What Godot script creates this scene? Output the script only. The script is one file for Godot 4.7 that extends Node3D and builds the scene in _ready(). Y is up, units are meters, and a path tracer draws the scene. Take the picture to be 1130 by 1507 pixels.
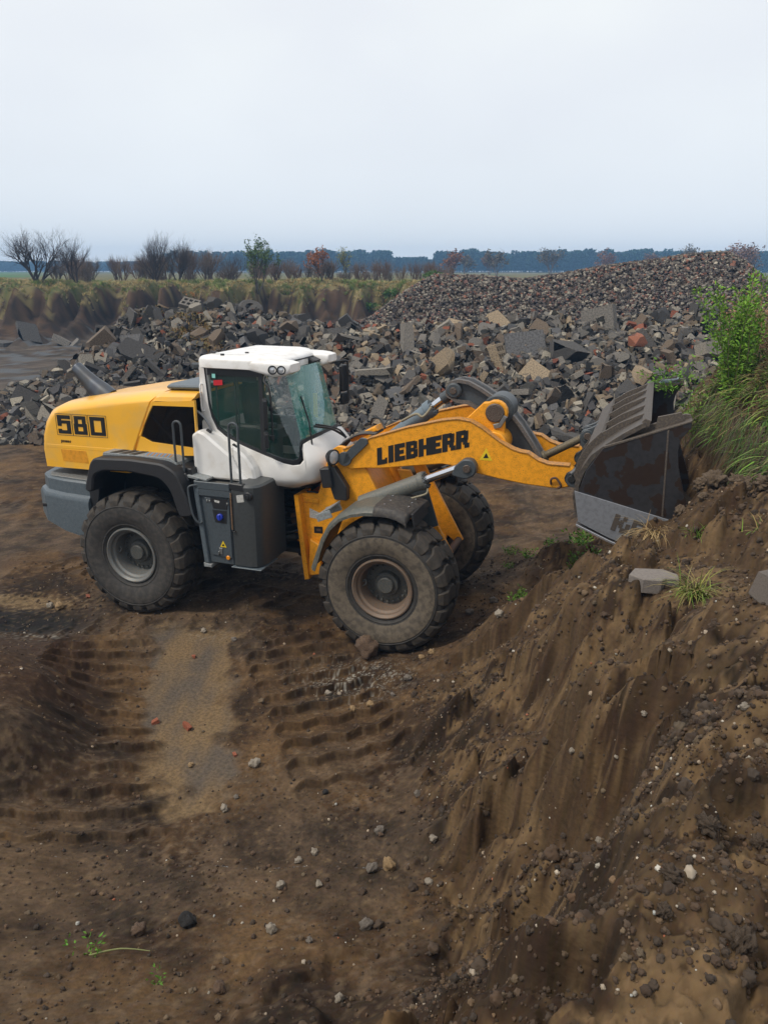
extends Node3D

# ---------------------------------------------------------------- helpers
var rng := RandomNumberGenerator.new()
var used := {}
var M := {}

func numbered(called: String) -> String:
	if not used.has(called):
		used[called] = 0
		return called
	used[called] += 1
	return "%s_%03d" % [called, used[called]]

func thing(called: String, label: String, category: String, at := Vector3.ZERO, turn := 0.0, group := "") -> Node3D:
	var o := Node3D.new()
	o.name = numbered(called)
	add_child(o)
	o.position = at
	o.rotation.y = turn
	tag(o, label, category, group)
	return o

func tag(o: Node, label: String, category: String, group := "", kind := "") -> void:
	if label: o.set_meta("label", label)
	if category: o.set_meta("category", category)
	if group: o.set_meta("group", group)
	if kind: o.set_meta("kind", kind)

func put(called: String, mesh: Mesh, m: Material, parent: Node = null) -> MeshInstance3D:
	var o := MeshInstance3D.new()
	o.mesh = mesh
	if m: o.material_override = m
	if parent == null:
		o.name = numbered(called)
		add_child(o)
	else:
		o.name = called
		parent.add_child(o, true)
	return o

# Collects closed shapes; every shape is turned so that its faces look outwards.
class MB:
	var v := PackedVector3Array()
	var n := PackedVector3Array()
	var c := PackedColorArray()
	var col := Color.WHITE
	var tinted := false

	func solid(p: PackedVector3Array, t: PackedInt32Array, angle := 35.0, closed := true) -> void:
		var vol := 0.0
		if closed:
			for k in range(0, t.size(), 3):
				vol += p[t[k]].dot(p[t[k + 1]].cross(p[t[k + 2]]))
		var flip := vol < 0.0
		var fn := PackedVector3Array()
		var by := {}
		for k in range(0, t.size(), 3):
			var a := p[t[k]]
			var fnn := (p[t[k + 1]] - a).cross(p[t[k + 2]] - a)
			if flip: fnn = -fnn
			fn.append(fnn)
			for j in 3:
				var key := t[k + j]
				if not by.has(key): by[key] = PackedInt32Array()
				by[key].append(k / 3)
		var lim := cos(deg_to_rad(angle))
		for k in range(0, t.size(), 3):
			var f := fn[k / 3]
			if f.length_squared() < 1e-16: continue
			var fu := f.normalized()
			for j in ([0, 1, 2] if flip else [0, 2, 1]):
				var idx := t[k + j]
				var s := Vector3.ZERO
				if angle > 0.0:
					for q in by[idx]:
						if fn[q].normalized().dot(fu) > lim: s += fn[q]
				v.append(p[idx])
				n.append(s.normalized() if s.length_squared() > 1e-18 else fu)
				if tinted: c.append(col)

	func mesh() -> ArrayMesh:
		var a := []
		a.resize(Mesh.ARRAY_MAX)
		a[Mesh.ARRAY_VERTEX] = v
		a[Mesh.ARRAY_NORMAL] = n
		if tinted: a[Mesh.ARRAY_COLOR] = c
		var m := ArrayMesh.new()
		m.add_surface_from_arrays(Mesh.PRIMITIVE_TRIANGLES, a)
		return m

	# rings with the same number of points, ring closed on itself; ends capped
	func loft(rings: Array, angle := 35.0, cap0 := true, cap1 := true) -> void:
		var p := PackedVector3Array()
		var t := PackedInt32Array()
		var m: int = rings[0].size()
		for r in rings:
			for q in r: p.append(q)
		for i in rings.size() - 1:
			for j in m:
				var a := i * m + j
				var b := i * m + (j + 1) % m
				t.append_array([a, b, b + m, a, b + m, a + m])
		for e in 2:
			if not (cap0 if e == 0 else cap1): continue
			var base := 0 if e == 0 else (rings.size() - 1) * m
			var ring: Array = Array(rings[0] if e == 0 else rings[-1])
			var nn := Vector3.ZERO
			for j in m:
				nn += (ring[j] - ring[0]).cross(ring[(j + 1) % m] - ring[0])
			var tr := PackedInt32Array()
			if nn.length() > 1e-9:
				nn = nn.normalized()
				var ux := nn.cross(Vector3.UP if absf(nn.y) < 0.9 else Vector3.RIGHT).normalized()
				var uy := nn.cross(ux)
				var flat := PackedVector2Array()
				for q in ring: flat.append(Vector2(q.dot(ux), q.dot(uy)))
				tr = Geometry2D.triangulate_polygon(flat)
				if tr.is_empty():
					for j in range(1, m - 1): tr.append_array([0, j, j + 1])
				var s := 0.0
				for k in range(0, tr.size(), 3):
					s += (flat[tr[k + 1]] - flat[tr[k]]).cross(flat[tr[k + 2]] - flat[tr[k]])
				# ux, uy, nn: is uy = nn x ux right handed; faces follow ring order when s > 0
				for k in range(0, tr.size(), 3):
					var w := [tr[k], tr[k + 1], tr[k + 2]]
					if (s > 0) == (e == 0): w.reverse()
					for q in w: t.append(base + q)
		solid(p, t, angle)

	# polygon in the x,y plane pushed from z0 to z1, edges chamfered by ch
	func prism(poly: PackedVector2Array, z0: float, z1: float, ch := 0.006, xf := Transform3D.IDENTITY) -> void:
		var rings := []
		var ins := MB.inset(poly, ch) if ch > 0.0 else poly
		var steps := [[ins, z0], [poly, z0 + ch], [poly, z1 - ch], [ins, z1]] if ch > 0.0 else [[poly, z0], [poly, z1]]
		for s in steps:
			var r := PackedVector3Array()
			for q in s[0]: r.append(xf * Vector3(q.x, q.y, s[1]))
			rings.append(r)
		loft(rings, 20.0)

	static func inset(poly: PackedVector2Array, d: float) -> PackedVector2Array:
		var area := 0.0
		var m := poly.size()
		for i in m: area += poly[i].cross(poly[(i + 1) % m])
		var sg := 1.0 if area > 0 else -1.0
		var o := PackedVector2Array()
		for i in m:
			var a := (poly[i] - poly[(i + m - 1) % m]).normalized()
			var b := (poly[(i + 1) % m] - poly[i]).normalized()
			var na := Vector2(-a.y, a.x) * sg
			var nb := Vector2(-b.y, b.x) * sg
			var k := (na + nb)
			var l := maxf(0.25, k.length_squared() * 0.5)
			o.append(poly[i] + k * d / l * 1.0)
		return o

	# frame: the polygon with a hole of inset w
	func ring_prism(poly: PackedVector2Array, hole: PackedVector2Array, z0: float, z1: float, xf := Transform3D.IDENTITY) -> void:
		var m := poly.size()
		var p := PackedVector3Array()
		var t := PackedInt32Array()
		for q in poly: p.append(xf * Vector3(q.x, q.y, z0))
		for q in poly: p.append(xf * Vector3(q.x, q.y, z1))
		for q in hole: p.append(xf * Vector3(q.x, q.y, z1))
		for q in hole: p.append(xf * Vector3(q.x, q.y, z0))
		for j in m:
			var k := (j + 1) % m
			for i in 4:
				var a := i * m + j
				var b := i * m + k
				var a2 := ((i + 1) % 4) * m + j
				var b2 := ((i + 1) % 4) * m + k
				t.append_array([a, b, b2, a, b2, a2])
		solid(p, t, 20.0)

	# profile of Vector2(radius, z) turned round the z axis
	func lathe(prof: Array, seg := 32, xf := Transform3D.IDENTITY, angle := 35.0) -> void:
		var p := PackedVector3Array()
		var t := PackedInt32Array()
		for q in prof:
			for j in seg:
				var a := TAU * j / seg
				p.append(xf * Vector3(cos(a) * q.x, sin(a) * q.x, q.y))
		for i in prof.size() - 1:
			for j in seg:
				var a := i * seg + j
				var b := i * seg + (j + 1) % seg
				t.append_array([a, b, b + seg, a, b + seg, a + seg])
		for e in 2:
			if prof[0].is_equal_approx(prof[-1]): break
			var base := 0 if e == 0 else (prof.size() - 1) * seg
			if (prof[0] if e == 0 else prof[-1]).x < 1e-5: continue
			for j in range(1, seg - 1):
				if e == 0: t.append_array([base, base + j + 1, base + j])
				else: t.append_array([base, base + j, base + j + 1])
		solid(p, t, angle)

	func tube(path: Array, rad: Variant, sides := 8, angle := 60.0) -> void:
		var rings := []
		var ref := Vector3.UP
		for i in path.size():
			var d: Vector3 = ((path[i + 1] if i + 1 < path.size() else path[i]) - (path[i - 1] if i > 0 else path[i])).normalized()
			if i == 0:
				ref = d.cross(Vector3.UP if absf(d.y) < 0.9 else Vector3.RIGHT).normalized()
			ref = (ref - d * ref.dot(d)).normalized()
			var up := d.cross(ref)
			var r: float = rad[i] if rad is Array else rad
			var ring := PackedVector3Array()
			for j in sides:
				var a := TAU * j / sides
				ring.append(path[i] + (ref * cos(a) + up * sin(a)) * r)
			rings.append(ring)
		loft(rings, angle)

	func cyl(a: Vector3, b: Vector3, r: float, sides := 20, ch := 0.006) -> void:
		var d := (b - a)
		var l := d.length()
		d /= l
		var x := d.cross(Vector3.UP if absf(d.y) < 0.9 else Vector3.RIGHT).normalized()
		lathe([Vector2(0, 0), Vector2(r - ch, 0), Vector2(r, ch), Vector2(r, l - ch), Vector2(r - ch, l), Vector2(0, l)], sides, Transform3D(Basis(x, d.cross(x), d), a), 30.0)

	func box(center: Vector3, size: Vector3, ch := 0.008, basis := Basis.IDENTITY) -> void:
		var h := size * 0.5
		prism(PackedVector2Array([Vector2(-h.x, -h.y), Vector2(h.x, -h.y), Vector2(h.x, h.y), Vector2(-h.x, h.y)]), -h.z, h.z, minf(ch, minf(h.x, minf(h.y, h.z)) * 0.6), Transform3D(basis, center))

func V2(a: Array) -> PackedVector2Array:
	var o := PackedVector2Array()
	for i in range(0, a.size(), 2): o.append(Vector2(a[i], a[i + 1]))
	return o

func smooth_path(p: Array, per := 5) -> Array:
	var o := []
	for i in p.size() - 1:
		var a: Vector3 = p[maxi(i - 1, 0)]
		var b: Vector3 = p[i]
		var c: Vector3 = p[i + 1]
		var d: Vector3 = p[mini(i + 2, p.size() - 1)]
		for k in per: o.append(b.cubic_interpolate(c, a, d, float(k) / per))
	o.append(p[-1])
	return o

func smooth_poly(a: Array, per := 3) -> PackedVector2Array:
	var p := V2(a)
	var o := PackedVector2Array()
	var m := p.size()
	for i in m:
		for k in per:
			o.append(p[i].cubic_interpolate(p[(i + 1) % m], p[(i + m - 1) % m], p[(i + 2) % m], float(k) / per))
	return o

# ---------------------------------------------------------------- materials
func noise(freq: float, sd: int, oct := 4, type := FastNoiseLite.TYPE_SIMPLEX_SMOOTH) -> FastNoiseLite:
	var f := FastNoiseLite.new()
	f.noise_type = type
	f.frequency = freq
	f.seed = sd
	f.fractal_octaves = oct
	return f

func ramp(pairs: Array) -> Gradient:
	var g := Gradient.new()
	var off := PackedFloat32Array()
	var cols := PackedColorArray()
	for q in pairs:
		off.append(q[0])
		cols.append(q[1])
	g.offsets = off
	g.colors = cols
	return g

func tex(freq: float, sd: int, pairs: Array, size := 512, oct := 5, type := FastNoiseLite.TYPE_SIMPLEX_SMOOTH) -> NoiseTexture2D:
	var t := NoiseTexture2D.new()
	t.width = size
	t.height = size
	t.seamless = true
	t.noise = noise(freq, sd, oct, type)
	if pairs: t.color_ramp = ramp(pairs)
	return t

func lin(r: float, g: float, b: float) -> Color:
	return Color(r, g, b).linear_to_srgb()

func grey(x: float) -> Color:
	return Color(x, x, x)

func mat(c: Color, rough := 0.6, metal := 0.0, t: Texture2D = null, scale := 1.0, bump: Texture2D = null, bump_cm := 0.3) -> StandardMaterial3D:
	var m := StandardMaterial3D.new()
	m.albedo_color = c
	m.roughness = rough
	m.metallic = metal
	if t or bump:
		m.uv1_triplanar = true
		m.uv1_scale = Vector3.ONE * scale
	if t: m.albedo_texture = t
	if bump:
		m.heightmap_enabled = true
		m.heightmap_texture = bump
		m.heightmap_scale = bump_cm
	return m

func stained(m: StandardMaterial3D, colour: Color, mask: Texture2D) -> StandardMaterial3D:
	m.detail_enabled = true
	m.detail_blend_mode = BaseMaterial3D.BLEND_MODE_MIX
	var im := Image.create(4, 4, false, Image.FORMAT_RGBA8)
	im.fill(colour)
	m.detail_albedo = ImageTexture.create_from_image(im)
	m.detail_mask = mask
	return m

const SKIP_HEAPS := false
const SKIP_LOADER := false
const SKIP_GREEN := false

# ---------------------------------------------------------------- scene
const EYE := 4.626
const FAR_GROUND := 3.6

func _ready() -> void:
	rng.seed = 11
	var cam := Camera3D.new()
	cam.name = "camera"
	add_child(cam)
	cam.position = Vector3(0, EYE, 0)
	cam.rotation_degrees = Vector3(-17.453, 0, 0)
	cam.fov = 67.336
	cam.near = 0.1
	cam.far = 4000.0
	var env := Environment.new()
	env.background_mode = Environment.BG_SKY
	env.tonemap_mode = Environment.TONE_MAPPER_LINEAR
	env.tonemap_exposure = 1.6
	env.sky = overcast()
	env.background_energy_multiplier = 0.69
	env.sdfgi_enabled = true
	env.ssao_enabled = true
	env.ssil_enabled = true
	env.fog_enabled = true
	env.fog_density = 0.0011
	env.fog_light_color = Color(0.60, 0.80, 1.0)
	var we := WorldEnvironment.new()
	we.name = "world_environment"
	we.environment = env
	add_child(we)
	var sun := DirectionalLight3D.new()
	sun.name = "sun"
	sun.light_energy = 0.5
	sun.light_angular_distance = 12.0
	sun.light_color = Color(1.0, 0.965, 0.91)
	sun.shadow_enabled = true
	add_child(sun)
	sun.look_at_from_position(Vector3(-10, 16, 6), Vector3.ZERO)
	make_materials()
	build_ground()
	if not SKIP_HEAPS: build_heaps()
	if not SKIP_LOADER: build_loader()
	if not SKIP_GREEN: build_green()
	build_stones()

func overcast() -> Sky:
	var w := 512
	var h := 256
	var im := Image.create(w, h, false, Image.FORMAT_RGBF)
	var nz := noise(1.6, 5, 4)
	var nz2 := noise(4.5, 9, 3)
	for y in h:
		var el := PI * (0.5 - (y + 0.5) / h)
		var t := clampf(sin(el), 0.0, 1.0)
		for x in w:
			var a := TAU * x / w
			var d := Vector3(cos(a) * cos(el), sin(el) * 2.2, sin(a) * cos(el))
			var c := nz.get_noise_3dv(d) * 0.10 + nz2.get_noise_3dv(d) * 0.035
			var k := smoothstep(0.0, 0.42, t)
			var col := Color(0.80, 0.85, 0.895).lerp(Color(0.785, 0.81, 0.853), k)
			col = col.lerp(Color(0.805, 0.818, 0.850), smoothstep(0.35, 0.9, t))
			var m := 1.0 + c * (0.4 + k)
			if el < 0: col = Color(0.30, 0.31, 0.32)
			im.set_pixel(x, y, Color(col.r * m, col.g * m, col.b * (1.0 + c * 0.5)))
	var sm := PanoramaSkyMaterial.new()
	sm.panorama = ImageTexture.create_from_image(im)
	var s := Sky.new()
	s.sky_material = sm
	return s
const CTRL := [0.92, -1.39, 0.0215, 0.79, -1.58, 0.0542, 0.61, -1.56, -0.1169, 1.10, -1.76, 0.1015, 1.30, -2.15, 0.2410, 0.95, -1.99, 0.0404, 0.89, -2.22, -0.9280, 0.67, -1.86, -0.0278, 0.50, -1.84, -0.0718, 0.34, -1.82, -0.4305, 1.28, -2.47, -0.2391, 1.50, -2.57, -0.3164, 1.97, -3.45, 0.0593, 1.59, -3.55, -0.3824, 2.14, -3.81, 0.2614, 1.61, -3.97, 1.0071, 1.24, -4.11, 1.2012, 0.73, -4.27, 0.0769, 1.22, -3.58, 0.1658, 0.90, -3.44, 0.0440, 0.60, -3.91, 0.4959, 0.68, -4.61, 0.5697, 2.21, -4.01, -0.3347, 1.92, -4.21, -0.3125, 1.53, -4.24, -1.5151, 1.33, -4.34, -1.1574, 1.13, -4.70, -1.0617, 0.91, -5.30, -0.8186, 1.63, -4.81, 0.3028, 1.47, -4.99, 0.8635, 1.06, -5.18, 1.0362, 0.74, -5.64, 0.4921, 2.28, -5.42, -0.1447, 2.60, -5.03, 0.1021, 2.21, -5.83, -0.1924, 1.99, -6.17, -0.2126, 1.94, -7.36, 0.2269, 1.63, -5.83, -0.3710, 1.38, -6.17, 0.0236, 0.89, -6.53, 0.0656, 0.51, -6.68, 0.1849, 1.37, -8.04, -0.0004, 0.95, -8.39, 0.1557, 2.07, -7.64, -0.2512, 2.29, -7.59, -0.2520, 2.44, -7.13, -0.2890, 2.99, -7.38, 0.1227, 3.38, -7.39, -0.2554, 3.21, -6.07, -0.0557, 3.45, -6.65, -0.3014, 2.92, -6.38, 0.4433, 2.98, -5.54, 0.1880, 2.68, -10.76, -1.3922, 2.69, -12.21, -0.8067, 2.12, -11.47, 0.0525, -1.85, -3.13, -0.0331, -1.02, -3.29, -0.0026, -0.25, -3.25, -0.1048, 0.13, -3.28, 0.0432, -2.26, -3.96, 0.0691, -1.23, -4.10, 0.0344, -0.30, -4.05, -0.0878, 0.26, -4.16, -0.0618, -1.45, -5.04, -0.0263, -2.43, -4.79, 0.0269, -0.35, -5.03, -0.0774, 0.21, -5.65, -0.0538, 0.35, -4.88, 0.1236, -4.16, -7.51, -0.2813, -3.60, -7.19, -0.4737, -3.52, -6.17, -1.1988, -3.24, -6.29, -0.2576, -3.27, -7.12, 0.4235, -2.95, -6.97, 0.2267, -3.12, -6.02, 0.5006, -3.49, -5.92, 0.8980, -3.47, -8.01, 0.2691, -4.47, -9.05, 0.0871, -5.20, -9.45, 0.1991, -1.62, -6.73, -0.0786, -2.35, -6.19, -0.0495, -0.79, -6.73, -0.0839, -0.04, -6.97, 0.0101, -0.21, -8.42, -0.0250, -1.37, -8.42, -0.0594, -2.77, -8.96, -0.0414, 0.27, -7.85, 0.0688, 0.77, -9.31, 0.0464, 0.00, -9.05, -0.0427, -3.60, -10.23, -0.0282, 1.39, -10.72, 0.0056, 1.87, -12.84, 0.0466, -1.79, -10.00, -0.0421, -4.58, -10.23, -0.0357, -6.76, -14.42, -0.0130, -5.86, -17.58, -0.0053, -1.04, -17.58, -0.0065, 1.63, -21.35, -0.0151, 3.13, -17.58, -0.0363, 2.69, -14.87, -0.0772, 0.00, -0.30, -0.1120, -0.05, -2.20, 0.5987, 0.05, -2.70, 0.2538, 0.60, -2.45, 0.6280, 0.50, -0.90, -0.0257, -1.20, -0.80, 0.0034, -3.00, -1.00, -0.1102, -5.00, -2.50, 0.0056, -7.00, -7.00, 0.0417, -6.20, -8.40, -0.1711, -6.50, -5.00, 0.0205, -9.00, -10.00, 0.0507, 3.00, 1.00, 0.0780, 4.00, -3.00, 0.1053, 8.00, -5.00, 0.1004, 9.00, -10.00, 0.0860, 0.00, 2.00, 0.0113, -5.00, 1.00, -0.0599, -9.00, -4.00, -0.0859, 4.45, -7.90, -0.6263, 4.60, -9.00, -1.0381, 4.75, -10.00, -1.0985, 5.00, -11.50, -0.9912, 5.60, -13.00, -0.6430, 6.50, -14.50, -0.8069, 7.50, -12.00, 0.1980, 3.95, -7.20, -0.1118, 3.85, -8.00, 0.9965, 4.10, -8.80, 0.9834, 4.30, -9.80, 1.1339, 4.50, -11.00, 0.6254, 3.00, -9.00, 0.0967, 3.50, -10.20, -0.1834, 3.40, -8.40, -0.3229, 3.80, -11.50, 0.4137, 2.60, -10.50, 1.2693, 2.90, -12.00, 0.7944, 4.20, -13.00, 0.8030, 5.00, -15.00, 0.6862, 7.00, -16.50, 0.3253, 9.00, -17.00, -0.0163, 1.50, -11.50, 0.0416, 0.00, -13.00, -0.0544, -3.00, -13.00, -0.0232, -6.00, -13.00, -0.0048, -10.00, -13.00, 0.0430, 3.00, -16.00, -0.0577, 0.00, -17.00, -0.0161, -5.00, -17.00, -0.0053, -10.00, -18.00, -0.0041, 6.00, -20.00, 0.0255, 2.00, -21.00, -0.0176, -4.00, -21.00, -0.0126, -11.00, -23.00, -0.0083, 10.00, -22.00, 0.0410, -14.00, -14.00, 0.0142, -14.00, -8.00, -0.0095]
const CTRL0 := 1.9739

# ---------------------------------------------------------------- ground
const CG := 0.2
var cg_w := 0
var cg_h := 0
var cg := PackedFloat32Array()
const CX0 := -18.0
const CZ0 := -25.0
var nA := noise(0.35, 3, 3)
var nB := noise(2.2, 4, 3)
var nC := noise(9.0, 6, 3)
var nR := noise(1.0, 8, 3)
var nW := noise(0.9, 21, 2)
var nK := noise(0.22, 31, 4)
var nS := noise(26.0, 17, 2)
var nF := noise(22.0, 19, 4)

func base_raw(x: float, z: float) -> float:
	var s := CTRL0
	for i in range(0, CTRL.size(), 3):
		var dx: float = x - CTRL[i]
		var dz: float = z - CTRL[i + 1]
		s += sqrt(dx * dx + dz * dz) * CTRL[i + 2]
	return s

func coarse() -> void:
	cg_w = int(34.0 / CG) + 1
	cg_h = int(31.0 / CG) + 1
	cg.resize(cg_w * cg_h)
	for j in cg_h:
		for i in cg_w:
			cg[j * cg_w + i] = base_raw(CX0 + i * CG, CZ0 + j * CG)

func near_base(x: float, z: float) -> float:
	var fx := clampf((x - CX0) / CG, 0.0, cg_w - 1.001)
	var fz := clampf((z - CZ0) / CG, 0.0, cg_h - 1.001)
	var i := int(fx)
	var j := int(fz)
	fx -= i
	fz -= j
	var k := j * cg_w + i
	return lerpf(lerpf(cg[k], cg[k + 1], fx), lerpf(cg[k + cg_w], cg[k + cg_w + 1], fx), fz)

func rim_at(x: float) -> float:
	return -51.5 + nK.get_noise_2d(x * 1.1, 3.0) * 7.0 + nB.get_noise_2d(x * 0.05, 9.0) * 2.4 + clampf((x + 14.0) * 0.12, -1.5, 3.0)

func far_base(x: float, z: float) -> float:
	# pit floor, then the cut edge of the surrounding land
	var d := (rim_at(x) - z)
	var top := FAR_GROUND + 0.35 * nK.get_noise_2d(x * 0.5, z * 0.5) + 0.4 * exp(-d * d / 30.0)
	var t := clampf(d / 8.5 + 0.30 * nB.get_noise_2d(x * 0.07, z * 0.07) + 0.05 * nB.get_noise_2d(x * 0.25, z * 0.25), 0.0, 1.0)
	var h := top * (0.6 * t + 0.4 * smoothstep(0.5, 0.85, t))
	if d > 12.0: h = lerpf(h, FAR_GROUND, clampf((d - 12.0) / 30.0, 0.0, 1.0))
	# land to the right of the pit
	var r := clampf((x - 24.0) / 6.0, 0.0, 1.0)
	return maxf(h, FAR_GROUND * r)

# tracks: x0,z0,x1,z1,half width,depth,phase
# broken edges of the bank: points x, z; height; reach; which side stands higher
const SCARPS := [[[0.29, -1.77, 0.48, -1.85, 0.64, -1.85, 0.71, -2.03, 0.91, -2.32, 1.15, -2.45, 1.51, -2.59], 0.38, 0.30, -1.0],
	[[1.62, -4.32, 1.32, -4.34, 1.14, -4.71, 0.95, -5.06, 0.75, -5.04], 0.50, 0.36, -1.0],
	[[1.07, -4.24, 0.80, -4.47, 0.64, -4.33, 0.58, -4.09, 0.57, -3.72], 0.34, 0.28, 1.0],
	[[2.45, -7.15, 2.29, -7.59, 2.07, -7.64, 1.65, -7.55, 1.23, -7.31, 0.88, -6.98], 0.20, 0.28, 1.0],
	[[2.68, -4.92, 2.38, -5.18, 2.12, -5.57, 1.92, -5.82, 1.65, -5.87, 1.42, -6.05], 0.08, 0.26, -1.0]]

func scarps(x0: float, z0: float) -> float:
	var x := x0 + nB.get_noise_2d(x0 * 0.6, z0 * 0.6 + 70.0) * 0.20
	var z := z0 + nB.get_noise_2d(x0 * 0.6 + 33.0, z0 * 0.6) * 0.20
	var sum := 0.0
	for c in SCARPS:
		var p: Array = c[0]
		var best := 9.0
		var sg := 0.0
		var last := p.size() / 2 - 2
		var fade := 1.0
		for i in last + 1:
			var ax: float = p[2 * i]
			var az: float = p[2 * i + 1]
			var dx: float = p[2 * i + 2] - ax
			var dz: float = p[2 * i + 3] - az
			var ll := dx * dx + dz * dz
			var t := ((x - ax) * dx + (z - az) * dz) / ll
			var tc := clampf(t, 0.0, 1.0)
			var ex := x - ax - dx * tc
			var ez := z - az - dz * tc
			var d := ex * ex + ez * ez
			if d < best:
				best = d
				sg = signf((x - ax) * dz - (z - az) * dx)
				fade = 1.0
				if (i == 0 and t < 0.0) or (i == last and t > 1.0): fade = maxf(0.0, 1.0 - absf(t - tc) * sqrt(ll) / 0.3)
		if best > 1.0: continue
		var f := sqrt(best)
		sum += c[1] * c[3] * sg * f / (f + 0.055) * exp(-f / c[2]) * fade
	return sum

const TRACKS := [
	[-3.55, -9.2, -2.55, -5.25, 0.74, 0.062, 0.0], [-1.35, -9.6, -0.15, -6.2, 0.66, 0.062, 0.05],
	[-5.2, -10.4, -9.2, -21.0, 0.36, 0.032, 0.0], [-4.4, -11.8, -7.4, -21.0, 0.36, 0.032, 0.1], [-6.5, -10.6, -11.5, -20.0, 0.36, 0.03, 0.16],
	[2.35, -12.3, 2.8, -21.0, 0.36, 0.04, 0.0], [1.55, -13.2, 1.75, -21.5, 0.36, 0.04, 0.1], [3.2, -13.0, 4.1, -21.0, 0.36, 0.034, 0.08], [0.5, -13.6, 0.4, -21.5, 0.36, 0.035, 0.1],
	[-9.5, -15.2, 3.4, -18.2, 0.36, 0.035, 0.0], [-9.5, -17.4, 3.6, -19.8, 0.36, 0.03, 0.1],
	[-4.9, -9.6, 0.2, -9.55, 0.34, 0.03, 0.0], [-3.4, -12.6, 1.3, -10.9, 0.34, 0.03, 0.0], [-5.6, -12.0, -1.2, -10.35, 0.34, 0.034, 0.1]]

func tracks(x: float, z: float) -> float:
	var best := 0.0
	for t in TRACKS:
		var dx: float = t[2] - t[0]
		var dz: float = t[3] - t[1]
		var px: float = x - t[0]
		var pz: float = z - t[1]
		var l := sqrt(dx * dx + dz * dz)
		var v := (px * dz - pz * dx) / l
		var w: float = t[4]
		if absf(v) > w + 0.12: continue
		var u := (px * dx + pz * dz) / l
		if u < -0.3 or u > l + 0.3: continue
		var wob := nB.get_noise_2d(x * 0.3, z * 0.3) * 0.05
		v += wob
		var ed := smoothstep(w + 0.03, w - 0.05, absf(v)) * smoothstep(-0.3, 0.3, u) * smoothstep(l + 0.3, l - 0.3, u)
		var zig := absf(fposmod(v / 0.37 + 0.5, 1.0) - 0.5) * 0.11
		var q := fposmod((u + zig + wob * 0.6) / 0.33 + t[6] * 9.0, 1.0)
		var worn := clampf(1.05 + nR.get_noise_2d(x * 0.6 + 7.0, z * 0.6) * 1.2, 0.25, 1.1)
		var ridge := (pow(q, 2.2) * smoothstep(1.0, 0.93, q)) * worn
		var dd: float = t[5]
		var val := ed * (dd * 1.7 * ridge - dd * 0.5) + 0.02 * smoothstep(0.07, 0.0, absf(absf(v) - w - 0.03)) * worn
		if absf(val) > absf(best): best = val
	return best

func strip_mask(x: float, z: float) -> float:
	# smooth strip scraped by the bucket edge
	var t := (z + 9.6) / 3.9
	if t < -0.2 or t > 1.2: return 0.0
	var c := lerpf(-2.62, -1.72, t) + nB.get_noise_2d(z * 0.5, 2.0) * 0.06
	var w := 0.62 - 0.14 * t + nB.get_noise_2d(x * 0.6, z * 0.6) * 0.34
	return smoothstep(w, w - 0.22, absf(x - c)) * smoothstep(-0.03, 0.06, t + nB.get_noise_2d(x, z) * 0.12) * smoothstep(1.02, 0.86, t + nB.get_noise_2d(x * 0.7, z * 0.7) * 0.22)

var wheels := [] # filled before the ground is built: places where tyres stand

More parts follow.
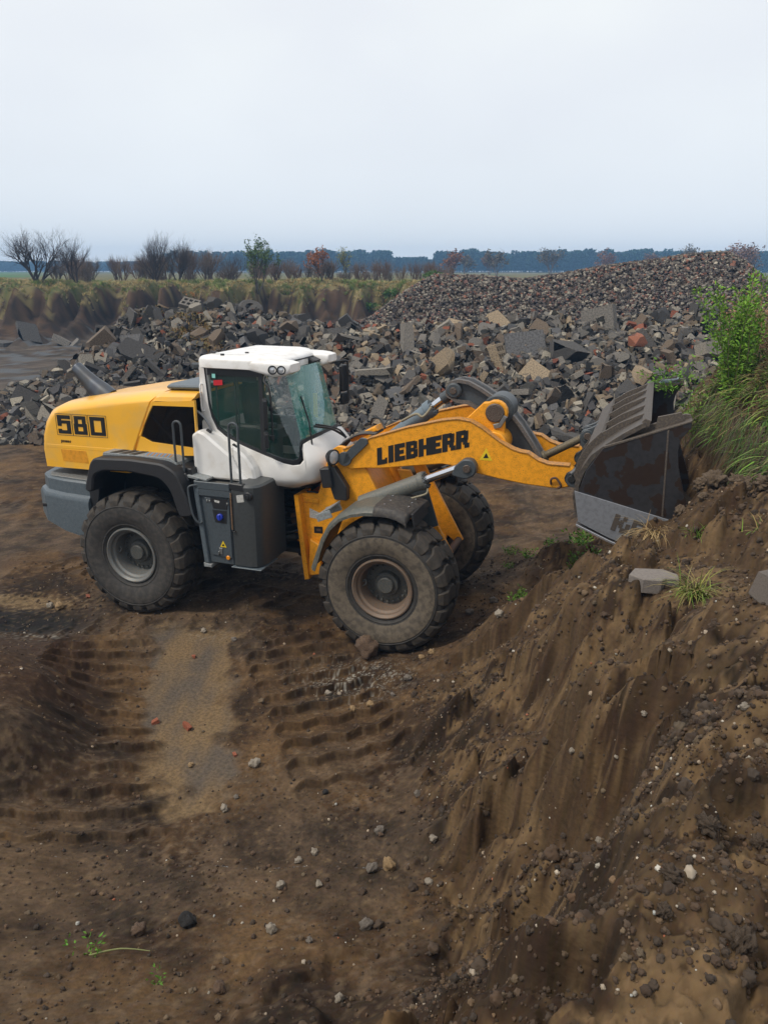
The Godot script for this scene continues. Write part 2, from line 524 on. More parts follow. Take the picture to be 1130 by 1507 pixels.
func ground_at(x: float, z: float, fine := true) -> float:
	var k := clampf((z + 25.0) / 3.0, 0.0, 1.0) * clampf((x + 18.0) / 3.0, 0.0, 1.0) * clampf((16.0 - x) / 3.0, 0.0, 1.0)
	var h := 0.0
	if k < 1.0: h = far_base(x, z) + (0.06 * nB.get_noise_2d(x * 0.5, z * 0.5) + (0.22 * absf(nB.get_noise_2d(x * 0.4 + 5.0, z * 0.4)) if z < -44.0 and z > -75.0 else 0.0)) * clampf(1.0 - k, 0.0, 1.0)
	if k > 0.0:
		var b := near_base(x, z)
		# slope of the coarse surface says where the bank stands
		var gx := near_base(x + 0.3, z) - near_base(x - 0.3, z)
		var gz := near_base(x, z + 0.3) - near_base(x, z - 0.3)
		var s := clampf((sqrt(gx * gx + gz * gz) / 0.6 - 0.22) / 0.6, 0.0, 1.0)
		s *= smoothstep(-1.6, -0.4, x)
		if s > 0.0:
			var wx := nW.get_noise_2d(x * 1.2, z * 1.2) * 0.26 * s
			var wz := nW.get_noise_2d(x * 1.2 + 40.0, z * 1.2) * 0.34 * s
			b = near_base(x + wx, z + wz)
			var across := (z - 0.35 * x) * 3.0
			var along := (x + 0.35 * z) * 0.9
			var rib := 1.0 - absf(nR.get_noise_2d(across + nW.get_noise_2d(x, z) * 1.4, along)) * 2.0
			b += (rib - 0.55) * 0.022 * s
			b += (0.5 - absf(nB.get_noise_2d(x * 0.55 + 9.0, z * 0.55))) * 0.13 * s
			var step := nA.get_noise_2d(x * 2.4, z * 2.4 + 50.0)
			b += smoothstep(0.0, 0.08, step) * 0.22 * s - 0.08 * s
		if x > -0.4 and z > -8.6: b += scarps(x, z)
		b += nA.get_noise_2d(x, z) * 0.05
		if fine:
			var sm := strip_mask(x, z)
			var rough := (1.0 - 0.92 * sm)
			var track := tracks(x, z) if x < 4.5 else 0.0
			if track != 0.0: rough *= 0.35
			b += nB.get_noise_2d(x, z) * 0.020 * rough + nC.get_noise_2d(x, z) * (0.006 + 0.024 * s) * rough
			var cl := nS.get_noise_2d(x, z)
			if z > -3.4 and x > 0.0:
				b += nF.get_noise_2d(x, z) * 0.012 + maxf(0.0, nF.get_noise_2d(x * 0.5 + 9.0, z * 0.5) - 0.1) * 0.035
			b += maxf(0.0, cl - 0.15) * (0.012 + 0.02 * s) * rough
			if s < 0.9 and b < 0.6: b += track * (1.0 - s) * (1.0 - sm) * smoothstep(0.5, 0.25, b)
			b -= sm * 0.025
		for w in wheels:
			var d2 := Vector2(x - w.x, z - w.y)
			var u := d2.dot(w_dir)
			var v := d2.dot(Vector2(-w_dir.y, w_dir.x))
			b -= 0.05 * smoothstep(0.62, 0.30, absf(u)) * smoothstep(0.46, 0.34, absf(v))
		h = lerpf(h, b, k)
	return h

var w_dir := Vector2(cos(0.3308), sin(0.3308))

func soil_colour(x: float, z: float) -> Color:
	var a := nA.get_noise_2d(x * 1.4 + 11.0, z * 1.4)
	var b := nB.get_noise_2d(x * 0.8, z * 0.8 + 20.0)
	var f := nC.get_noise_2d(x, z + 5.0)
	var c := Color(0.074, 0.043, 0.022)
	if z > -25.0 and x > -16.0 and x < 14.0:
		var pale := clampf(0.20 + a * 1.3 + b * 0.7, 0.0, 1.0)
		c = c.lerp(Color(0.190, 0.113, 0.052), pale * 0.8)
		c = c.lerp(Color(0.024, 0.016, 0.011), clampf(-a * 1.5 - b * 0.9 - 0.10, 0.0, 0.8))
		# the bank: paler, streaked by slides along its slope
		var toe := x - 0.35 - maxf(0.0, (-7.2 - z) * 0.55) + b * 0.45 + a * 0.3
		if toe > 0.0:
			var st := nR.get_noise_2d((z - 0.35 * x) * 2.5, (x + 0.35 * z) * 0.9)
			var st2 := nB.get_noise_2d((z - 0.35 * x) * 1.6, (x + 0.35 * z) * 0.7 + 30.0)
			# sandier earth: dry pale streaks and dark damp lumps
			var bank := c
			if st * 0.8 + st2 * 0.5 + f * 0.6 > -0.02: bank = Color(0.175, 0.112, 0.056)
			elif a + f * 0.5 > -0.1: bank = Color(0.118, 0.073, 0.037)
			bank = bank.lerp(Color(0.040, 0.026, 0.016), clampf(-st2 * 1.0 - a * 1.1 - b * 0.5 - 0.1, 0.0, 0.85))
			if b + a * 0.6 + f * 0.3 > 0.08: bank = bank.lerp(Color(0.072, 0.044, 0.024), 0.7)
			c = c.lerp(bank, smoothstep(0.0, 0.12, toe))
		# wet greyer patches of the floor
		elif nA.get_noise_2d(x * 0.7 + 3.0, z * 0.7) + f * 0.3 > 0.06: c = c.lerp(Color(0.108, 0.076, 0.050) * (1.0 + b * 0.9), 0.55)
		var sm := strip_mask(x, z)
		if sm > 0.0:
			var st := nR.get_noise_2d(x * 1.8, z * 0.35)
			c = c.lerp(Color(0.220, 0.148, 0.078).lerp(Color(0.130, 0.104, 0.080), clampf(0.25 + st * 1.2 + a * 1.4, 0.0, 1.0)), sm * 0.95)
		# the soft mound of sifted soil
		var md := smoothstep(0.0, 0.15, -3.25 - x + b * 0.2 + 0.9 * exp(-pow((z + 7.6) / 1.2, 2.0)) - 0.75) * smoothstep(-5.0, -5.6, z) * smoothstep(-9.2, -8.8, z)
		c = c.lerp(Color(0.066, 0.037, 0.021), md * 0.9)
		# chalky crumbs, burnt patches, yellow sand: matter lying on the floor
		var w1 := exp(-(pow((x + 0.35) / 0.55, 2.0) + pow((z + 8.15) / 0.42, 2.0)))
		w1 += 0.8 * exp(-(pow((x + 4.75) / 0.6, 2.0) + pow((z + 9.25) / 0.22, 2.0)))
		w1 += 0.5 * exp(-(pow((x + 2.35) / 0.25, 2.0) + pow((z + 9.3) / 0.15, 2.0)))
		var crumbs := smoothstep(0.16, 0.34, nS.get_noise_2d(x * 0.9, z * 0.9) * 0.7 + nC.get_noise_2d(x * 0.7, z * 0.7) * 0.45)
		c = c.lerp(Color(0.46, 0.44, 0.38), clampf(w1 * crumbs, 0.0, 0.9))
		var k1 := exp(-(pow((x + 5.0) / 0.95, 2.0) + pow((z + 9.7) / 0.45, 2.0))) * 2.0 + exp(-(pow((x + 0.62) / 0.6, 2.0) + pow((z + 7.75 + x * 0.6 + 0.4) / 0.2, 2.0)))
		c = c.lerp(Color(0.012, 0.012, 0.012), clampf(k1 + b * 0.5 - 0.25, 0.0, 0.92))
		var y1 := exp(-(pow((x + 5.3) / 0.9, 2.0) + pow((z + 10.35) / 0.25, 2.0)))
		c = c.lerp(Color(0.24, 0.165, 0.085), clampf(y1 * 1.3 + f - 0.3, 0.0, 0.8))
		c *= 1.0 + f * (0.35 - 0.28 * sm)
	else:
		var d := rim_at(x) - z
		if d < 0.6 + b * 2.0:
			c = Color(0.095, 0.074, 0.056) * (1.0 + a * 0.8 + b * 0.5)
			if nK.get_noise_2d(x * 1.2, z * 2.0) > 0.22: c = Color(0.12, 0.125, 0.13)
		elif d > 6.0 + b * 2.0 + a * 2.0:
			c = Color(0.24, 0.19, 0.085).lerp(Color(0.10, 0.125, 0.04), clampf(0.5 + b * 1.4 + a, 0.0, 1.0))
			if z < -120.0 and x < z * 0.44: c = Color(0.085, 0.20, 0.055)
		else:
			c = Color(0.046, 0.031, 0.021).lerp(Color(0.125, 0.078, 0.045), clampf(0.35 + a * 0.8 + b * 0.9 + f * 1.2, 0.0, 1.0))
	c *= 0.80
	c.a = 1.0
	return c

func axis(parts: Array) -> PackedFloat32Array:
	# [from, to, step] pieces, or [from, to, first step, growth]
	var o := PackedFloat32Array()
	for p in parts:
		var a: float = p[0]
		var sg := signf(p[1] - p[0])
		var st: float = p[2]
		while (p[1] - a) * sg > st * 0.5:
			o.append(a)
			a += st * sg
			if p.size() > 3: st *= p[3]
	o.append(parts[-1][1])
	return o

func sheet(mb_v: PackedVector3Array, mb_n: PackedVector3Array, mb_c: PackedColorArray, idx: PackedInt32Array, xs: PackedFloat32Array, zs: PackedFloat32Array, holes: Array, fine: bool, gap: float, rim := false) -> void:
	var w := xs.size()
	var h := zs.size()
	var b := mb_v.size()
	var y := PackedFloat32Array()
	y.resize(w * h)
	for j in h:
		for i in w:
			var skip := false
			for q in holes:
				if xs[i] > q.position.x + gap and xs[i] < q.end.x - gap and zs[j] > q.position.y + gap and zs[j] < q.end.y - gap: skip = true
			y[j * w + i] = 0.0 if skip else ground_at(xs[i], zs[j], fine and (rim or (i > 0 and j > 0 and i < w - 1 and j < h - 1)))
	for j in h:
		for i in w:
			var i0 := maxi(i - 1, 0)
			var i1 := mini(i + 1, w - 1)
			var j0 := maxi(j - 1, 0)
			var j1 := mini(j + 1, h - 1)
			var nn := Vector3(-(y[j * w + i1] - y[j * w + i0]) / (xs[i1] - xs[i0]), 1.0, -(y[j1 * w + i] - y[j0 * w + i]) / (zs[j1] - zs[j0])).normalized()
			var yy := y[j * w + i]
			var sunk := false
			for q in holes:
				if xs[i] > q.position.x + 0.02 and xs[i] < q.end.x - 0.02 and zs[j] > q.position.y + 0.02 and zs[j] < q.end.y - 0.02: sunk = true
			mb_v.append(Vector3(xs[i], yy - (0.25 if sunk else 0.0), zs[j]))
			mb_n.append(nn)
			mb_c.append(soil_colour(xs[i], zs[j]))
	for j in h - 1:
		for i in w - 1:
			var cx := (xs[i] + xs[i + 1]) * 0.5
			var cz := (zs[j] + zs[j + 1]) * 0.5
			var skip := false
			for q in holes:
				if q.grow(-gap).has_point(Vector2(cx, cz)): skip = true
			if skip: continue
			var a := b + j * w + i
			# rows run towards -z
			idx.append_array([a, a + w + 1, a + 1, a, a + w, a + w + 1])

func build_ground() -> void:
	coarse()
	for s in [[0.0, 1.115], [0.0, -1.115], [3.7, 1.115], [3.7, -1.115]]:
		var p: Vector2 = LO + w_dir * s[0] + Vector2(-w_dir.y, w_dir.x) * s[1]
		wheels.append(p)
	var v := PackedVector3Array()
	var n := PackedVector3Array()
	var c := PackedColorArray()
	var ix := PackedInt32Array()
	var r1 := Rect2(-6.0, -12.0, 11.4, 10.8)
	var r2 := Rect2(-14.0, -24.0, 22.0, 12.0)
	var r0 := Rect2(0.0, -2.94, 2.1, 1.68)
	sheet(v, n, c, ix, axis([[0.0, 2.1, 0.01]]), axis([[-1.26, -2.94, 0.01]]), [], true, 0.0, true)
	var r3 := Rect2(-4.2, -8.7, 4.5, 3.6)
	sheet(v, n, c, ix, axis([[-4.2, 0.3, 0.015]]), axis([[-5.1, -8.7, 0.015]]), [], true, 0.0, true)
	sheet(v, n, c, ix, axis([[-6.0, 5.4, 0.03]]), axis([[-1.2, -12.0, 0.03]]), [r0, r3], true, 0.07)
	sheet(v, n, c, ix, axis([[-14.0, 8.0, 0.06]]), axis([[-12.0, -24.0, 0.06]]), [], true, 0.0)
	sheet(v, n, c, ix, axis([[-420.0, -60.0, 60.0, 0.84], [-60.0, -34.0, 0.75], [-34.0, -14.0, 0.28], [-14.0, -6.0, 0.2], [-6.0, 5.4, 0.3], [5.4, 8.0, 0.2], [8.0, 60.0, 0.7], [60.0, 420.0, 6.0, 1.2]]), axis([[12.0, -1.2, 0.3], [-1.2, -12.0, 0.3], [-12.0, -24.0, 0.4], [-24.0, -46.0, 0.4], [-46.0, -64.0, 0.3], [-64.0, -560.0, 1.0, 1.12]]), [r1, r2], false, 0.5)
	var arr := []
	arr.resize(Mesh.ARRAY_MAX)
	arr[Mesh.ARRAY_VERTEX] = v
	arr[Mesh.ARRAY_NORMAL] = n
	arr[Mesh.ARRAY_COLOR] = c
	arr[Mesh.ARRAY_INDEX] = ix
	var m := ArrayMesh.new()
	m.add_surface_from_arrays(Mesh.PRIMITIVE_TRIANGLES, arr)
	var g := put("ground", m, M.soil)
	tag(g, "brown pit floor with tyre tracks and the earth bank beside it", "ground", "", "structure")

const LO := Vector2(-3.0757, -11.3742)

func make_materials() -> void:
	var grain := tex(0.035, 41, [[0.0, grey(0.74)], [0.38, grey(0.89)], [0.55, grey(0.96)], [0.72, grey(1.0)], [0.80, Color(1.0, 0.98, 0.94)], [1.0, Color(1, 1, 1)]], 1024, 6)
	var lumps := tex(0.05, 43, [], 1024, 7)
	M.soil = mat(Color(1, 1, 1), 0.93, 0.0, grain, 0.55, lumps, 0.42)
	M.soil.uv1_world_triplanar = true
	M.soil.vertex_color_use_as_albedo = true
	M.soil.metallic_specular = 0.35
	M.grain = grain
	M.lumps = lumps
	more_materials()

# ---------------------------------------------------------------- wheel loader
# own axes: x forward, y up, z towards its right hand side; origin on the ground under the rear axle
var loader: Node3D

func P(called: String, mb: MB, m: Material, parent: Node = null, label := "") -> MeshInstance3D:
	var o := put(called, mb.mesh(), m, parent if parent else loader)
	if label: o.set_meta("label", label)
	return o

func pr(called: String, poly: Variant, z0: float, z1: float, m: Material, ch := 0.008, parent: Node = null, label := "") -> MeshInstance3D:
	var b := MB.new()
	b.prism(V2(poly) if poly is Array else poly, z0, z1, ch)
	return P(called, b, m, parent, label)

func pair(called: String, poly: Variant, z0: float, z1: float, m: Material, ch := 0.008) -> void:
	pr(called, poly, z0, z1, m, ch)
	pr(called, poly, -z1, -z0, m, ch)

func rounded(p: Array, r: float, seg := 4) -> PackedVector2Array:
	var q := V2(p)
	var o := PackedVector2Array()
	var m := q.size()
	for i in m:
		var a := q[(i + m - 1) % m]
		var b := q[i]
		var c := q[(i + 1) % m]
		var d := minf(r, minf(a.distance_to(b), b.distance_to(c)) * 0.45)
		var s := b + (a - b).normalized() * d
		var e := b + (c - b).normalized() * d
		for k in seg + 1:
			var t := float(k) / seg
			o.append(s.lerp(b, t).lerp(b.lerp(e, t), t))
	return o

# outline a in the middle, outline b on the side faces: a body with rounded shoulders
func pillow(b: MB, a_: Array, b_: Array, za: float, zb: float, steps := 5, both := true) -> void:
	var a := V2(a_)
	var c := V2(b_)
	var half := []
	for k in steps + 1:
		var t := PI * 0.5 * k / steps
		var ring := PackedVector3Array()
		var zz := za + (zb - za) * sin(t)
		for i in a.size():
			var q := c[i] + (a[i] - c[i]) * cos(t)
			ring.append(Vector3(q.x, q.y, zz))
		half.append(ring)
	var rings := []
	if both:
		for k in range(half.size() - 1, -1, -1):
			var ring := PackedVector3Array()
			for q in half[k]: ring.append(Vector3(q.x, q.y, -q.z))
			rings.append(ring)
	rings.append_array(half)
	b.loft(rings, 32.0)

func wheel(at: Vector3, side: float, worn: bool) -> void:
	var w := Node3D.new()
	w.name = "wheel"
	loader.add_child(w, true)
	w.position = at
	w.scale = Vector3.ONE
	var prof := []
	for q in [[0.375, 0.20], [0.395, 0.25], [0.43, 0.275], [0.50, 0.305], [0.58, 0.328], [0.65, 0.337], [0.71, 0.33], [0.77, 0.31], [0.805, 0.275], [0.825, 0.22], [0.832, 0.10]]:
		prof.append(Vector2(q[0], q[1]))
	var full := prof.duplicate()
	for i in range(prof.size() - 1, -1, -1): full.append(Vector2(prof[i].x, -prof[i].y))
	full.append(prof[0])
	var b := MB.new()
	b.lathe(full, 72, Transform3D.IDENTITY, 50.0)
	P("tyre", b, M.tyre, w)
	b = MB.new()
	for zs in [1.0, -1.0]:
		var sw := []
		for q in [[0.455, 0.283], [0.50, 0.307], [0.58, 0.330], [0.65, 0.339], [0.70, 0.333], [0.70, 0.325], [0.65, 0.329], [0.58, 0.32], [0.50, 0.297], [0.455, 0.273], [0.455, 0.283]]: sw.append(Vector2(q[0], q[1] * zs))
		b = MB.new()
		b.lathe(sw, 64, Transform3D.IDENTITY, 50.0)
		P("sidewall", b, M.sidewall_mud if worn else M.sidewall, w)
	# raised rings on the sidewall
	b = MB.new()
	for zs in [1.0, -1.0]:
		b.lathe([Vector2(0.44, zs * 0.278), Vector2(0.452, zs * 0.292), Vector2(0.466, zs * 0.292), Vector2(0.474, zs * 0.290), Vector2(0.44, zs * 0.278)], 64)
		b.lathe([Vector2(0.715, zs * 0.325), Vector2(0.722, zs * 0.337), Vector2(0.732, zs * 0.334), Vector2(0.738, zs * 0.318), Vector2(0.715, zs * 0.325)], 64)
	P("sidewall_ring", b, M.tyre, w)
	var kmax := 21
	for k in kmax:
		for s in [1.0, -1.0]:
			var o := put("tread_lug", lug_mesh, M.tread, w)
			o.transform = Transform3D(Basis(Vector3.BACK, TAU * (k + (0.25 if s < 0 else -0.25)) / kmax), Vector3.ZERO) * (Transform3D.IDENTITY if s > 0 else Transform3D(Basis(Vector3.RIGHT, PI), Vector3.ZERO))
	var s := side
	b = MB.new()
	var rim := []
	for q in [[0.30, -0.25], [0.385, -0.275], [0.405, -0.262], [0.405, 0.262], [0.398, 0.284], [0.382, 0.288], [0.368, 0.276], [0.352, 0.262], [0.344, 0.22], [0.316, 0.20], [0.306, 0.14], [0.292, 0.03], [0.30, -0.25]]:
		rim.append(Vector2(q[0], q[1] * s))
	b.lathe(rim, 56, Transform3D.IDENTITY, 30.0)
	P("rim", b, M.rim_rust if worn else M.rim, w)
	b = MB.new()
	var hub := []
	for q in [[0.0, 0.155], [0.095, 0.155], [0.108, 0.14], [0.112, 0.105], [0.150, 0.10], [0.165, 0.07], [0.168, 0.035], [0.215, 0.03], [0.298, 0.02], [0.298, -0.06], [0.0, -0.06]]:
		hub.append(Vector2(q[0], q[1] * s))
	b.lathe(hub, 40, Transform3D.IDENTITY, 30.0)
	P("hub", b, M.hub, w)
	b = MB.new()
	for k in 20:
		var a := TAU * k / 20
		b.cyl(Vector3(cos(a) * 0.252, sin(a) * 0.252, 0.02 * s), Vector3(cos(a) * 0.252, sin(a) * 0.252, 0.058 * s), 0.017, 6, 0.004)
	P("wheel_nuts", b, M.hub, w)
	b = MB.new()
	b.tube(smooth_path([Vector3(-0.30, 0.02, 0.14 * s), Vector3(-0.26, 0.05, 0.15 * s), Vector3(-0.25, 0.0, 0.16 * s), Vector3(-0.29, -0.03, 0.16 * s)]), 0.012, 6)
	P("valve", b, M.hub, w)

var lug_mesh: ArrayMesh

func make_lug() -> void:
	# a block of the tread: runs from the middle of the tyre over the shoulder, bent in a zigzag
	var b := MB.new()
	var rings := []
	# axial place, surface radius, height, angle of the middle, half width (as an angle)
	var pro := [[0.010, 0.834, 0.052, -0.03, 0.112], [0.10, 0.834, 0.054, 0.045, 0.112], [0.20, 0.828, 0.052, 0.05, 0.114], [0.255, 0.815, 0.046, 0.0, 0.110], [0.295, 0.786, 0.030, -0.012, 0.102], [0.316, 0.755, 0.012, -0.012, 0.095], [0.325, 0.735, 0.001, -0.012, 0.09]]
	for i in pro.size():
		var q: Array = pro[i]
		var nxt: Array = pro[mini(i + 1, pro.size() - 1)]
		var prv: Array = pro[maxi(i - 1, 0)]
		var tang := Vector2(nxt[0] - prv[0], nxt[1] - prv[1]).normalized()
		var out := Vector2(-tang.y, tang.x)
		if out.y < 0: out = -out
		if q[0] > 0.27 and out.x < 0: out = -out
		var ring := PackedVector3Array()
		var base := Vector2(q[0], q[1]) - out * 0.03
		var top: Vector2 = Vector2(q[0], q[1]) + out * q[2]
		var mid: Vector2 = Vector2(q[0], q[1]) + out * (q[2] - 0.010)
		for e in [[base, -1.06], [mid, -1.0], [top, -0.86], [top, 0.0], [top, 0.86], [mid, 1.0], [base, 1.06]]:
			var a: float = PI * 0.5 + q[3] + q[4] * e[1]
			ring.append(Vector3(cos(a) * e[0].y, sin(a) * e[0].y, e[0].x))
		rings.append(ring)
	b.loft(rings, 25.0)
	lug_mesh = b.mesh()

# ---- flat lettering from strokes: boxes [x, y, w, h] on a small grid, slanted
const GLYPH := {
	"L": [[0, 0, 3, 10], [0, 0, 6.2, 2.7], [5, 2.7, 1.2, 0.8]],
	"I": [[0, 0, 3.2, 10]],
	"E": [[0, 0, 3, 10], [3, 0, 3.4, 2.6], [3, 3.9, 2.6, 2.2], [3, 7.4, 3.4, 2.6]],
	"B": [[0, 0, 3, 10], [3, 0, 2.6, 2.5], [3, 3.9, 2.6, 2.2], [3, 7.5, 2.6, 2.5], [4.6, 0.5, 2.5, 4.4], [4.6, 5.2, 2.2, 4.3]],
	"H": [[0, 0, 2.9, 10], [2.9, 3.8, 1.6, 2.4], [4.5, 0, 2.9, 10]],
	"R": [[0, 0, 3, 10], [3, 3.7, 2.4, 2.2], [3, 7.5, 2.4, 2.5], [4.4, 4.4, 2.6, 5.1], [4.0, 2.0, 2.6, 2.6], [4.9, 0, 2.8, 2.6]],
	"K": [[0, 0, 2.6, 10], [2.6, 4.0, 1.4, 2.4], [3.6, 5.4, 2.0, 2.0], [4.8, 7.2, 2.2, 2.8], [3.6, 2.6, 2.0, 2.4], [4.8, 0, 2.4, 3.0]],
	"i": [[0, 0, 2.4, 6.2]],
	"e": [[0, 0, 2.4, 10], [2.4, 0, 3.2, 2.2], [2.4, 4.0, 2.8, 2.0], [2.4, 7.8, 3.2, 2.2]],
	"5": [[0, 8.2, 7, 1.8], [0, 4.2, 2, 4.0], [2, 5.6, 5, 1.6], [5, 1.8, 2, 3.8], [0, 0, 7, 1.8], [0, 1.8, 2, 0.7]],
	"8": [[0.4, 8.2, 6.2, 1.8], [0.4, 5.6, 2, 2.6], [4.6, 5.6, 2, 2.6], [0, 4.2, 7, 1.6], [0, 1.8, 2.1, 2.4], [4.9, 1.8, 2.1, 2.4], [0, 0, 7, 1.8]],
	"0": [[0, 8.2, 8, 1.8], [0, 1.8, 2, 6.4], [6, 1.8, 2, 6.4], [0, 0, 8, 1.8]],
}

func lettering(called: String, text: String, adv: Array, at: Vector3, along: Vector3, up: Vector3, size: float, m: Material, parent: Node, slant := 0.0, outline := false) -> void:
	var x := 0.0
	var out := along.cross(up).normalized()
	for i in text.length():
		var b := MB.new()
		var polys: Array[PackedVector2Array] = []
		for s in GLYPH[text[i]]:
			polys.append(PackedVector2Array([Vector2(s[0], s[1]), Vector2(s[0] + s[2], s[1]), Vector2(s[0] + s[2], s[1] + s[3]), Vector2(s[0], s[1] + s[3])]))
		var merged := polys.duplicate()
		# join the strokes into outlines
		var going := true
		while going:
			going = false
			for a in merged.size():
				for c in range(a + 1, merged.size()):
					var ga := Geometry2D.offset_polygon(merged[a], 0.02)
					var u := Geometry2D.merge_polygons(ga[0] if ga.size() else merged[a], merged[c])
					var solid_ones := u.filter(func(q): return not Geometry2D.is_polygon_clockwise(q))
					if solid_ones.size() == 1 and u.size() == 1:
						merged[a] = solid_ones[0]
						merged.remove_at(c)
						going = true
						break
				if going: break
		for q in merged:
			var t := PackedVector3Array()
			var tr := Geometry2D.triangulate_polygon(q)
			for k in q: t.append(at + (along * (x + k.x + k.y * slant) + up * k.y) * size + out * 0.003)
			var nb := t.size()
			for k in q: t.append(at + (along * (x + k.x + k.y * slant) + up * k.y) * size - out * 0.002)
			var ix := PackedInt32Array(tr)
			for k in range(0, tr.size(), 3): ix.append_array([tr[k] + nb, tr[k + 2] + nb, tr[k + 1] + nb])
			for k in q.size():
				var k2: int = (k + 1) % q.size()
				ix.append_array([k, k + nb, k2, k2, k + nb, k2 + nb])
			b.solid(t, ix, 0.0)
		P(called, b, m, parent)
		if outline:
			var o := MB.new()
			var grown := []
			for d in [0.55, 0.85]:
				var acc: Array = []
				for q in polys:
					var g := Geometry2D.offset_polygon(q, d, Geometry2D.JOIN_MITER)
					if acc.is_empty(): acc = [g[0]]
					else:
						var nxt: Array = [g[0]]
						for old in acc:
							var u := Geometry2D.merge_polygons(nxt[0], old)
							nxt[0] = u[0]
							for w in u: if w.size() and not Geometry2D.is_polygon_clockwise(w) and absf(poly_area(w)) > absf(poly_area(nxt[0])): nxt[0] = w
						acc = nxt
				grown.append(acc[0])
			var band := Geometry2D.clip_polygons(grown[1], grown[0])
			if band.size():
				var ring: PackedVector2Array = grown[1]
				for k in ring.size():
					var p0 := ring[k]
					var p1 := ring[(k + 1) % ring.size()]
					var a3 := at + (along * (x + p0.x + p0.y * slant) + up * p0.y) * size + out * 0.0015
					var b3 := at + (along * (x + p1.x + p1.y * slant) + up * p1.y) * size + out * 0.0015
					if a3.distance_to(b3) > 0.002: o.tube([a3, b3], 0.0028, 4)
				P("lettering_outline", o, m, parent)
		x += adv[i]

func poly_area(p: PackedVector2Array) -> float:
	var s := 0.0
	for i in p.size(): s += p[i].cross(p[(i + 1) % p.size()])
	return s

func bolt(b: MB, at: Vector3, out: Vector3, r: float, l := 0.02) -> void:
	b.cyl(at - out * 0.005, at + out * l, r, 6, r * 0.2)

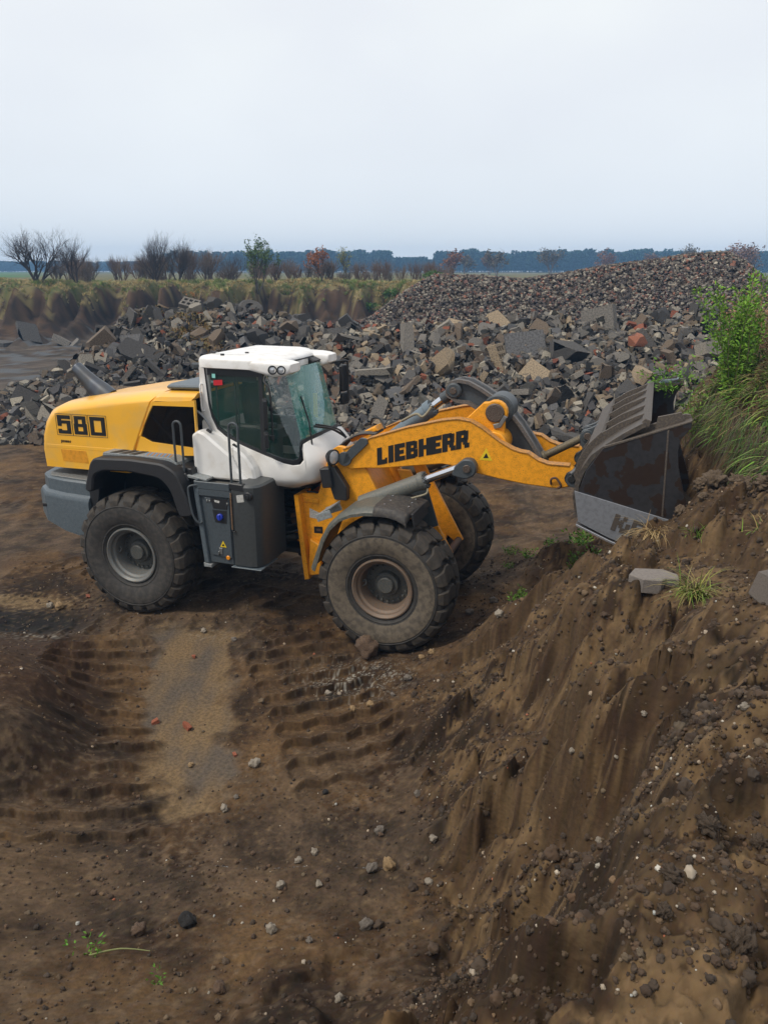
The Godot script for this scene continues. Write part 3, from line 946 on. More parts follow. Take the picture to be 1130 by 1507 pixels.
func build_loader() -> void:
	loader = thing("wheel_loader", "large yellow wheel loader with a white cab, its bucket pushed into the earth bank", "wheel loader", Vector3(LO.x, 0, LO.y), -0.3308)
	make_lug()
	for s in [1.0, -1.0]:
		wheel(Vector3(0, 0.825, 1.115 * s), s, false)
		wheel(Vector3(3.7, 0.825, 1.115 * s), s, true)
	var b: MB
	# axles and chassis
	for f in [0.0, 3.7]:
		b = MB.new()
		b.cyl(Vector3(f, 0.825, -1.0), Vector3(f, 0.825, 1.0), 0.13, 20, 0.02)
		b.lathe([Vector2(0, -0.34), Vector2(0.18, -0.32), Vector2(0.30, -0.14), Vector2(0.32, 0.0), Vector2(0.30, 0.14), Vector2(0.18, 0.32), Vector2(0, 0.34)], 24, Transform3D(Basis.IDENTITY, Vector3(f, 0.825, 0)))
		for s in [1.0, -1.0]:
			b.lathe([Vector2(0, 0.0), Vector2(0.26, 0.0), Vector2(0.27, 0.06), Vector2(0.2, 0.3), Vector2(0, 0.3)], 24, Transform3D(Basis(Vector3.UP, 0.0 if s < 0 else PI), Vector3(f, 0.825, s * 1.07)))
		P("axle", b, M.black_metal)
	pr("rear_frame", [-0.75, 0.95, 1.7, 0.75, 1.95, 0.9, 1.95, 1.35, 1.2, 1.75, -0.75, 1.75], -0.42, 0.42, M.black_metal, 0.02)
	b = MB.new()
	b.box(Vector3(1.98, 0.78, 0), Vector3(0.75, 0.08, 0.7), 0.02)
	b.box(Vector3(1.98, 1.38, 0), Vector3(0.7, 0.08, 0.6), 0.02)
	b.cyl(Vector3(2.02, 0.6, 0), Vector3(2.02, 1.6, 0), 0.11)
	P("articulation_joint", b, M.black_metal)
	for s in [1.0, -1.0]:
		b = MB.new()
		b.cyl(Vector3(1.55, 1.0, 0.5 * s), Vector3(2.1, 1.02, 0.42 * s), 0.06)
		b.cyl(Vector3(2.05, 1.02, 0.425 * s), Vector3(2.5, 1.04, 0.38 * s), 0.035)
		P("steering_cylinder", b, M.black_metal)
	# hoses and drum in the dark gap under the cab
	for k in 7:
		b = MB.new()
		var y0 := 1.2 + 0.09 * k
		b.tube(smooth_path([Vector3(1.7, y0, 0.45 - 0.05 * k), Vector3(1.95, y0 - 0.1, 0.5 - 0.04 * k), Vector3(2.2, y0 - 0.04, 0.42), Vector3(2.45, y0 + 0.05 - 0.02 * k, 0.3)]), 0.017, 6)
		P("hydraulic_hose", b, M.black_plastic)
	b = MB.new()
	b.lathe([Vector2(0, -0.06), Vector2(0.05, -0.06), Vector2(0.06, 0.0), Vector2(0.12, 0.01), Vector2(0.135, -0.02), Vector2(0.16, -0.02), Vector2(0.16, 0.05), Vector2(0, 0.05)], 24, Transform3D(Basis(Vector3.UP, 0.25), Vector3(2.13, 1.28, 0.3)))
	P("drive_flange", b, M.rust_dark)
	# counterweight
	var plan := [-0.72, 1.26, -1.2, 1.255, -1.55, 1.20, -1.78, 1.02, -1.9, 0.6, -1.92, 0.0]
	var half := V2(plan)
	var outl := PackedVector2Array(half)
	for i in range(half.size() - 2, -1, -1): outl.append(Vector2(half[i].x, -half[i].y))
	b = MB.new()
	var rings := []
	for lv in [[0.10, 0.0, 0.88, 0.30], [0.045, 0.0, 0.90, 0.30], [0.0, 0.05, 0.93, 0.30], [0.0, 0.0, 1.47, 0.05], [0.03, 0.0, 1.53, 0.05], [0.075, 0.0, 1.56, 0.05], [0.08, 0.0, 1.735, 0.03], [0.10, 0.0, 1.76, 0.03]]:
		var q := MB.inset(outl, lv[0])
		var ring := PackedVector3Array()
		for p in q:
			var t := clampf((-0.9 - p.x) / 1.0, 0.0, 1.0)
			ring.append(Vector3(maxf(p.x, -1.95) if p.x < -0.8 else -0.74, lv[2] + lv[3] * t, p.y))
		rings.append(ring)
	b.loft(rings, 28.0)
	var cw := P("counterweight", b, M.grey_paint)
	b = MB.new()
	var tp := PackedVector2Array([Vector2(-0.80, -1.12), Vector2(-0.80, -0.62), Vector2(-1.62, -0.62), Vector2(-1.62, -0.95), Vector2(-1.48, -1.09)])
	b.prism(tp, 0.0, 0.014, 0.003, Transform3D(Basis(Vector3(1, -0.022, 0).normalized(), Vector3(0, 0, -1), Vector3(0.022, 1, 0).normalized()), Vector3(0, 1.745, 0)))
	P("tread_plate", b, M.checker, cw)
	b = MB.new()
	b.box(Vector3(-1.55, 1.36, 1.197), Vector3(0.10, 0.05, 0.02), 0.004, Basis(Vector3.UP, 0.12))
	P("tail_slot", b, M.black_plastic, cw)
	# hood
	b = MB.new()
	pillow(b, [-1.72, 1.88, -1.74, 2.15, -1.72, 2.40, -1.66, 2.58, -1.52, 2.74, -1.30, 2.83, -0.60, 2.955, 0.0, 3.03, 0.40, 3.07, 0.30, 2.90, 0.16, 2.60, -0.10, 2.12, -0.16, 1.90],
		[-1.60, 1.89, -1.61, 2.12, -1.57, 2.30, -1.50, 2.46, -1.42, 2.60, -1.30, 2.69, -0.70, 2.80, -0.02, 2.89, 0.24, 2.925, 0.19, 2.83, 0.07, 2.58, -0.16, 2.12, -0.20, 1.90], 0.62, 1.0, 7)
	var hood := P("engine_hood", b, M.yellow)
	# side swage line
	b = MB.new()
	b.prism(V2([-1.585, 2.175, -0.24, 2.185, -0.205, 2.24, -1.575, 2.23]), 0.985, 1.0025, 0.006)
	P("swage_line", b, M.yellow, hood)
	pr("repaint_patch", [-1.31, 1.99, -0.86, 1.985, -0.89, 2.165, -1.33, 2.165], 0.99, 1.0025, M.yellow_patch, 0.0, hood, "darker yellow rectangular patch")
	lettering("lettering", "580", [8.9, 8.9, 9.0], Vector3(-1.325, 2.40, 1.003), Vector3(1.2, 0.015, 0), Vector3.UP, 0.0262, M.black_gloss, hood, 0.0, true)
	small_text("power", 0.06, Vector3(-1.31, 2.29, 1.003), hood, M.black_gloss)
	# front hood with the side window
	var o_ := [-0.06, 2.185, 0.10, 2.55, 0.22, 2.83, 0.275, 2.93, 0.95, 2.985, 0.95, 2.24, 0.45, 2.20]
	var w_ := [0.03, 2.455, 0.11, 2.58, 0.23, 2.79, 0.295, 2.885, 0.93, 2.90, 0.93, 2.335, 0.22, 2.375]
	for s in [1.0, -1.0]:
		b = MB.new()
		b.ring_prism(V2(o_), V2(w_), 0.955 * s, 1.0 * s)
		P("hood_side_frame", b, M.yellow)
		pr("hood_window", w_, 0.966 * s if s > 0 else -0.974, 0.974 * s if s > 0 else -0.966, M.dark_glass, 0.0)
	b = MB.new()
	var hr := []
	for f in [[0.345, 3.05], [0.42, 3.065], [0.95, 3.085]]:
		var ring := PackedVector3Array()
		for q in [[-1.0, -0.12], [-0.985, -0.06], [-0.9, -0.015], [-0.62, 0.0], [0.62, 0.0], [0.9, -0.015], [0.985, -0.06], [1.0, -0.12], [0.96, -0.12], [0.6, -0.04], [-0.6, -0.04], [-0.96, -0.12]]:
			ring.append(Vector3(f[0] - (0.07 if q[1] < -0.1 else 0.0), f[1] + q[1], q[0]))
		hr.append(ring)
	b.loft(hr, 30.0)
	P("hood_roof", b, M.yellow)
	b = MB.new()
	b.prism(V2([0.40, -0.78, 0.95, -0.80, 0.95, 0.80, 0.40, 0.78, 0.33, 0.6, 0.33, -0.6]), -0.055, 0.0, 0.02, Transform3D(Basis(Vector3(1, 0.03, 0).normalized(), Vector3(0, 0, 1), Vector3(0.03, -1, 0).normalized()), Vector3(0, 3.07, 0)))
	P("intake_cover", b, M.grey_paint)
	b = MB.new()
	b.tube([Vector3(0.55, 3.12, -0.55), Vector3(0.6, 3.19, -0.5), Vector3(0.95, 3.21, -0.5)], 0.016, 6)
	P("hood_rail", b, M.black_metal)
	pr("engine_bay", [-0.1, 1.95, 0.9, 1.95, 0.9, 2.95, 0.3, 2.9, -0.1, 2.5], -0.6, 0.6, M.black_metal, 0.02)
	b = MB.new()
	b.lathe([Vector2(0, 0.05), Vector2(0.03, 0.05), Vector2(0.045, 0.03), Vector2(0.11, 0.02), Vector2(0.125, 0.03), Vector2(0.13, 0.0), Vector2(0, 0.0)], 28, Transform3D(Basis.IDENTITY, Vector3(0.80, 2.52, 0.88)))
	P("fan_hub", b, M.rust_dark)
	b = MB.new()
	b.lathe([Vector2(0.36, 0.0), Vector2(0.38, 0.02), Vector2(0.40, 0.0), Vector2(0.38, -0.02), Vector2(0.36, 0.0)], 48, Transform3D(Basis.IDENTITY, Vector3(0.72, 2.48, 0.86)))
	P("fan_ring", b, M.grey_metal)
	for k in 7:
		b = MB.new()
		b.box(Vector3(0.72, 2.48, 0.84) + Basis(Vector3.BACK, TAU * k / 7) * Vector3(0.22, 0, 0), Vector3(0.26, 0.1, 0.012), 0.003, Basis(Vector3.BACK, TAU * k / 7) * Basis(Vector3.RIGHT, 0.5))
		P("fan_blade", b, M.black_plastic)
	b = MB.new()
	b.cyl(Vector3(0.16, 2.76, 0.9), Vector3(0.56, 2.36, 0.9), 0.022, 10)
	P("gas_strut", b, M.grey_metal)
	# exhaust tail pipe
	b = MB.new()
	rings = []
	for q in [[-1.02, 2.78, 0.20, 0.15], [-1.14, 2.88, 0.185, 0.14], [-1.27, 3.0, 0.14, 0.115], [-1.40, 3.12, 0.115, 0.10], [-1.52, 3.235, 0.10, 0.09], [-1.535, 3.25, 0.085, 0.075], [-1.48, 3.19, 0.08, 0.07]]:
		var ring := PackedVector3Array()
		for k in 20:
			var a := TAU * k / 20
			ring.append(Vector3(q[0], q[1], 0.25) + Vector3(0.66, 0.75, 0).normalized() * cos(a) * q[2] + Vector3(0, 0, 1) * sin(a) * q[3])
		rings.append(ring)
	b.loft(rings, 40.0)
	P("exhaust_pipe", b, M.exhaust)
	# rear mudguards, decks
	var arch := rounded([-0.64, 1.72, -0.50, 2.12, -0.42, 2.20, 0.15, 2.225, 0.66, 2.20, 0.86, 2.10, 1.10, 1.52, 0.86, 1.48, 0.745, 1.86, 0.60, 2.0, 0.10, 2.05, -0.30, 2.03, -0.46, 1.95, -0.50, 1.70], 0.08, 3)
	for s in [1.0, -1.0]:
		pr("rear_mudguard", arch, minf(1.15 * s, 1.43 * s), maxf(1.15 * s, 1.43 * s), M.rubber, 0.022)
		pr("wheel_arch_liner", [-0.62, 1.45, -0.5, 1.95, -0.3, 2.05, 0.6, 2.02, 0.78, 1.86, 0.95, 1.3, 1.05, 1.3, 0.95, 2.1, 0.6, 2.17, -0.42, 2.17, -0.75, 1.74, -0.75, 0.95], minf(0.62 * s, 1.2 * s), maxf(0.62 * s, 1.2 * s), M.black_plastic, 0.01)
		pr("deck", [-0.42, 2.195, 0.62, 2.19, 0.70, 2.15, 0.72, 2.01, 1.2, 1.965, 1.2, 1.99, 0.78, 2.045, 0.76, 2.18, 0.66, 2.235, -0.40, 2.24], minf(0.72 * s, 1.24 * s), maxf(0.72 * s, 1.24 * s), M.grey_light, 0.004)
	for k in 3:
		b = MB.new()
		b.prism(V2([-0.30 + 0.155 * k, -1.23, -0.20 + 0.155 * k, -1.23, -0.13 + 0.155 * k, -1.02, -0.23 + 0.155 * k, -1.02]), 0, 0.006, 0.002, Transform3D(Basis(Vector3(1, -0.004, 0).normalized(), Vector3(0, 0, -1), Vector3(0.004, 1, 0).normalized()), Vector3(0, 2.2395, 0)))
		P("grip_strip", b, M.rubber)
	for k in 12:
		b = MB.new()
		b.box(Vector3(0.22 + 0.035 * k, 2.2385, 1.12), Vector3(0.013, 0.004, 0.16), 0.0, Basis(Vector3.UP, 0.35))
		P("sticker_stripe", b, M.stripe_blue if k % 2 == 0 else M.stripe_orange)
	# hand rails
	for q in [[0.80, 1.22, 2.0, 2.74, 0.12], [1.69, 1.32, 1.95, 2.79, 0.13]]:
		b = MB.new()
		var f0: float = q[0] - q[4] * 0.5
		var f1: float = q[0] + q[4] * 0.5
		var r: float = q[4] * 0.5
		var path := [Vector3(f0, q[2], q[1])]
		for k in 9:
			var a := PI - PI * k / 8
			path.append(Vector3(q[0] + cos(a) * r, q[3] - r + sin(a) * r, q[1]))
		path.append(Vector3(f1, q[2], q[1]))
		b.tube(path, 0.0165, 10)
		P("hand_rail", b, M.grey_dark)
		b = MB.new()
		b.prism(V2([f0 - 0.06, q[2] - 0.03, f1 + 0.08, q[2] - 0.05, f1 + 0.04, q[2] + 0.05, f0 - 0.03, q[2] + 0.06]), q[1] - 0.05, q[1] + 0.04, 0.012)
		P("rail_bracket", b, M.black_plastic)
	b = MB.new()
	b.tube(smooth_path([Vector3(1.17, 1.44, 1.36), Vector3(1.15, 1.43, 1.41), Vector3(1.08, 1.55, 1.43), Vector3(1.03, 1.85, 1.42), Vector3(1.05, 1.93, 1.41), Vector3(1.13, 1.94, 1.36)], 4), 0.015, 8)
	P("step_rail", b, M.grey_dark)
	build_side_boxes()
	build_cab()
	build_front()
	build_bucket()

func small_text(text: String, h: float, at: Vector3, parent: Node, m: Material, turn := 0.0) -> void:
	var t := TextMesh.new()
	var f := SystemFont.new()
	f.font_names = PackedStringArray(["Droid Sans"])
	f.font_weight = 700
	f.font_italic = true
	t.font = f
	t.text = text
	t.font_size = 32
	t.pixel_size = h / 32.0
	t.depth = 0.003
	t.horizontal_alignment = HORIZONTAL_ALIGNMENT_LEFT
	var o := put("small_lettering", t, m, parent)
	o.position = at
	o.rotation.z = turn

func build_side_boxes() -> void:
	var b: MB
	for s in [1.0, -1.0]:
		var zz := func(a: float, c: float) -> Array: return [minf(a * s, c * s), maxf(a * s, c * s)]
		var z: Array = zz.call(0.75, 1.33)
		var box := pr("service_box", [1.06, 1.90, 1.17, 0.86, 1.60, 0.86, 1.60, 1.90], z[0], z[1], M.grey_box, 0.014)
		z = zz.call(1.325, 1.348)
		pr("service_door", [1.215, 1.78, 1.28, 0.98, 1.585, 0.96, 1.585, 1.78], z[0], z[1], M.grey_box, 0.008, box)
		z = zz.call(1.29, 1.37)
		pr("box_edge", [1.07, 1.93, 1.165, 0.86, 1.235, 0.86, 1.15, 1.80, 1.16, 1.93], z[0], z[1], M.grey_paint, 0.008, box)
		z = zz.call(0.8, 1.37)
		pr("step_plate", [1.15, 0.80, 1.27, 0.80, 1.27, 0.845, 1.15, 0.86], z[0], z[1], M.grey_light, 0.006, box)
		z = zz.call(1.31, 1.365)
		pr("box_lid", [1.10, 1.80, 1.62, 1.80, 1.62, 1.90, 1.10, 1.90], z[0], z[1], M.grey_box, 0.01, box)
		# tray
		b = MB.new()
		for q in [[1.35, 1.355, 0.52, 0.03], [1.35, 0.93, 0.52, 0.03]]: b.box(Vector3(q[0], 1.945, q[1] * s), Vector3(q[2], 0.10, q[3]), 0.006)
		b.box(Vector3(1.085, 1.945, 1.14 * s), Vector3(0.03, 0.10, 0.40), 0.006)
		P("tray_rim", b, M.grey_box, box)
		b = MB.new()
		b.box(Vector3(1.35, 1.91, 1.14 * s), Vector3(0.5, 0.016, 0.39), 0.003)
		P("tray_grating", b, M.dusty, box)
		if s > 0:
			pr("cap_recess", [1.33, 1.62, 1.36, 1.45, 1.53, 1.445, 1.545, 1.62], 1.346, 1.352, M.black_plastic, 0.0, box)
			pr("cap_frame", [1.31, 1.78, 1.345, 1.64, 1.55, 1.64, 1.57, 1.78], 1.346, 1.353, M.black_plastic, 0.0, box)
			b = MB.new()
			b.cyl(Vector3(1.445, 1.535, 1.35), Vector3(1.445, 1.535, 1.385), 0.043, 18)
			b.box(Vector3(1.445, 1.535, 1.39), Vector3(0.028, 0.08, 0.02), 0.005)
			P("tank_cap", b, M.blue_plastic, box, "blue tank cap")
			warning(Vector3(1.46, 1.15, 1.350), 0.05, box)
			b = MB.new()
			b.cyl(Vector3(1.52, 0.965, 1.34), Vector3(1.52, 0.965, 1.358), 0.03, 20)
			P("reflector", b, M.orange_lens, box)
			b = MB.new()
			b.box(Vector3(1.42, 1.05, 1.353), Vector3(0.05, 0.09, 0.012), 0.003)
			b.cyl(Vector3(1.38, 0.99, 1.352), Vector3(1.40, 1.05, 1.362), 0.012, 8, 0.003)
			P("door_latch", b, M.grey_metal, box)
			b = MB.new()
			for q in [[1.26, 1.735], [1.30, 1.735], [1.56, 1.72]]: b.box(Vector3(q[0], q[1], 1.352), Vector3(0.022, 0.03, 0.014), 0.003)
			P("hinge", b, M.grey_metal, box)
			pr("type_plate", [1.37, 1.76, 1.45, 1.75, 1.44, 1.72, 1.375, 1.73], 1.351, 1.3555, M.label_white, 0.0, box)
		# hydraulic tank, rounded towards the front
		b = MB.new()
		var pl := PackedVector2Array([Vector2(1.615, 0.6), Vector2(1.615, 1.34), Vector2(1.63, 1.355), Vector2(1.86, 1.355), Vector2(1.94, 1.33), Vector2(1.99, 1.26), Vector2(2.01, 1.15), Vector2(2.01, 0.6)])
		var rr := []
		for y in [[0.86, 0.02], [0.88, 0.0], [1.96, 0.0], [1.985, 0.03]]:
			var ring := PackedVector3Array()
			for p in MB.inset(pl, y[1]): ring.append(Vector3(p.x, y[0], p.y * s))
			rr.append(ring)
		b.loft(rr, 35.0)
		var tank := P("hydraulic_tank", b, M.tank)
		b = MB.new()
		b.box(Vector3(1.80, 0.852, 1.13 * s), Vector3(0.44, 0.014, 0.5), 0.003)
		P("tank_foot", b, M.grey_paint, tank)
		if s > 0:
			b = MB.new()
			b.cyl(Vector3(1.885, 1.86, 1.345), Vector3(1.885, 1.86, 1.40), 0.058, 18, 0.01)
			b.cyl(Vector3(1.885, 1.86, 1.40), Vector3(1.885, 1.86, 1.412), 0.03, 6, 0.002)
			P("filler_cap", b, M.black_plastic, tank)
			pr("label_sticker", [1.70, 1.85, 1.80, 1.87, 1.81, 1.77, 1.71, 1.755], 1.3545, 1.3575, M.label_white, 0.0, tank)
			b = MB.new()
			b.box(Vector3(1.625, 1.63, 1.37), Vector3(0.022, 0.5, 0.012), 0.003)
			P("level_strip", b, M.rust_strip, tank)
			b = MB.new()
			b.tube(smooth_path([Vector3(1.625, 1.38, 1.372), Vector3(1.64, 1.35, 1.375), Vector3(1.675, 1.36, 1.375)], 3), 0.010, 6)
			P("level_tube", b, M.black_plastic, tank)

func warning(at: Vector3, h: float, parent: Node) -> void:
	var t := pr("warning_sticker", [at.x - h * 0.95, at.y - h * 0.8, at.x + h * 0.95, at.y - h * 0.8, at.x, at.y + h], at.z, at.z + 0.003, M.sign_yellow, 0.0, parent)
	pr("warning_mark", [at.x - h * 0.42, at.y - h * 0.52, at.x + h * 0.42, at.y - h * 0.45, at.x + h * 0.05, at.y + h * 0.3], at.z + 0.003, at.z + 0.0045, M.black_gloss, 0.0, parent)

# ---- cab
# stations round the cab from the rear right corner to the front centre: plan at the waist (x, z), height of the glass edge
const CAB := [[0.93, 0.80, 3.40, 0.78], [1.00, 0.80, 3.40, 0.78], [1.035, 0.80, 2.90, 0.77], [1.07, 0.80, 2.74, 0.765], [1.15, 0.80, 2.58, 0.76], [1.28, 0.80, 2.485, 0.755], [1.5, 0.80, 2.39, 0.75], [1.72, 0.80, 2.315, 0.75], [1.80, 0.80, 2.29, 0.75], [1.87, 0.80, 2.268, 0.75], [2.0, 0.79, 2.225, 0.735], [2.12, 0.765, 2.19, 0.71], [2.22, 0.725, 2.17, 0.67], [2.285, 0.685, 2.18, 0.63], [2.315, 0.66, 2.23, 0.60], [2.335, 0.64, 2.36, 0.58], [2.36, 0.615, 2.42, 0.56], [2.41, 0.54, 2.445, 0.50], [2.45, 0.42, 2.46, 0.40], [2.475, 0.22, 2.47, 0.21], [2.48, 0.0, 2.475, 0.0]]

func cab_point(i: int, y: float) -> Vector3:
	# the cab leans in from the waist to the roof
	var n := CAB.size()
	var sg := 1.0 if i < n else -1.0
	var q: Array = CAB[i] if i < n else CAB[2 * n - 2 - i]
	var t := clampf((y - 2.2) / 1.2, 0.0, 1.0)
	var lean := smoothstep(1.7, 2.45, q[0]) * 0.30
	return Vector3(q[0] - lean * t, y, sg * lerpf(q[1], q[3], t))

func edge_h(i: int) -> float:
	var n := CAB.size()
	return CAB[i][2] if i < n else CAB[2 * n - 2 - i][2]

func wall_strip(b: MB, i0: int, i1: int, lo: Callable, hi: Callable, thick: float, rows: int, bulge: Callable) -> void:
	var n := i1 - i0 + 1
	var p := PackedVector3Array()
	var t := PackedInt32Array()
	for layer in 2:
		for r in rows + 1:
			for i in range(i0, i1 + 1):
				var y := lerpf(lo.call(i), hi.call(i), float(r) / rows)
				var a := cab_point(maxi(i - 1, 0), y)
				var c := cab_point(mini(i + 1, 2 * CAB.size() - 2), y)
				var out := Vector3(-(c.z - a.z), 0, c.x - a.x).normalized()
				var q: Vector3 = cab_point(i, y) + out * bulge.call(i, y)
				p.append(q - out * thick * layer)
	var m := n * (rows + 1)
	for r in rows:
		for i in n - 1:
			var a := r * n + i
			t.append_array([a, a + 1, a + n + 1, a, a + n + 1, a + n])
			t.append_array([a + m, a + n + 1 + m, a + 1 + m, a + m, a + n + m, a + n + 1 + m])
	for i in n - 1:
		t.append_array([i, i + 1 + m, i + 1, i, i + m, i + 1 + m])
		var a := rows * n + i
		t.append_array([a, a + 1, a + 1 + m, a, a + 1 + m, a + m])
	for r in rows:
		var a := r * n
		t.append_array([a, a + n, a + n + m, a, a + n + m, a + m])
		a = r * n + n - 1
		t.append_array([a, a + n + m, a + n, a, a + m, a + n + m])
	b.solid(p, t, 40.0)

func build_cab() -> void:
	var b := MB.new()
	var n := CAB.size()
	var last := 2 * n - 2
	var flat := func(_i: int, _y: float) -> float: return 0.0
	var front := func(i: int) -> float:
		var q: Array = CAB[i] if i < n else CAB[2 * n - 2 - i]
		return smoothstep(1.75, 2.4, q[0])
	var bottom := func(i: int) -> float: return lerpf(1.90, 1.80, front.call(i)) + 0.08 * smoothstep(0.9, 1.0, front.call(i))
	var swell := func(i: int, y: float) -> float:
		var k: float = front.call(i)
		var under := smoothstep(2.02, 1.78, y)
		return 0.02 + k * 0.17 * sin(clampf((y - 1.66) / 0.85, 0.0, 1.0) * PI) - under * under * (0.05 + 0.16 * k)
	wall_strip(b, 0, last, bottom, func(i): return edge_h(i) - 0.0, 0.045, 14, swell)
	var body := P("cab_body", b, M.white)
	# floor pan
	b = MB.new()
	var ring := PackedVector3Array()
	for i in last + 1: ring.append(cab_point(i, 1.9) * Vector3(1, 0, 1) + Vector3(0, 1.88, 0))
	var r2 := PackedVector3Array()
	for q in ring: r2.append(Vector3(lerpf(1.6, q.x, 0.93), 1.80, q.z * 0.93))
	var r3 := PackedVector3Array()
	for q in ring: r3.append(Vector3(lerpf(1.6, q.x, 0.97), 1.92, q.z * 0.97))
	b.loft([r2, r3], 20.0)
	P("floor_pan", b, M.black_metal, body)
	# seal band round the glass
	b = MB.new()
	wall_strip(b, 1, last - 1, func(i): return edge_h(i) - 0.012, func(i): return minf(edge_h(i) + 0.045, 3.41), 0.05, 1, func(_i, _y): return 0.012)
	P("window_seal", b, M.black_plastic)
	# glass
	for g in [[2, 8, "door_window"], [9, 16, "corner_window"], [16, last - 16, "windscreen"], [last - 16, last - 9, "corner_window"], [last - 8, last - 2, "side_window"]]:
		b = MB.new()
		wall_strip(b, g[0], g[1], func(i): return edge_h(i) + 0.03, func(_i): return 3.40, 0.008, 4, func(_i, _y): return 0.0)
		P(g[2], b, M.glass if g[2] == "windscreen" else M.glass_side)
	# pillars
	for g in [[8, 9], [last - 9, last - 8]]:
		b = MB.new()
		wall_strip(b, g[0], g[1], func(i): return edge_h(i) + 0.02, func(_i): return 3.42, 0.06, 3, func(_i, _y): return 0.006)
		P("door_pillar", b, M.black_plastic)
	for g in [[2, 4], [last - 4, last - 2]]:
		b = MB.new()
		wall_strip(b, g[0], g[1], func(i): return edge_h(i) + 0.01, func(i): return edge_h(i) + 0.07, 0.03, 1, func(_i, _y): return 0.007)
		P("corner_seal", b, M.black_plastic)
	b = MB.new()
	wall_strip(b, 2, 8, func(_i): return 3.30, func(_i): return 3.42, 0.03, 1, func(_i, _y): return 0.005)
	P("door_frame", b, M.black_plastic)
	# door window bars inside
	for q in [[1.12, 2.62, 1.145, 3.36], [1.40, 2.60, 1.425, 3.30], [1.44, 2.60, 1.46, 3.30]]:
		pr("door_bar", [q[0], q[1], q[2], q[1], q[2], q[3], q[0], q[3]], 0.715, 0.735, M.black_plastic, 0.003)
	for q in [[1.05, 3.22, 1.74, 3.30], [1.12, 2.58, 1.70, 2.62]]:
		pr("door_bar", [q[0], q[1], q[2], q[1], q[2], q[3], q[0], q[3]], 0.712, 0.732, M.black_plastic, 0.003)
	for s in [1.0, -1.0]:
		b = MB.new()
		b.tube([Vector3(1.80, 2.3, 0.72 * s), Vector3(1.79, 3.4, 0.70 * s)], 0.045, 8)
		P("roof_pillar", b, M.black_plastic)
		b = MB.new()
		b.tube([Vector3(0.985, 1.9, 0.73 * s), Vector3(0.985, 3.42, 0.71 * s)], 0.05, 8)
		P("rear_pillar", b, M.white)
	# far side inside post, pale as in the picture, with its yellow instruction sheet
	b = MB.new()
	b.box(Vector3(1.93, 2.85, -0.66), Vector3(0.07, 1.1, 0.05), 0.01)
	P("inside_post", b, M.grey_light)
	b = MB.new()
	b.box(Vector3(1.965, 2.72, -0.625), Vector3(0.07, 0.36, 0.008), 0.002)
	P("instruction_sheet", b, M.sign_yellow)
	# rear wall with its window
	b = MB.new()
	for q in [[2.25, 0.7, 0.0, 1.5], [3.34, 0.14, 0.0, 1.5], [2.9, 0.8, 0.70, 0.14], [2.9, 0.8, -0.70, 0.14]]:
		b.box(Vector3(0.945, q[0], q[2]), Vector3(0.045, q[1], q[3]), 0.01)
	P("rear_wall", b, M.white)
	b = MB.new()
	b.box(Vector3(0.945, 2.93, 0), Vector3(0.008, 0.72, 1.28), 0.0)
	P("rear_window", b, M.glass)
	# roof
	b = MB.new()
	var plan := [0.90, 0.70, 0.93, 0.79, 1.05, 0.83, 1.70, 0.83, 1.85, 0.80, 2.02, 0.55, 2.05, 0.45, 2.08, 0.0]
	var half := V2(plan)
	var outl := PackedVector2Array(half)
	for i in range(half.size() - 2, -1, -1): outl.append(Vector2(half[i].x, -half[i].y))
	var rr := []
	for lv in [[0.05, 3.385], [0.0, 3.40], [0.0, 3.49], [0.012, 3.52], [0.035, 3.54], [0.09, 3.553], [0.22, 3.563]]:
		var rg := PackedVector3Array()
		for p in MB.inset(outl, lv[0]): rg.append(Vector3(p.x, lv[1] + 0.012 * (1.0 - absf(p.y)) - 0.03 * smoothstep(1.6, 2.1, p.x), p.y))
		rr.append(rg)
	b.loft(rr, 30.0)
	var roof := P("cab_roof", b, M.white_roof)
	# lamp pods on the front corners
	for s in [1.0, -1.0]:
		b = MB.new()
		rr = []
		for q in [[1.55, 3.41, 3.50, 0.55, 0.815], [1.80, 3.36, 3.515, 0.46, 0.84], [2.02, 3.315, 3.51, 0.42, 0.84], [2.15, 3.325, 3.50, 0.42, 0.83], [2.24, 3.36, 3.485, 0.45, 0.80], [2.255, 3.375, 3.475, 0.465, 0.785]]:
			var c2 := rounded([q[3], q[1], q[4], q[1], q[4], q[2], q[3], q[2]], 0.05, 3)
			var rg := PackedVector3Array()
			for p in c2: rg.append(Vector3(q[0], p.y, p.x * s))
			rr.append(rg)
		b.loft(rr, 35.0)
		var pod := P("lamp_pod", b, M.white_roof, roof)
		for z in [0.56, 0.68]:
			b = MB.new()
			var at := Vector3(2.03 if z < 0.6 else 2.145, 3.41, (0.832 if z < 0.6 else 0.815) * s)
			var tilt := Basis(Vector3.UP, 0.45 if s > 0 else PI - 0.45)
			b.lathe([Vector2(0.046, -0.02), Vector2(0.058, 0.0), Vector2(0.058, 0.03), Vector2(0.046, 0.03), Vector2(0.040, 0.012), Vector2(0.046, -0.02)], 22, Transform3D(tilt, at))
			P("work_lamp", b, M.black_plastic, roof)
			b = MB.new()
			b.lathe([Vector2(0, -0.02), Vector2(0.047, -0.02), Vector2(0.047, 0.012), Vector2(0.03, 0.02), Vector2(0, 0.024)], 22, Transform3D(tilt, at))
			P("lamp_lens", b, M.lens, roof)
	b = MB.new()
	b.box(Vector3(2.07, 3.47, 0.05), Vector3(0.02, 0.018, 0.82), 0.004)
	P("roof_trim", b, M.black_plastic, roof)
	b = MB.new()
	b.box(Vector3(2.08, 3.41, -0.30), Vector3(0.16, 0.10, 0.22), 0.02, Basis(Vector3.BACK, -0.4))
	P("sun_visor", b, M.black_plastic, roof)
	b = MB.new()
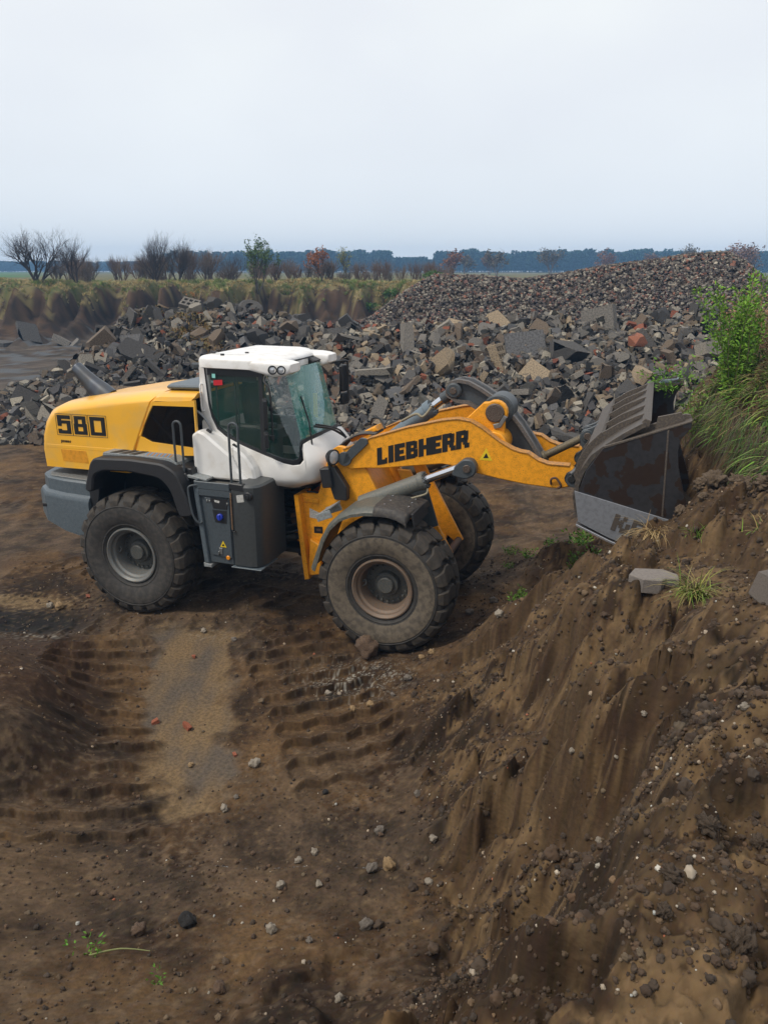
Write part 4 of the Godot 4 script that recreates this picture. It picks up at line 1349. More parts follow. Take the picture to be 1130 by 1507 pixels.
	b.box(Vector3(2.07, 3.36, 0.12), Vector3(0.03, 0.14, 0.03), 0.006)
	P("wiper_motor", b, M.black_plastic, roof)
	for q in [[1.02, 0.55], [1.45, 0.42], [1.25, 0.72]]:
		b = MB.new()
		b.box(Vector3(q[0], 3.565, q[1]), Vector3(0.05, 0.03, 0.03), 0.006)
		P("roof_plug", b, M.black_plastic, roof)
	b = MB.new()
	b.tube([Vector3(0.93, 3.32, 0.74), Vector3(0.83, 3.34, 0.74), Vector3(0.80, 3.38, 0.72)], 0.012, 6)
	b.box(Vector3(0.82, 3.40, 0.70), Vector3(0.10, 0.08, 0.1), 0.02, Basis(Vector3.UP, 0.6))
	P("rear_work_lamp", b, M.grey_dark, roof)
	b = MB.new()
	b.tube(smooth_path([Vector3(0.965, 3.18, 0.80), Vector3(0.955, 3.17, 0.84), Vector3(0.955, 3.0, 0.845), Vector3(0.96, 2.84, 0.84), Vector3(0.98, 2.83, 0.80)], 4), 0.011, 8)
	P("grab_handle", b, M.white)
	# side panel behind the door
	b = MB.new()
	b.prism(rounded([0.90, 1.945, 1.72, 1.955, 1.56, 2.11, 1.47, 2.29, 1.10, 2.565, 1.00, 2.60, 0.90, 2.53], 0.03, 3), 0.76, 1.06, 0.03)
	var sp := P("side_panel", b, M.white)
	b = MB.new()
	b.prism(rounded([1.50, 1.955, 1.79, 1.96, 1.76, 2.12, 1.66, 2.27, 1.55, 2.36, 1.44, 2.42], 0.03, 3), 0.74, 0.985, 0.03)
	P("side_panel", b, M.white)
	for q in [[1.10, 2.575], [1.48, 2.40]]:
		b = MB.new()
		b.box(Vector3(q[0], q[1], 0.93), Vector3(0.07, 0.022, 0.05), 0.005, Basis(Vector3.BACK, -0.6))
		P("panel_catch", b, M.black_plastic, sp)
	# seat, console, wheel
	b = MB.new()
	b.box(Vector3(1.50, 2.42, 0), Vector3(0.48, 0.14, 0.5), 0.05)
	b.box(Vector3(1.28, 2.78, 0), Vector3(0.14, 0.66, 0.48), 0.05, Basis(Vector3.BACK, 0.12))
	b.box(Vector3(1.22, 3.16, 0), Vector3(0.10, 0.2, 0.28), 0.04, Basis(Vector3.BACK, 0.12))
	b.box(Vector3(1.48, 2.16, 0), Vector3(0.34, 0.42, 0.36), 0.04)
	b.box(Vector3(1.62, 2.58, 0.32), Vector3(0.36, 0.07, 0.09), 0.03)
	P("driver_seat", b, M.seat)
	b = MB.new()
	b.box(Vector3(1.45, 2.35, 0.45), Vector3(0.5, 0.5, 0.16), 0.04)
	b.box(Vector3(1.5, 2.35, -0.48), Vector3(0.5, 0.45, 0.16), 0.04)
	P("side_console", b, M.black_plastic)
	b = MB.new()
	b.tube([Vector3(2.22, 1.95, 0), Vector3(2.12, 2.4, 0), Vector3(1.98, 2.62, 0)], [0.07, 0.055, 0.05], 10)
	b.box(Vector3(2.1, 2.55, 0), Vector3(0.14, 0.12, 0.3), 0.03, Basis(Vector3.BACK, 0.5))
	P("steering_column", b, M.black_plastic)
	b = MB.new()
	var sw := []
	for k in 25:
		var a := TAU * k / 24
		sw.append(Vector3(1.96, 2.66, 0) + Basis(Vector3.BACK, -0.6) * Vector3(cos(a) * 0.2, 0, sin(a) * 0.2))
	b.tube(sw, 0.015, 8)
	b.box(Vector3(1.96, 2.65, 0), Vector3(0.04, 0.03, 0.36), 0.01, Basis(Vector3.BACK, -0.6))
	P("steering_wheel", b, M.black_plastic)
	b = MB.new()
	for k in 9: b.lathe([Vector2(0, -0.012), Vector2(0.04, -0.012), Vector2(0.046, 0.0), Vector2(0.04, 0.012), Vector2(0, 0.012)], 12, Transform3D(Basis(Vector3.RIGHT, PI * 0.5), Vector3(2.0 + 0.02 * k, 2.74 - 0.026 * k, -0.22)))
	P("air_duct", b, M.black_plastic)
	# red sticker, green sticker on the door window
	pr("window_sticker", [1.13, 3.235, 1.265, 3.245, 1.265, 3.175, 1.13, 3.165], 0.786, 0.789, M.sign_red, 0.0, null, "red sticker on the door window")
	pr("window_sticker", [1.115, 3.32, 1.165, 3.32, 1.165, 3.265, 1.115, 3.265], 0.790, 0.793, M.stripe_cyan, 0.0)
	# near mirror on its arm, seen against the glass
	b = MB.new()
	b.tube(smooth_path([Vector3(1.93, 3.32, 0.86), Vector3(1.95, 3.27, 0.92), Vector3(2.03, 3.18, 0.95), Vector3(2.05, 2.95, 0.95), Vector3(2.05, 2.5, 0.94)], 4), 0.014, 8)
	P("mirror_arm", b, M.black_metal)
	b = MB.new()
	b.prism(rounded([-0.09, -0.2, 0.09, -0.2, 0.1, 0.2, -0.1, 0.2], 0.04), -0.03, 0.03, 0.012, Transform3D(Basis(Vector3.UP, -PI * 0.5 + 0.5), Vector3(1.97, 2.86, 0.97)))
	b.prism(rounded([-0.085, -0.1, 0.085, -0.1, 0.085, 0.1, -0.085, 0.1], 0.03), -0.03, 0.03, 0.012, Transform3D(Basis(Vector3.UP, -PI * 0.5 + 0.5), Vector3(1.97, 2.52, 0.97)))
	P("mirror", b, M.black_plastic)
	for y in [2.93, 2.56]:
		b = MB.new()
		b.box(Vector3(2.05, y, 0.955), Vector3(0.06, 0.05, 0.05), 0.012)
		P("mirror_clamp", b, M.black_plastic)
	# far mirror
	b = MB.new()
	b.tube(smooth_path([Vector3(2.10, 3.33, -0.70), Vector3(2.22, 3.34, -0.95), Vector3(2.27, 3.33, -1.12), Vector3(2.28, 3.25, -1.15), Vector3(2.28, 2.72, -1.15)], 4), 0.016, 8)
	P("mirror_arm", b, M.black_metal)
	b = MB.new()
	b.prism(rounded([-0.1, -0.2, 0.1, -0.2, 0.1, 0.2, -0.1, 0.2], 0.04), -0.03, 0.03, 0.012, Transform3D(Basis(Vector3.UP, PI * 0.5 - 0.2), Vector3(2.22, 3.07, -1.15)))
	b.prism(rounded([-0.09, -0.09, 0.09, -0.09, 0.09, 0.09, -0.09, 0.09], 0.03), -0.03, 0.03, 0.012, Transform3D(Basis(Vector3.UP, PI * 0.5 - 0.2), Vector3(2.22, 2.76, -1.15)))
	P("mirror", b, M.black_plastic)
	# wiper
	b = MB.new()
	b.tube(smooth_path([Vector3(2.68, 2.40, -0.05), Vector3(2.62, 2.46, 0.0), Vector3(2.55, 2.56, 0.18), Vector3(2.47, 2.62, 0.40), Vector3(2.43, 2.64, 0.47)], 4), 0.018, 8)
	b.tube(smooth_path([Vector3(2.67, 2.43, -0.03), Vector3(2.60, 2.52, 0.02), Vector3(2.52, 2.60, 0.22), Vector3(2.44, 2.66, 0.44)], 4), 0.012, 8)
	P("wiper_arm", b, M.black_plastic)
	b = MB.new()
	b.tube([Vector3(2.30, 3.05, 0.585), Vector3(2.395, 2.7, 0.55), Vector3(2.435, 2.38, 0.56)], 0.011, 6)
	P("wiper_blade", b, M.black_plastic)
	b = MB.new()
	b.lathe([Vector2(0, 0.02), Vector2(0.05, 0.02), Vector2(0.07, 0.0), Vector2(0, 0)], 18, Transform3D(Basis(Vector3.UP, PI * 0.5), Vector3(2.655, 2.33, -0.02)))
	P("wiper_base", b, M.white)

# ---- front frame, boom, cylinders
func build_front() -> void:
	var b: MB
	for s in [1.0, -1.0]:
		var z0 := minf(0.50 * s, 0.57 * s)
		var z1 := maxf(0.50 * s, 0.57 * s)
		var ff := pr("front_frame", rounded([2.22, 1.72, 2.50, 1.72, 2.62, 2.10, 2.68, 2.33, 2.80, 2.42, 2.98, 2.40, 3.08, 2.30, 3.22, 2.10, 3.40, 1.76, 3.95, 1.25, 4.05, 0.95, 3.95, 0.72, 3.0, 0.62, 2.60, 0.60, 2.34, 0.52, 2.28, 1.16], 0.04, 3), z0, z1, M.boom, 0.008)
		# flange plate along the rear edge
		b = MB.new()
		b.prism(V2([2.20, 1.72, 2.265, 1.72, 2.32, 1.18, 2.39, 0.52, 2.32, 0.50, 2.25, 1.16]), minf(0.28 * s, 0.70 * s), maxf(0.28 * s, 0.70 * s), 0.008)
		P("frame_flange", b, M.boom, ff)
		if s > 0:
			b = MB.new()
			b.prism(V2([2.36, 0.55, 2.56, 0.6, 2.56, 1.02, 2.40, 1.10]), 0.565, 0.66, 0.01)
			P("frame_gusset", b, M.boom, ff)
			b = MB.new()
			b.box(Vector3(2.40, 1.63, 0.575), Vector3(0.22, 0.06, 0.03), 0.012, Basis(Vector3.BACK, -0.05))
			P("frame_lip", b, M.boom, ff)
			pr("plate_sticker", [2.37, 1.52, 2.53, 1.46, 2.53, 1.37, 2.37, 1.385], 0.568, 0.5725, M.label_white, 0.0, ff)
			pr("type_plate", [2.43, 1.26, 2.56, 1.27, 2.56, 1.17, 2.43, 1.165], 0.568, 0.5725, M.black_gloss, 0.0, ff)
			pr("plate_print", [2.47, 1.23, 2.53, 1.235, 2.53, 1.205, 2.47, 1.20], 0.5725, 0.574, M.rust_dark, 0.0, ff)
	b = MB.new()
	b.box(Vector3(2.31, 1.1, 0), Vector3(0.09, 1.1, 0.98), 0.015, Basis(Vector3.BACK, 0.07))
	b.box(Vector3(3.2, 0.72, 0), Vector3(1.6, 0.12, 0.98), 0.02)
	b.box(Vector3(3.35, 1.45, 0), Vector3(0.09, 1.3, 0.98), 0.015, Basis(Vector3.BACK, 0.5))
	P("frame_plate", b, M.boom)
	b = MB.new()
	b.prism(V2([1.95, 0.98, 2.3, 0.92, 2.3, 1.0, 2.0, 1.06]), 0.1, 0.42, 0.01)
	P("steering_lug", b, M.boom)
	for z in [0.30, -0.30]:
		b = MB.new()
		b.prism(V2([3.55, 2.1, 3.72, 2.1, 4.33, 1.0, 4.24, 0.94, 3.98, 1.15]), z - 0.03, z + 0.03, 0.006)
		P("frame_strut", b, M.boom)
	b = MB.new()
	b.cyl(Vector3(4.27, 0.99, -0.36), Vector3(4.27, 0.99, 0.36), 0.05)
	P("strut_pin", b, M.rust_dark)
	pr("splash_plate", [3.75, 1.95, 4.0, 2.02, 4.18, 1.45, 3.95, 1.35], 0.50, 0.54, M.grey_dark, 0.006)
	# boom
	var arm := smooth_poly_open([2.86, 2.20, 2.84, 2.30, 2.90, 2.385, 3.02, 2.44, 3.28, 2.565, 3.78, 2.735, 4.22, 2.85, 4.42, 2.88, 4.58, 2.86, 4.72, 2.79, 4.95, 2.635, 5.10, 2.555, 5.20, 2.525, 5.30, 2.515, 5.42, 2.44, 5.55, 2.40, 5.80, 2.40, 5.90, 2.34, 5.93, 2.25, 5.86, 2.16, 5.72, 2.115, 5.60, 2.11, 5.27, 2.13, 4.95, 2.17, 4.67, 2.22, 4.40, 2.285, 4.23, 2.30, 3.80, 2.235, 3.42, 2.175, 3.20, 2.16, 3.0, 2.13])
	for s in [1.0, -1.0]:
		var lo := minf(0.50 * s, 0.62 * s)
		var hi := maxf(0.50 * s, 0.62 * s)
		var a := pr("lift_arm", arm, lo, hi, M.boom, 0.012)
		b = MB.new()
		var cap := []
		for i in range(2, 17): cap.append(Vector3(arm[i].x, arm[i].y + 0.004, 0.56 * s))
		for i in cap.size() - 1:
			var d: Vector3 = cap[i + 1] - cap[i]
			b.box((cap[i] + cap[i + 1]) * 0.5, Vector3(d.length() + 0.004, 0.016, 0.145), 0.004, Basis(Vector3.BACK, atan2(d.y, d.x)))
		P("arm_edge", b, M.boom_edge, a)
		if s > 0:
			lettering("lettering", "LIEBHERR", [7.0, 3.9, 7.0, 7.7, 7.2, 6.9, 8.0, 8.0], Vector3(3.375, 2.215, 0.6215), Vector3(1.0, 0.273, 0).normalized(), Vector3(-0.02, 1.0, 0).normalized(), 0.0225, M.black_gloss, a, 0.0)
			warning(Vector3(4.79, 2.46, 0.6205), 0.085, a)
			b = MB.new()
			b.tube(smooth_path([Vector3(5.60, 2.16, 0.63), Vector3(5.60, 2.23, 0.66), Vector3(5.66, 2.25, 0.67), Vector3(5.72, 2.16, 0.66), Vector3(5.68, 2.12, 0.63)], 4), 0.014, 6)
			P("lashing_eye", b, M.rust_dark, a)
		# pin at the foot and at the bucket
		b = MB.new()
		b.cyl(Vector3(2.93, 2.27, 0.48 * s), Vector3(2.93, 2.27, 0.66 * s), 0.095)
		b.prism(rounded([2.90, 2.19, 3.0, 2.24, 3.26, 2.50, 3.24, 2.56, 3.16, 2.57, 2.95, 2.36], 0.02, 2), minf(0.62 * s, 0.66 * s), maxf(0.62 * s, 0.66 * s), 0.006)
		P("position_sensor", b, M.grey_dark, a)
		b = MB.new()
		b.cyl(Vector3(5.84, 2.26, 0.44 * s), Vector3(5.84, 2.26, 0.68 * s), 0.085)
		b.cyl(Vector3(5.84, 2.26, 0.68 * s), Vector3(5.84, 2.26, 0.70 * s), 0.045)
		P("bucket_pin", b, M.black_metal, a)
	b = MB.new()
	b.cyl(Vector3(4.85, 2.56, -0.52), Vector3(4.85, 2.56, 0.52), 0.17, 28, 0.01)
	P("boom_cross_tube", b, M.boom)
	b = MB.new()
	b.cyl(Vector3(3.1, 2.31, -0.5), Vector3(3.1, 2.31, 0.5), 0.09)
	P("boom_foot_tube", b, M.boom)
	for s in [1.0, -1.0]:
		var ear := [4.30, 2.55, 4.34, 2.72, 4.52, 2.90, 4.68, 3.06]
		for k in 9:
			var a := 2.2 - 2.9 * k / 8
			ear.append(4.83 + cos(a) * 0.155)
			ear.append(2.94 + sin(a) * 0.155)
		ear.append_array([4.96, 2.70, 4.95, 2.5])
		var e := pr("bell_crank_bracket", ear, minf(0.26 * s, 0.36 * s), maxf(0.26 * s, 0.36 * s), M.boom, 0.012)
		b = MB.new()
		b.cyl(Vector3(4.83, 2.94, 0.2 * s), Vector3(4.83, 2.94, 0.395 * s), 0.118, 28, 0.014)
		P("pivot_pin", b, M.rust_steel, e)
		b = MB.new()
		b.box(Vector3(4.93, 2.84, 0.385 * s), Vector3(0.05, 0.16, 0.03), 0.006, Basis(Vector3.BACK, -0.5))
		b.box(Vector3(4.86, 2.78, 0.385 * s), Vector3(0.07, 0.06, 0.03), 0.006, Basis(Vector3.BACK, 0.3))
		P("grease_bracket", b, M.grey_metal, e)
	# bell crank
	var crank := smooth_poly_open([4.15, 3.08, 4.14, 3.19, 4.20, 3.275, 4.31, 3.305, 4.45, 3.285, 4.62, 3.20, 4.80, 3.09, 4.98, 2.94, 5.14, 2.76, 5.29, 2.55, 5.40, 2.38, 5.42, 2.29, 5.36, 2.23, 5.28, 2.25, 5.14, 2.38, 4.98, 2.47, 4.86, 2.58, 4.74, 2.74, 4.60, 2.90, 4.44, 2.99, 4.28, 3.01])
	b = MB.new()
	b.prism(crank, -0.10, 0.10, 0.004)
	var ck := P("bell_crank", b, M.grey_dark)
	b = MB.new()
	b.ring_prism(crank, MB.inset(crank, 0.042), -0.17, 0.17)
	P("bell_crank_rim", b, M.crank_edge, ck)
	b = MB.new()
	b.cyl(Vector3(4.83, 2.94, -0.19), Vector3(4.83, 2.94, 0.19), 0.20, 28, 0.02)
	P("bell_crank_boss", b, M.grey_dark, ck)
	b = MB.new()
	b.prism(rounded([4.70, 2.82, 4.72, 3.08, 4.98, 2.90, 4.92, 2.62], 0.03), -0.168, 0.168, 0.01)
	P("bell_crank_web", b, M.grey_dark, ck)
	b = MB.new()
	b.cyl(Vector3(4.25, 3.16, -0.19), Vector3(4.25, 3.16, 0.19), 0.10, 24, 0.02)
	P("bell_crank_boss", b, M.grey_dark, ck)
	b = MB.new()
	b.cyl(Vector3(5.345, 2.31, -0.19), Vector3(5.345, 2.31, 0.19), 0.075, 24, 0.02)
	P("bell_crank_boss", b, M.grey_dark, ck)
	b = MB.new()
	b.cyl(Vector3(4.25, 3.16, -0.21), Vector3(4.25, 3.16, 0.21), 0.045, 18)
	P("crank_pin", b, M.rust_steel, ck)
	# tilt cylinder and link
	b = MB.new()
	b.cyl(Vector3(3.15, 2.26, 0.0), Vector3(3.86, 2.845, 0.0), 0.105, 26, 0.012)
	b.cyl(Vector3(3.85, 2.84, 0.0), Vector3(3.93, 2.905, 0.0), 0.118, 26, 0.01)
	var tc := P("tilt_cylinder", b, M.grey_blue)
	for k in 10:
		var a := TAU * k / 10
		var d := Vector3(0.772, 0.636, 0)
		b = MB.new()
		bolt(b, Vector3(3.93, 2.905, 0) + (Vector3(-0.636, 0.772, 0) * cos(a) + Vector3(0, 0, 1) * sin(a)) * 0.095, d, 0.014)
		P("cylinder_bolt", b, M.grey_dark, tc)
	b = MB.new()
	b.cyl(Vector3(3.92, 2.896, 0.0), Vector3(4.16, 3.09, 0.0), 0.055, 20)
	P("piston_rod", b, M.chrome, tc)
	b = MB.new()
	b.cyl(Vector3(4.06, 3.01, 0.0), Vector3(4.2, 3.12, 0.0), 0.075, 20, 0.012)
	P("rod_eye", b, M.grey_dark, tc)
	b = MB.new()
	b.tube(smooth_path([Vector3(3.55, 2.72, 0.16), Vector3(3.75, 2.83, 0.17), Vector3(3.84, 2.8, 0.19), Vector3(3.9, 2.85, 0.17), Vector3(3.95, 2.93, 0.13)], 4), 0.018, 7)
	P("cylinder_hose", b, M.hose_tan, tc)
	b = MB.new()
	b.cyl(Vector3(5.345, 2.31, 0), Vector3(5.97, 2.68, 0), 0.05, 16)
	b.cyl(Vector3(5.30, 2.285, 0), Vector3(5.45, 2.37, 0), 0.075, 16, 0.012)
	P("bucket_link", b, M.link_dirty)
	# lift cylinders
	for s in [1.0, -1.0]:
		b = MB.new()
		b.cyl(Vector3(3.20, 1.72, 0.76 * s), Vector3(4.0, 2.085, 0.76 * s), 0.105, 26, 0.012)
		b.cyl(Vector3(3.99, 2.08, 0.76 * s), Vector3(4.065, 2.115, 0.76 * s), 0.118, 26, 0.01)
		var lc := P("lift_cylinder", b, M.cyl_grey)
		for k in 12:
			var a := TAU * k / 12
			b = MB.new()
			bolt(b, Vector3(4.065, 2.115, 0.76 * s) + (Vector3(-0.415, 0.91, 0) * cos(a) + Vector3(0, 0, 1) * sin(a)) * 0.097, Vector3(0.91, 0.415, 0), 0.014)
			P("cylinder_bolt", b, M.grey_dark, lc)
		b = MB.new()
		b.cyl(Vector3(4.05, 2.108, 0.76 * s), Vector3(4.55, 2.335, 0.76 * s), 0.055, 22)
		P("piston_rod", b, M.chrome, lc)
		b = MB.new()
		b.prism(rounded([4.40, 2.22, 4.44, 2.33, 4.55, 2.43, 4.66, 2.43, 4.72, 2.34, 4.70, 2.24, 4.60, 2.18, 4.5, 2.19], 0.04, 3), minf(0.68 * s, 0.82 * s), maxf(0.68 * s, 0.82 * s), 0.014)
		P("rod_eye", b, M.grey_dark, lc)
		b = MB.new()
		b.cyl(Vector3(4.60, 2.315, 0.58 * s), Vector3(4.60, 2.315, 0.845 * s), 0.05, 18)
		P("rod_pin", b, M.rust_steel, lc)
		b = MB.new()
		b.tube(smooth_path([Vector3(3.75, 1.82, 0.84 * s), Vector3(3.95, 1.90, 0.86 * s), Vector3(4.10, 1.96, 0.85 * s), Vector3(4.11, 2.02, 0.82 * s)], 4), 0.014, 7)
		P("cylinder_pipe", b, M.hose_tan, lc)
	# hoses over the boom foot
	b = MB.new()
	b.box(Vector3(3.05, 2.53, 0.1), Vector3(0.42, 0.07, 0.34), 0.015, Basis(Vector3.BACK, 0.45))
	P("hose_bracket", b, M.boom)
	for k in 9:
		b = MB.new()
		b.tube(smooth_path([Vector3(2.66, 2.26, 0.02 + 0.045 * k), Vector3(2.82, 2.43, 0.02 + 0.045 * k), Vector3(3.05, 2.56, 0.02 + 0.045 * k), Vector3(3.25, 2.56, 0.02 + 0.04 * k)], 4), 0.017, 6)
		P("hydraulic_hose", b, M.hose_dark)
	b = MB.new()
	b.tube(smooth_path([Vector3(3.0, 2.58, -0.15), Vector3(3.05, 2.68, -0.12), Vector3(3.2, 2.70, 0.0), Vector3(3.3, 2.60, 0.1)], 4), 0.016, 6)
	P("hydraulic_hose", b, M.black_plastic)
	# front mudguards
	for s in [1.0, -1.0]:
		var prof := [[2.73, 1.00], [2.80, 1.20], [2.88, 1.42], [2.98, 1.60], [3.12, 1.74], [3.30, 1.83], [3.48, 1.875], [3.62, 1.885]]
		b = MB.new()
		var rr := []
		for q in prof:
			var ring := PackedVector3Array()
			for e in [[0.72, 0.0], [1.30, 0.0], [1.38, -0.015], [1.42, -0.06], [1.42, -0.10], [1.40, -0.10], [1.39, -0.06], [1.29, -0.035], [0.72, -0.03]]:
				var k := clampf((q[0] - 2.7) / 0.7, 0.0, 1.0)
				ring.append(Vector3(q[0] + (0.9 * (1.0 - k)) * -e[1] * 0.9, q[1] + e[1] * (0.35 + 0.65 * k), e[0] * s))
			rr.append(ring)
		b.loft(rr, 40.0)
		var mg := P("front_mudguard", b, M.mudguard)
		b = MB.new()
		rr = []
		for q in [[3.60, 1.91], [3.80, 1.91], [3.98, 1.885], [4.10, 1.84], [4.12, 1.80]]:
			var ring := PackedVector3Array()
			for e in [[0.74, 0.0], [1.32, 0.0], [1.40, -0.02], [1.435, -0.07], [1.435, -0.12], [1.415, -0.12], [1.40, -0.07], [1.30, -0.035], [0.74, -0.03]]:
				ring.append(Vector3(q[0] - 0.05 * smoothstep(3.7, 4.1, q[0]) * (e[0] - 0.74) * 3.0, q[1] + e[1], e[0] * s))
			rr.append(ring)
		b.loft(rr, 40.0)
		P("mudguard_end", b, M.rubber_dusty, mg)
		b = MB.new()
		b.prism(V2([4.055, 1.84, 4.085, 1.84, 4.115, 1.69, 4.09, 1.69]), minf(0.78 * s, 1.36 * s), maxf(0.78 * s, 1.36 * s), 0.006)
		P("mud_flap", b, M.rubber, mg)
		b = MB.new()
		for k in 5: b.box(Vector3(2.74 + 0.035 * k, 1.62 + 0.022 * k, 0.90 * s), Vector3(0.035, 0.016, 0.34), 0.004, Basis(Vector3.BACK, 0.4))
		b.box(Vector3(2.80, 1.60, 0.73 * s), Vector3(0.22, 0.10, 0.02), 0.004, Basis(Vector3.BACK, 0.4))
		b.box(Vector3(2.80, 1.60, 1.07 * s), Vector3(0.22, 0.10, 0.02), 0.004, Basis(Vector3.BACK, 0.4))
		P("step", b, M.grey_light, mg)
		b = MB.new()
		for q in [[3.68, 0.90], [3.72, 1.1], [3.70, 1.28], [4.0, 0.95], [4.0, 1.12], [4.01, 1.28]]: b.cyl(Vector3(q[0], 1.89, q[1] * s), Vector3(q[0], 1.915, q[1] * s), 0.011, 8, 0.003)
		P("rivets", b, M.chrome, mg)
		# head lamps
		b = MB.new()
		b.prism(rounded([2.62, 2.14, 2.76, 2.16, 2.80, 1.90, 2.66, 1.88], 0.02), minf(0.62 * s, 0.78 * s), maxf(0.62 * s, 0.78 * s), 0.012)
		b.prism(rounded([2.74, 2.17, 2.80, 2.17, 2.98, 1.90, 2.98, 1.72, 2.80, 1.72, 2.74, 1.90], 0.02), minf(0.60 * s, 0.72 * s), maxf(0.60 * s, 0.72 * s), 0.012)
		b.tube([Vector3(2.75, 2.14, 0.70 * s), Vector3(2.74, 2.24, 0.71 * s)], 0.03, 8)
		var br := P("lamp_bracket", b, M.black_plastic)
		b = MB.new()
		var lt := Transform3D(Basis(Vector3.UP, PI * 0.5 - 0.35 * s), Vector3(2.80, 2.30, 0.72 * s))
		b.lathe([Vector2(0, -0.10), Vector2(0.05, -0.095), Vector2(0.09, -0.05), Vector2(0.105, 0.0), Vector2(0.105, 0.02), Vector2(0.092, 0.02), Vector2(0.085, -0.005), Vector2(0.0, -0.02)], 26, lt)
		P("head_lamp", b, M.black_plastic, br)
		b = MB.new()
		b.lathe([Vector2(0, -0.01), Vector2(0.088, -0.004), Vector2(0.088, 0.012), Vector2(0.06, 0.026), Vector2(0, 0.034)], 26, lt)
		P("lamp_lens", b, M.lens, br)

func smooth_poly_open(a: Array) -> PackedVector2Array:
	return V2(a)

# ---- bucket
func build_bucket() -> void:
	var b: MB
	# shell: edge, floor, curved back, top lip
	var outer := [[7.35, 1.555], [6.72, 1.755], [6.12, 1.965], [6.03, 2.03], [5.97, 2.14], [5.94, 2.28], [5.95, 2.44], [6.0, 2.60], [6.09, 2.76], [6.22, 2.88], [6.40, 3.02], [6.60, 3.15]]
	var inner := [[6.63, 3.11], [6.43, 2.98], [6.25, 2.84], [6.13, 2.73], [6.045, 2.58], [6.0, 2.43], [5.99, 2.28], [6.02, 2.16], [6.07, 2.06], [6.14, 2.005], [6.74, 1.80], [7.35, 1.585]]
	var poly := PackedVector2Array()
	for q in outer: poly.append(Vector2(q[0], q[1]))
	for q in inner: poly.append(Vector2(q[0], q[1]))
	b = MB.new()
	b.prism(poly, -1.565, 1.565, 0.002)
	var bk := P("bucket_shell", b, M.bucket)
	var side := [6.0, 2.38, 6.07, 2.07, 6.20, 1.97, 7.32, 1.58, 7.22, 1.95, 7.11, 2.26, 7.03, 2.50, 6.97, 2.70, 6.945, 2.88, 6.96, 3.0, 7.04, 3.12, 7.045, 3.19, 6.22, 2.865, 6.06, 2.60]
	for s in [1.0, -1.0]:
		pr("bucket_side", side, minf(1.56 * s, 1.592 * s), maxf(1.56 * s, 1.592 * s), M.bucket_side, 0.004, bk)
		pr("wear_plate", [5.955, 2.375, 6.02, 2.03, 6.34, 1.89, 7.30, 1.56, 7.18, 2.08, 6.91, 2.155], minf(1.592 * s, 1.612 * s), maxf(1.592 * s, 1.612 * s), M.wear_plate, 0.004, bk)
		pr("side_rib", [6.855, 2.175, 6.875, 2.17, 6.84, 3.09, 6.82, 3.08], minf(1.592 * s, 1.599 * s), maxf(1.592 * s, 1.599 * s), M.bucket_rust, 0.004, bk)
		# stiffeners along the top of the side
		pr("side_stiffener", [6.22, 2.87, 6.42, 2.985, 6.62, 3.09, 6.98, 3.235, 7.03, 3.23, 7.045, 3.195], minf(1.40 * s, 1.44 * s), maxf(1.40 * s, 1.44 * s), M.bucket_rust, 0.004, bk)
		pr("side_stiffener", [6.22, 2.85, 7.045, 3.18, 7.045, 3.20, 6.21, 2.875], minf(1.40 * s, 1.60 * s), maxf(1.40 * s, 1.60 * s), M.bucket_rust, 0.004, bk)
		pr("lip_gusset", [6.70, 3.06, 6.98, 3.175, 6.94, 3.26, 6.72, 3.20], minf(1.47 * s, 1.50 * s), maxf(1.47 * s, 1.50 * s), M.bucket_rust, 0.004, bk)
		b = MB.new()
		b.prism(V2([6.0, 2.01, 6.35, 1.865, 7.3, 1.535, 7.3, 1.505, 6.33, 1.845, 6.0, 1.985]), minf(1.50 * s, 1.625 * s), maxf(1.50 * s, 1.625 * s), 0.003)
		P("wear_strip", b, M.steel_bright, bk)
	b = MB.new()
	b.prism(V2([6.57, 3.15, 6.60, 3.185, 6.66, 3.165, 6.645, 3.10, 6.60, 3.08]), -1.56, 1.56, 0.004)
	P("top_beam", b, M.bucket_rust, bk)
	b = MB.new()
	b.prism(V2([6.72, 3.16, 6.76, 3.20, 7.0, 3.235, 7.02, 3.21, 6.98, 3.17]), -1.56, -1.40, 0.004)
	P("far_lip_plate", b, M.grey_blue, bk)
	for z in [1.18, 0.62, -0.02, -0.62, -1.18]:
		pr("back_rib", [5.935, 2.36, 5.90, 2.44, 5.935, 2.62, 6.03, 2.80, 6.16, 2.935, 6.34, 3.06, 6.575, 3.175, 6.58, 3.145, 6.40, 3.015, 6.22, 2.875, 6.09, 2.755, 6.0, 2.595, 5.95, 2.44], z - 0.018, z + 0.018, M.bucket_rust, 0.003, bk)
	b = MB.new()
	b.prism(V2([6.03, 2.80, 6.16, 2.945, 6.19, 2.925, 6.06, 2.78]), -1.2, 1.2, 0.003)
	P("back_bar", b, M.bucket_rust, bk)
	# hinge plates
	for z in [0.14, -0.14]:
		var pl := pr("link_lug", rounded([5.97, 2.78, 5.88, 2.75, 5.85, 2.66, 5.88, 2.56, 5.97, 2.40, 6.02, 2.6, 6.12, 2.80, 6.10, 2.86], 0.03, 3), z - 0.03, z + 0.03, M.grey_dark, 0.008, bk)
		b = MB.new()
		b.cyl(Vector3(5.95, 2.685, z - 0.05), Vector3(5.95, 2.685, z + 0.05), 0.075, 22)
		P("link_boss", b, M.grey_dark, pl)
	b = MB.new()
	b.cyl(Vector3(5.95, 2.685, -0.21), Vector3(5.95, 2.685, 0.21), 0.045, 18)
	P("link_pin", b, M.rust_steel, bk)
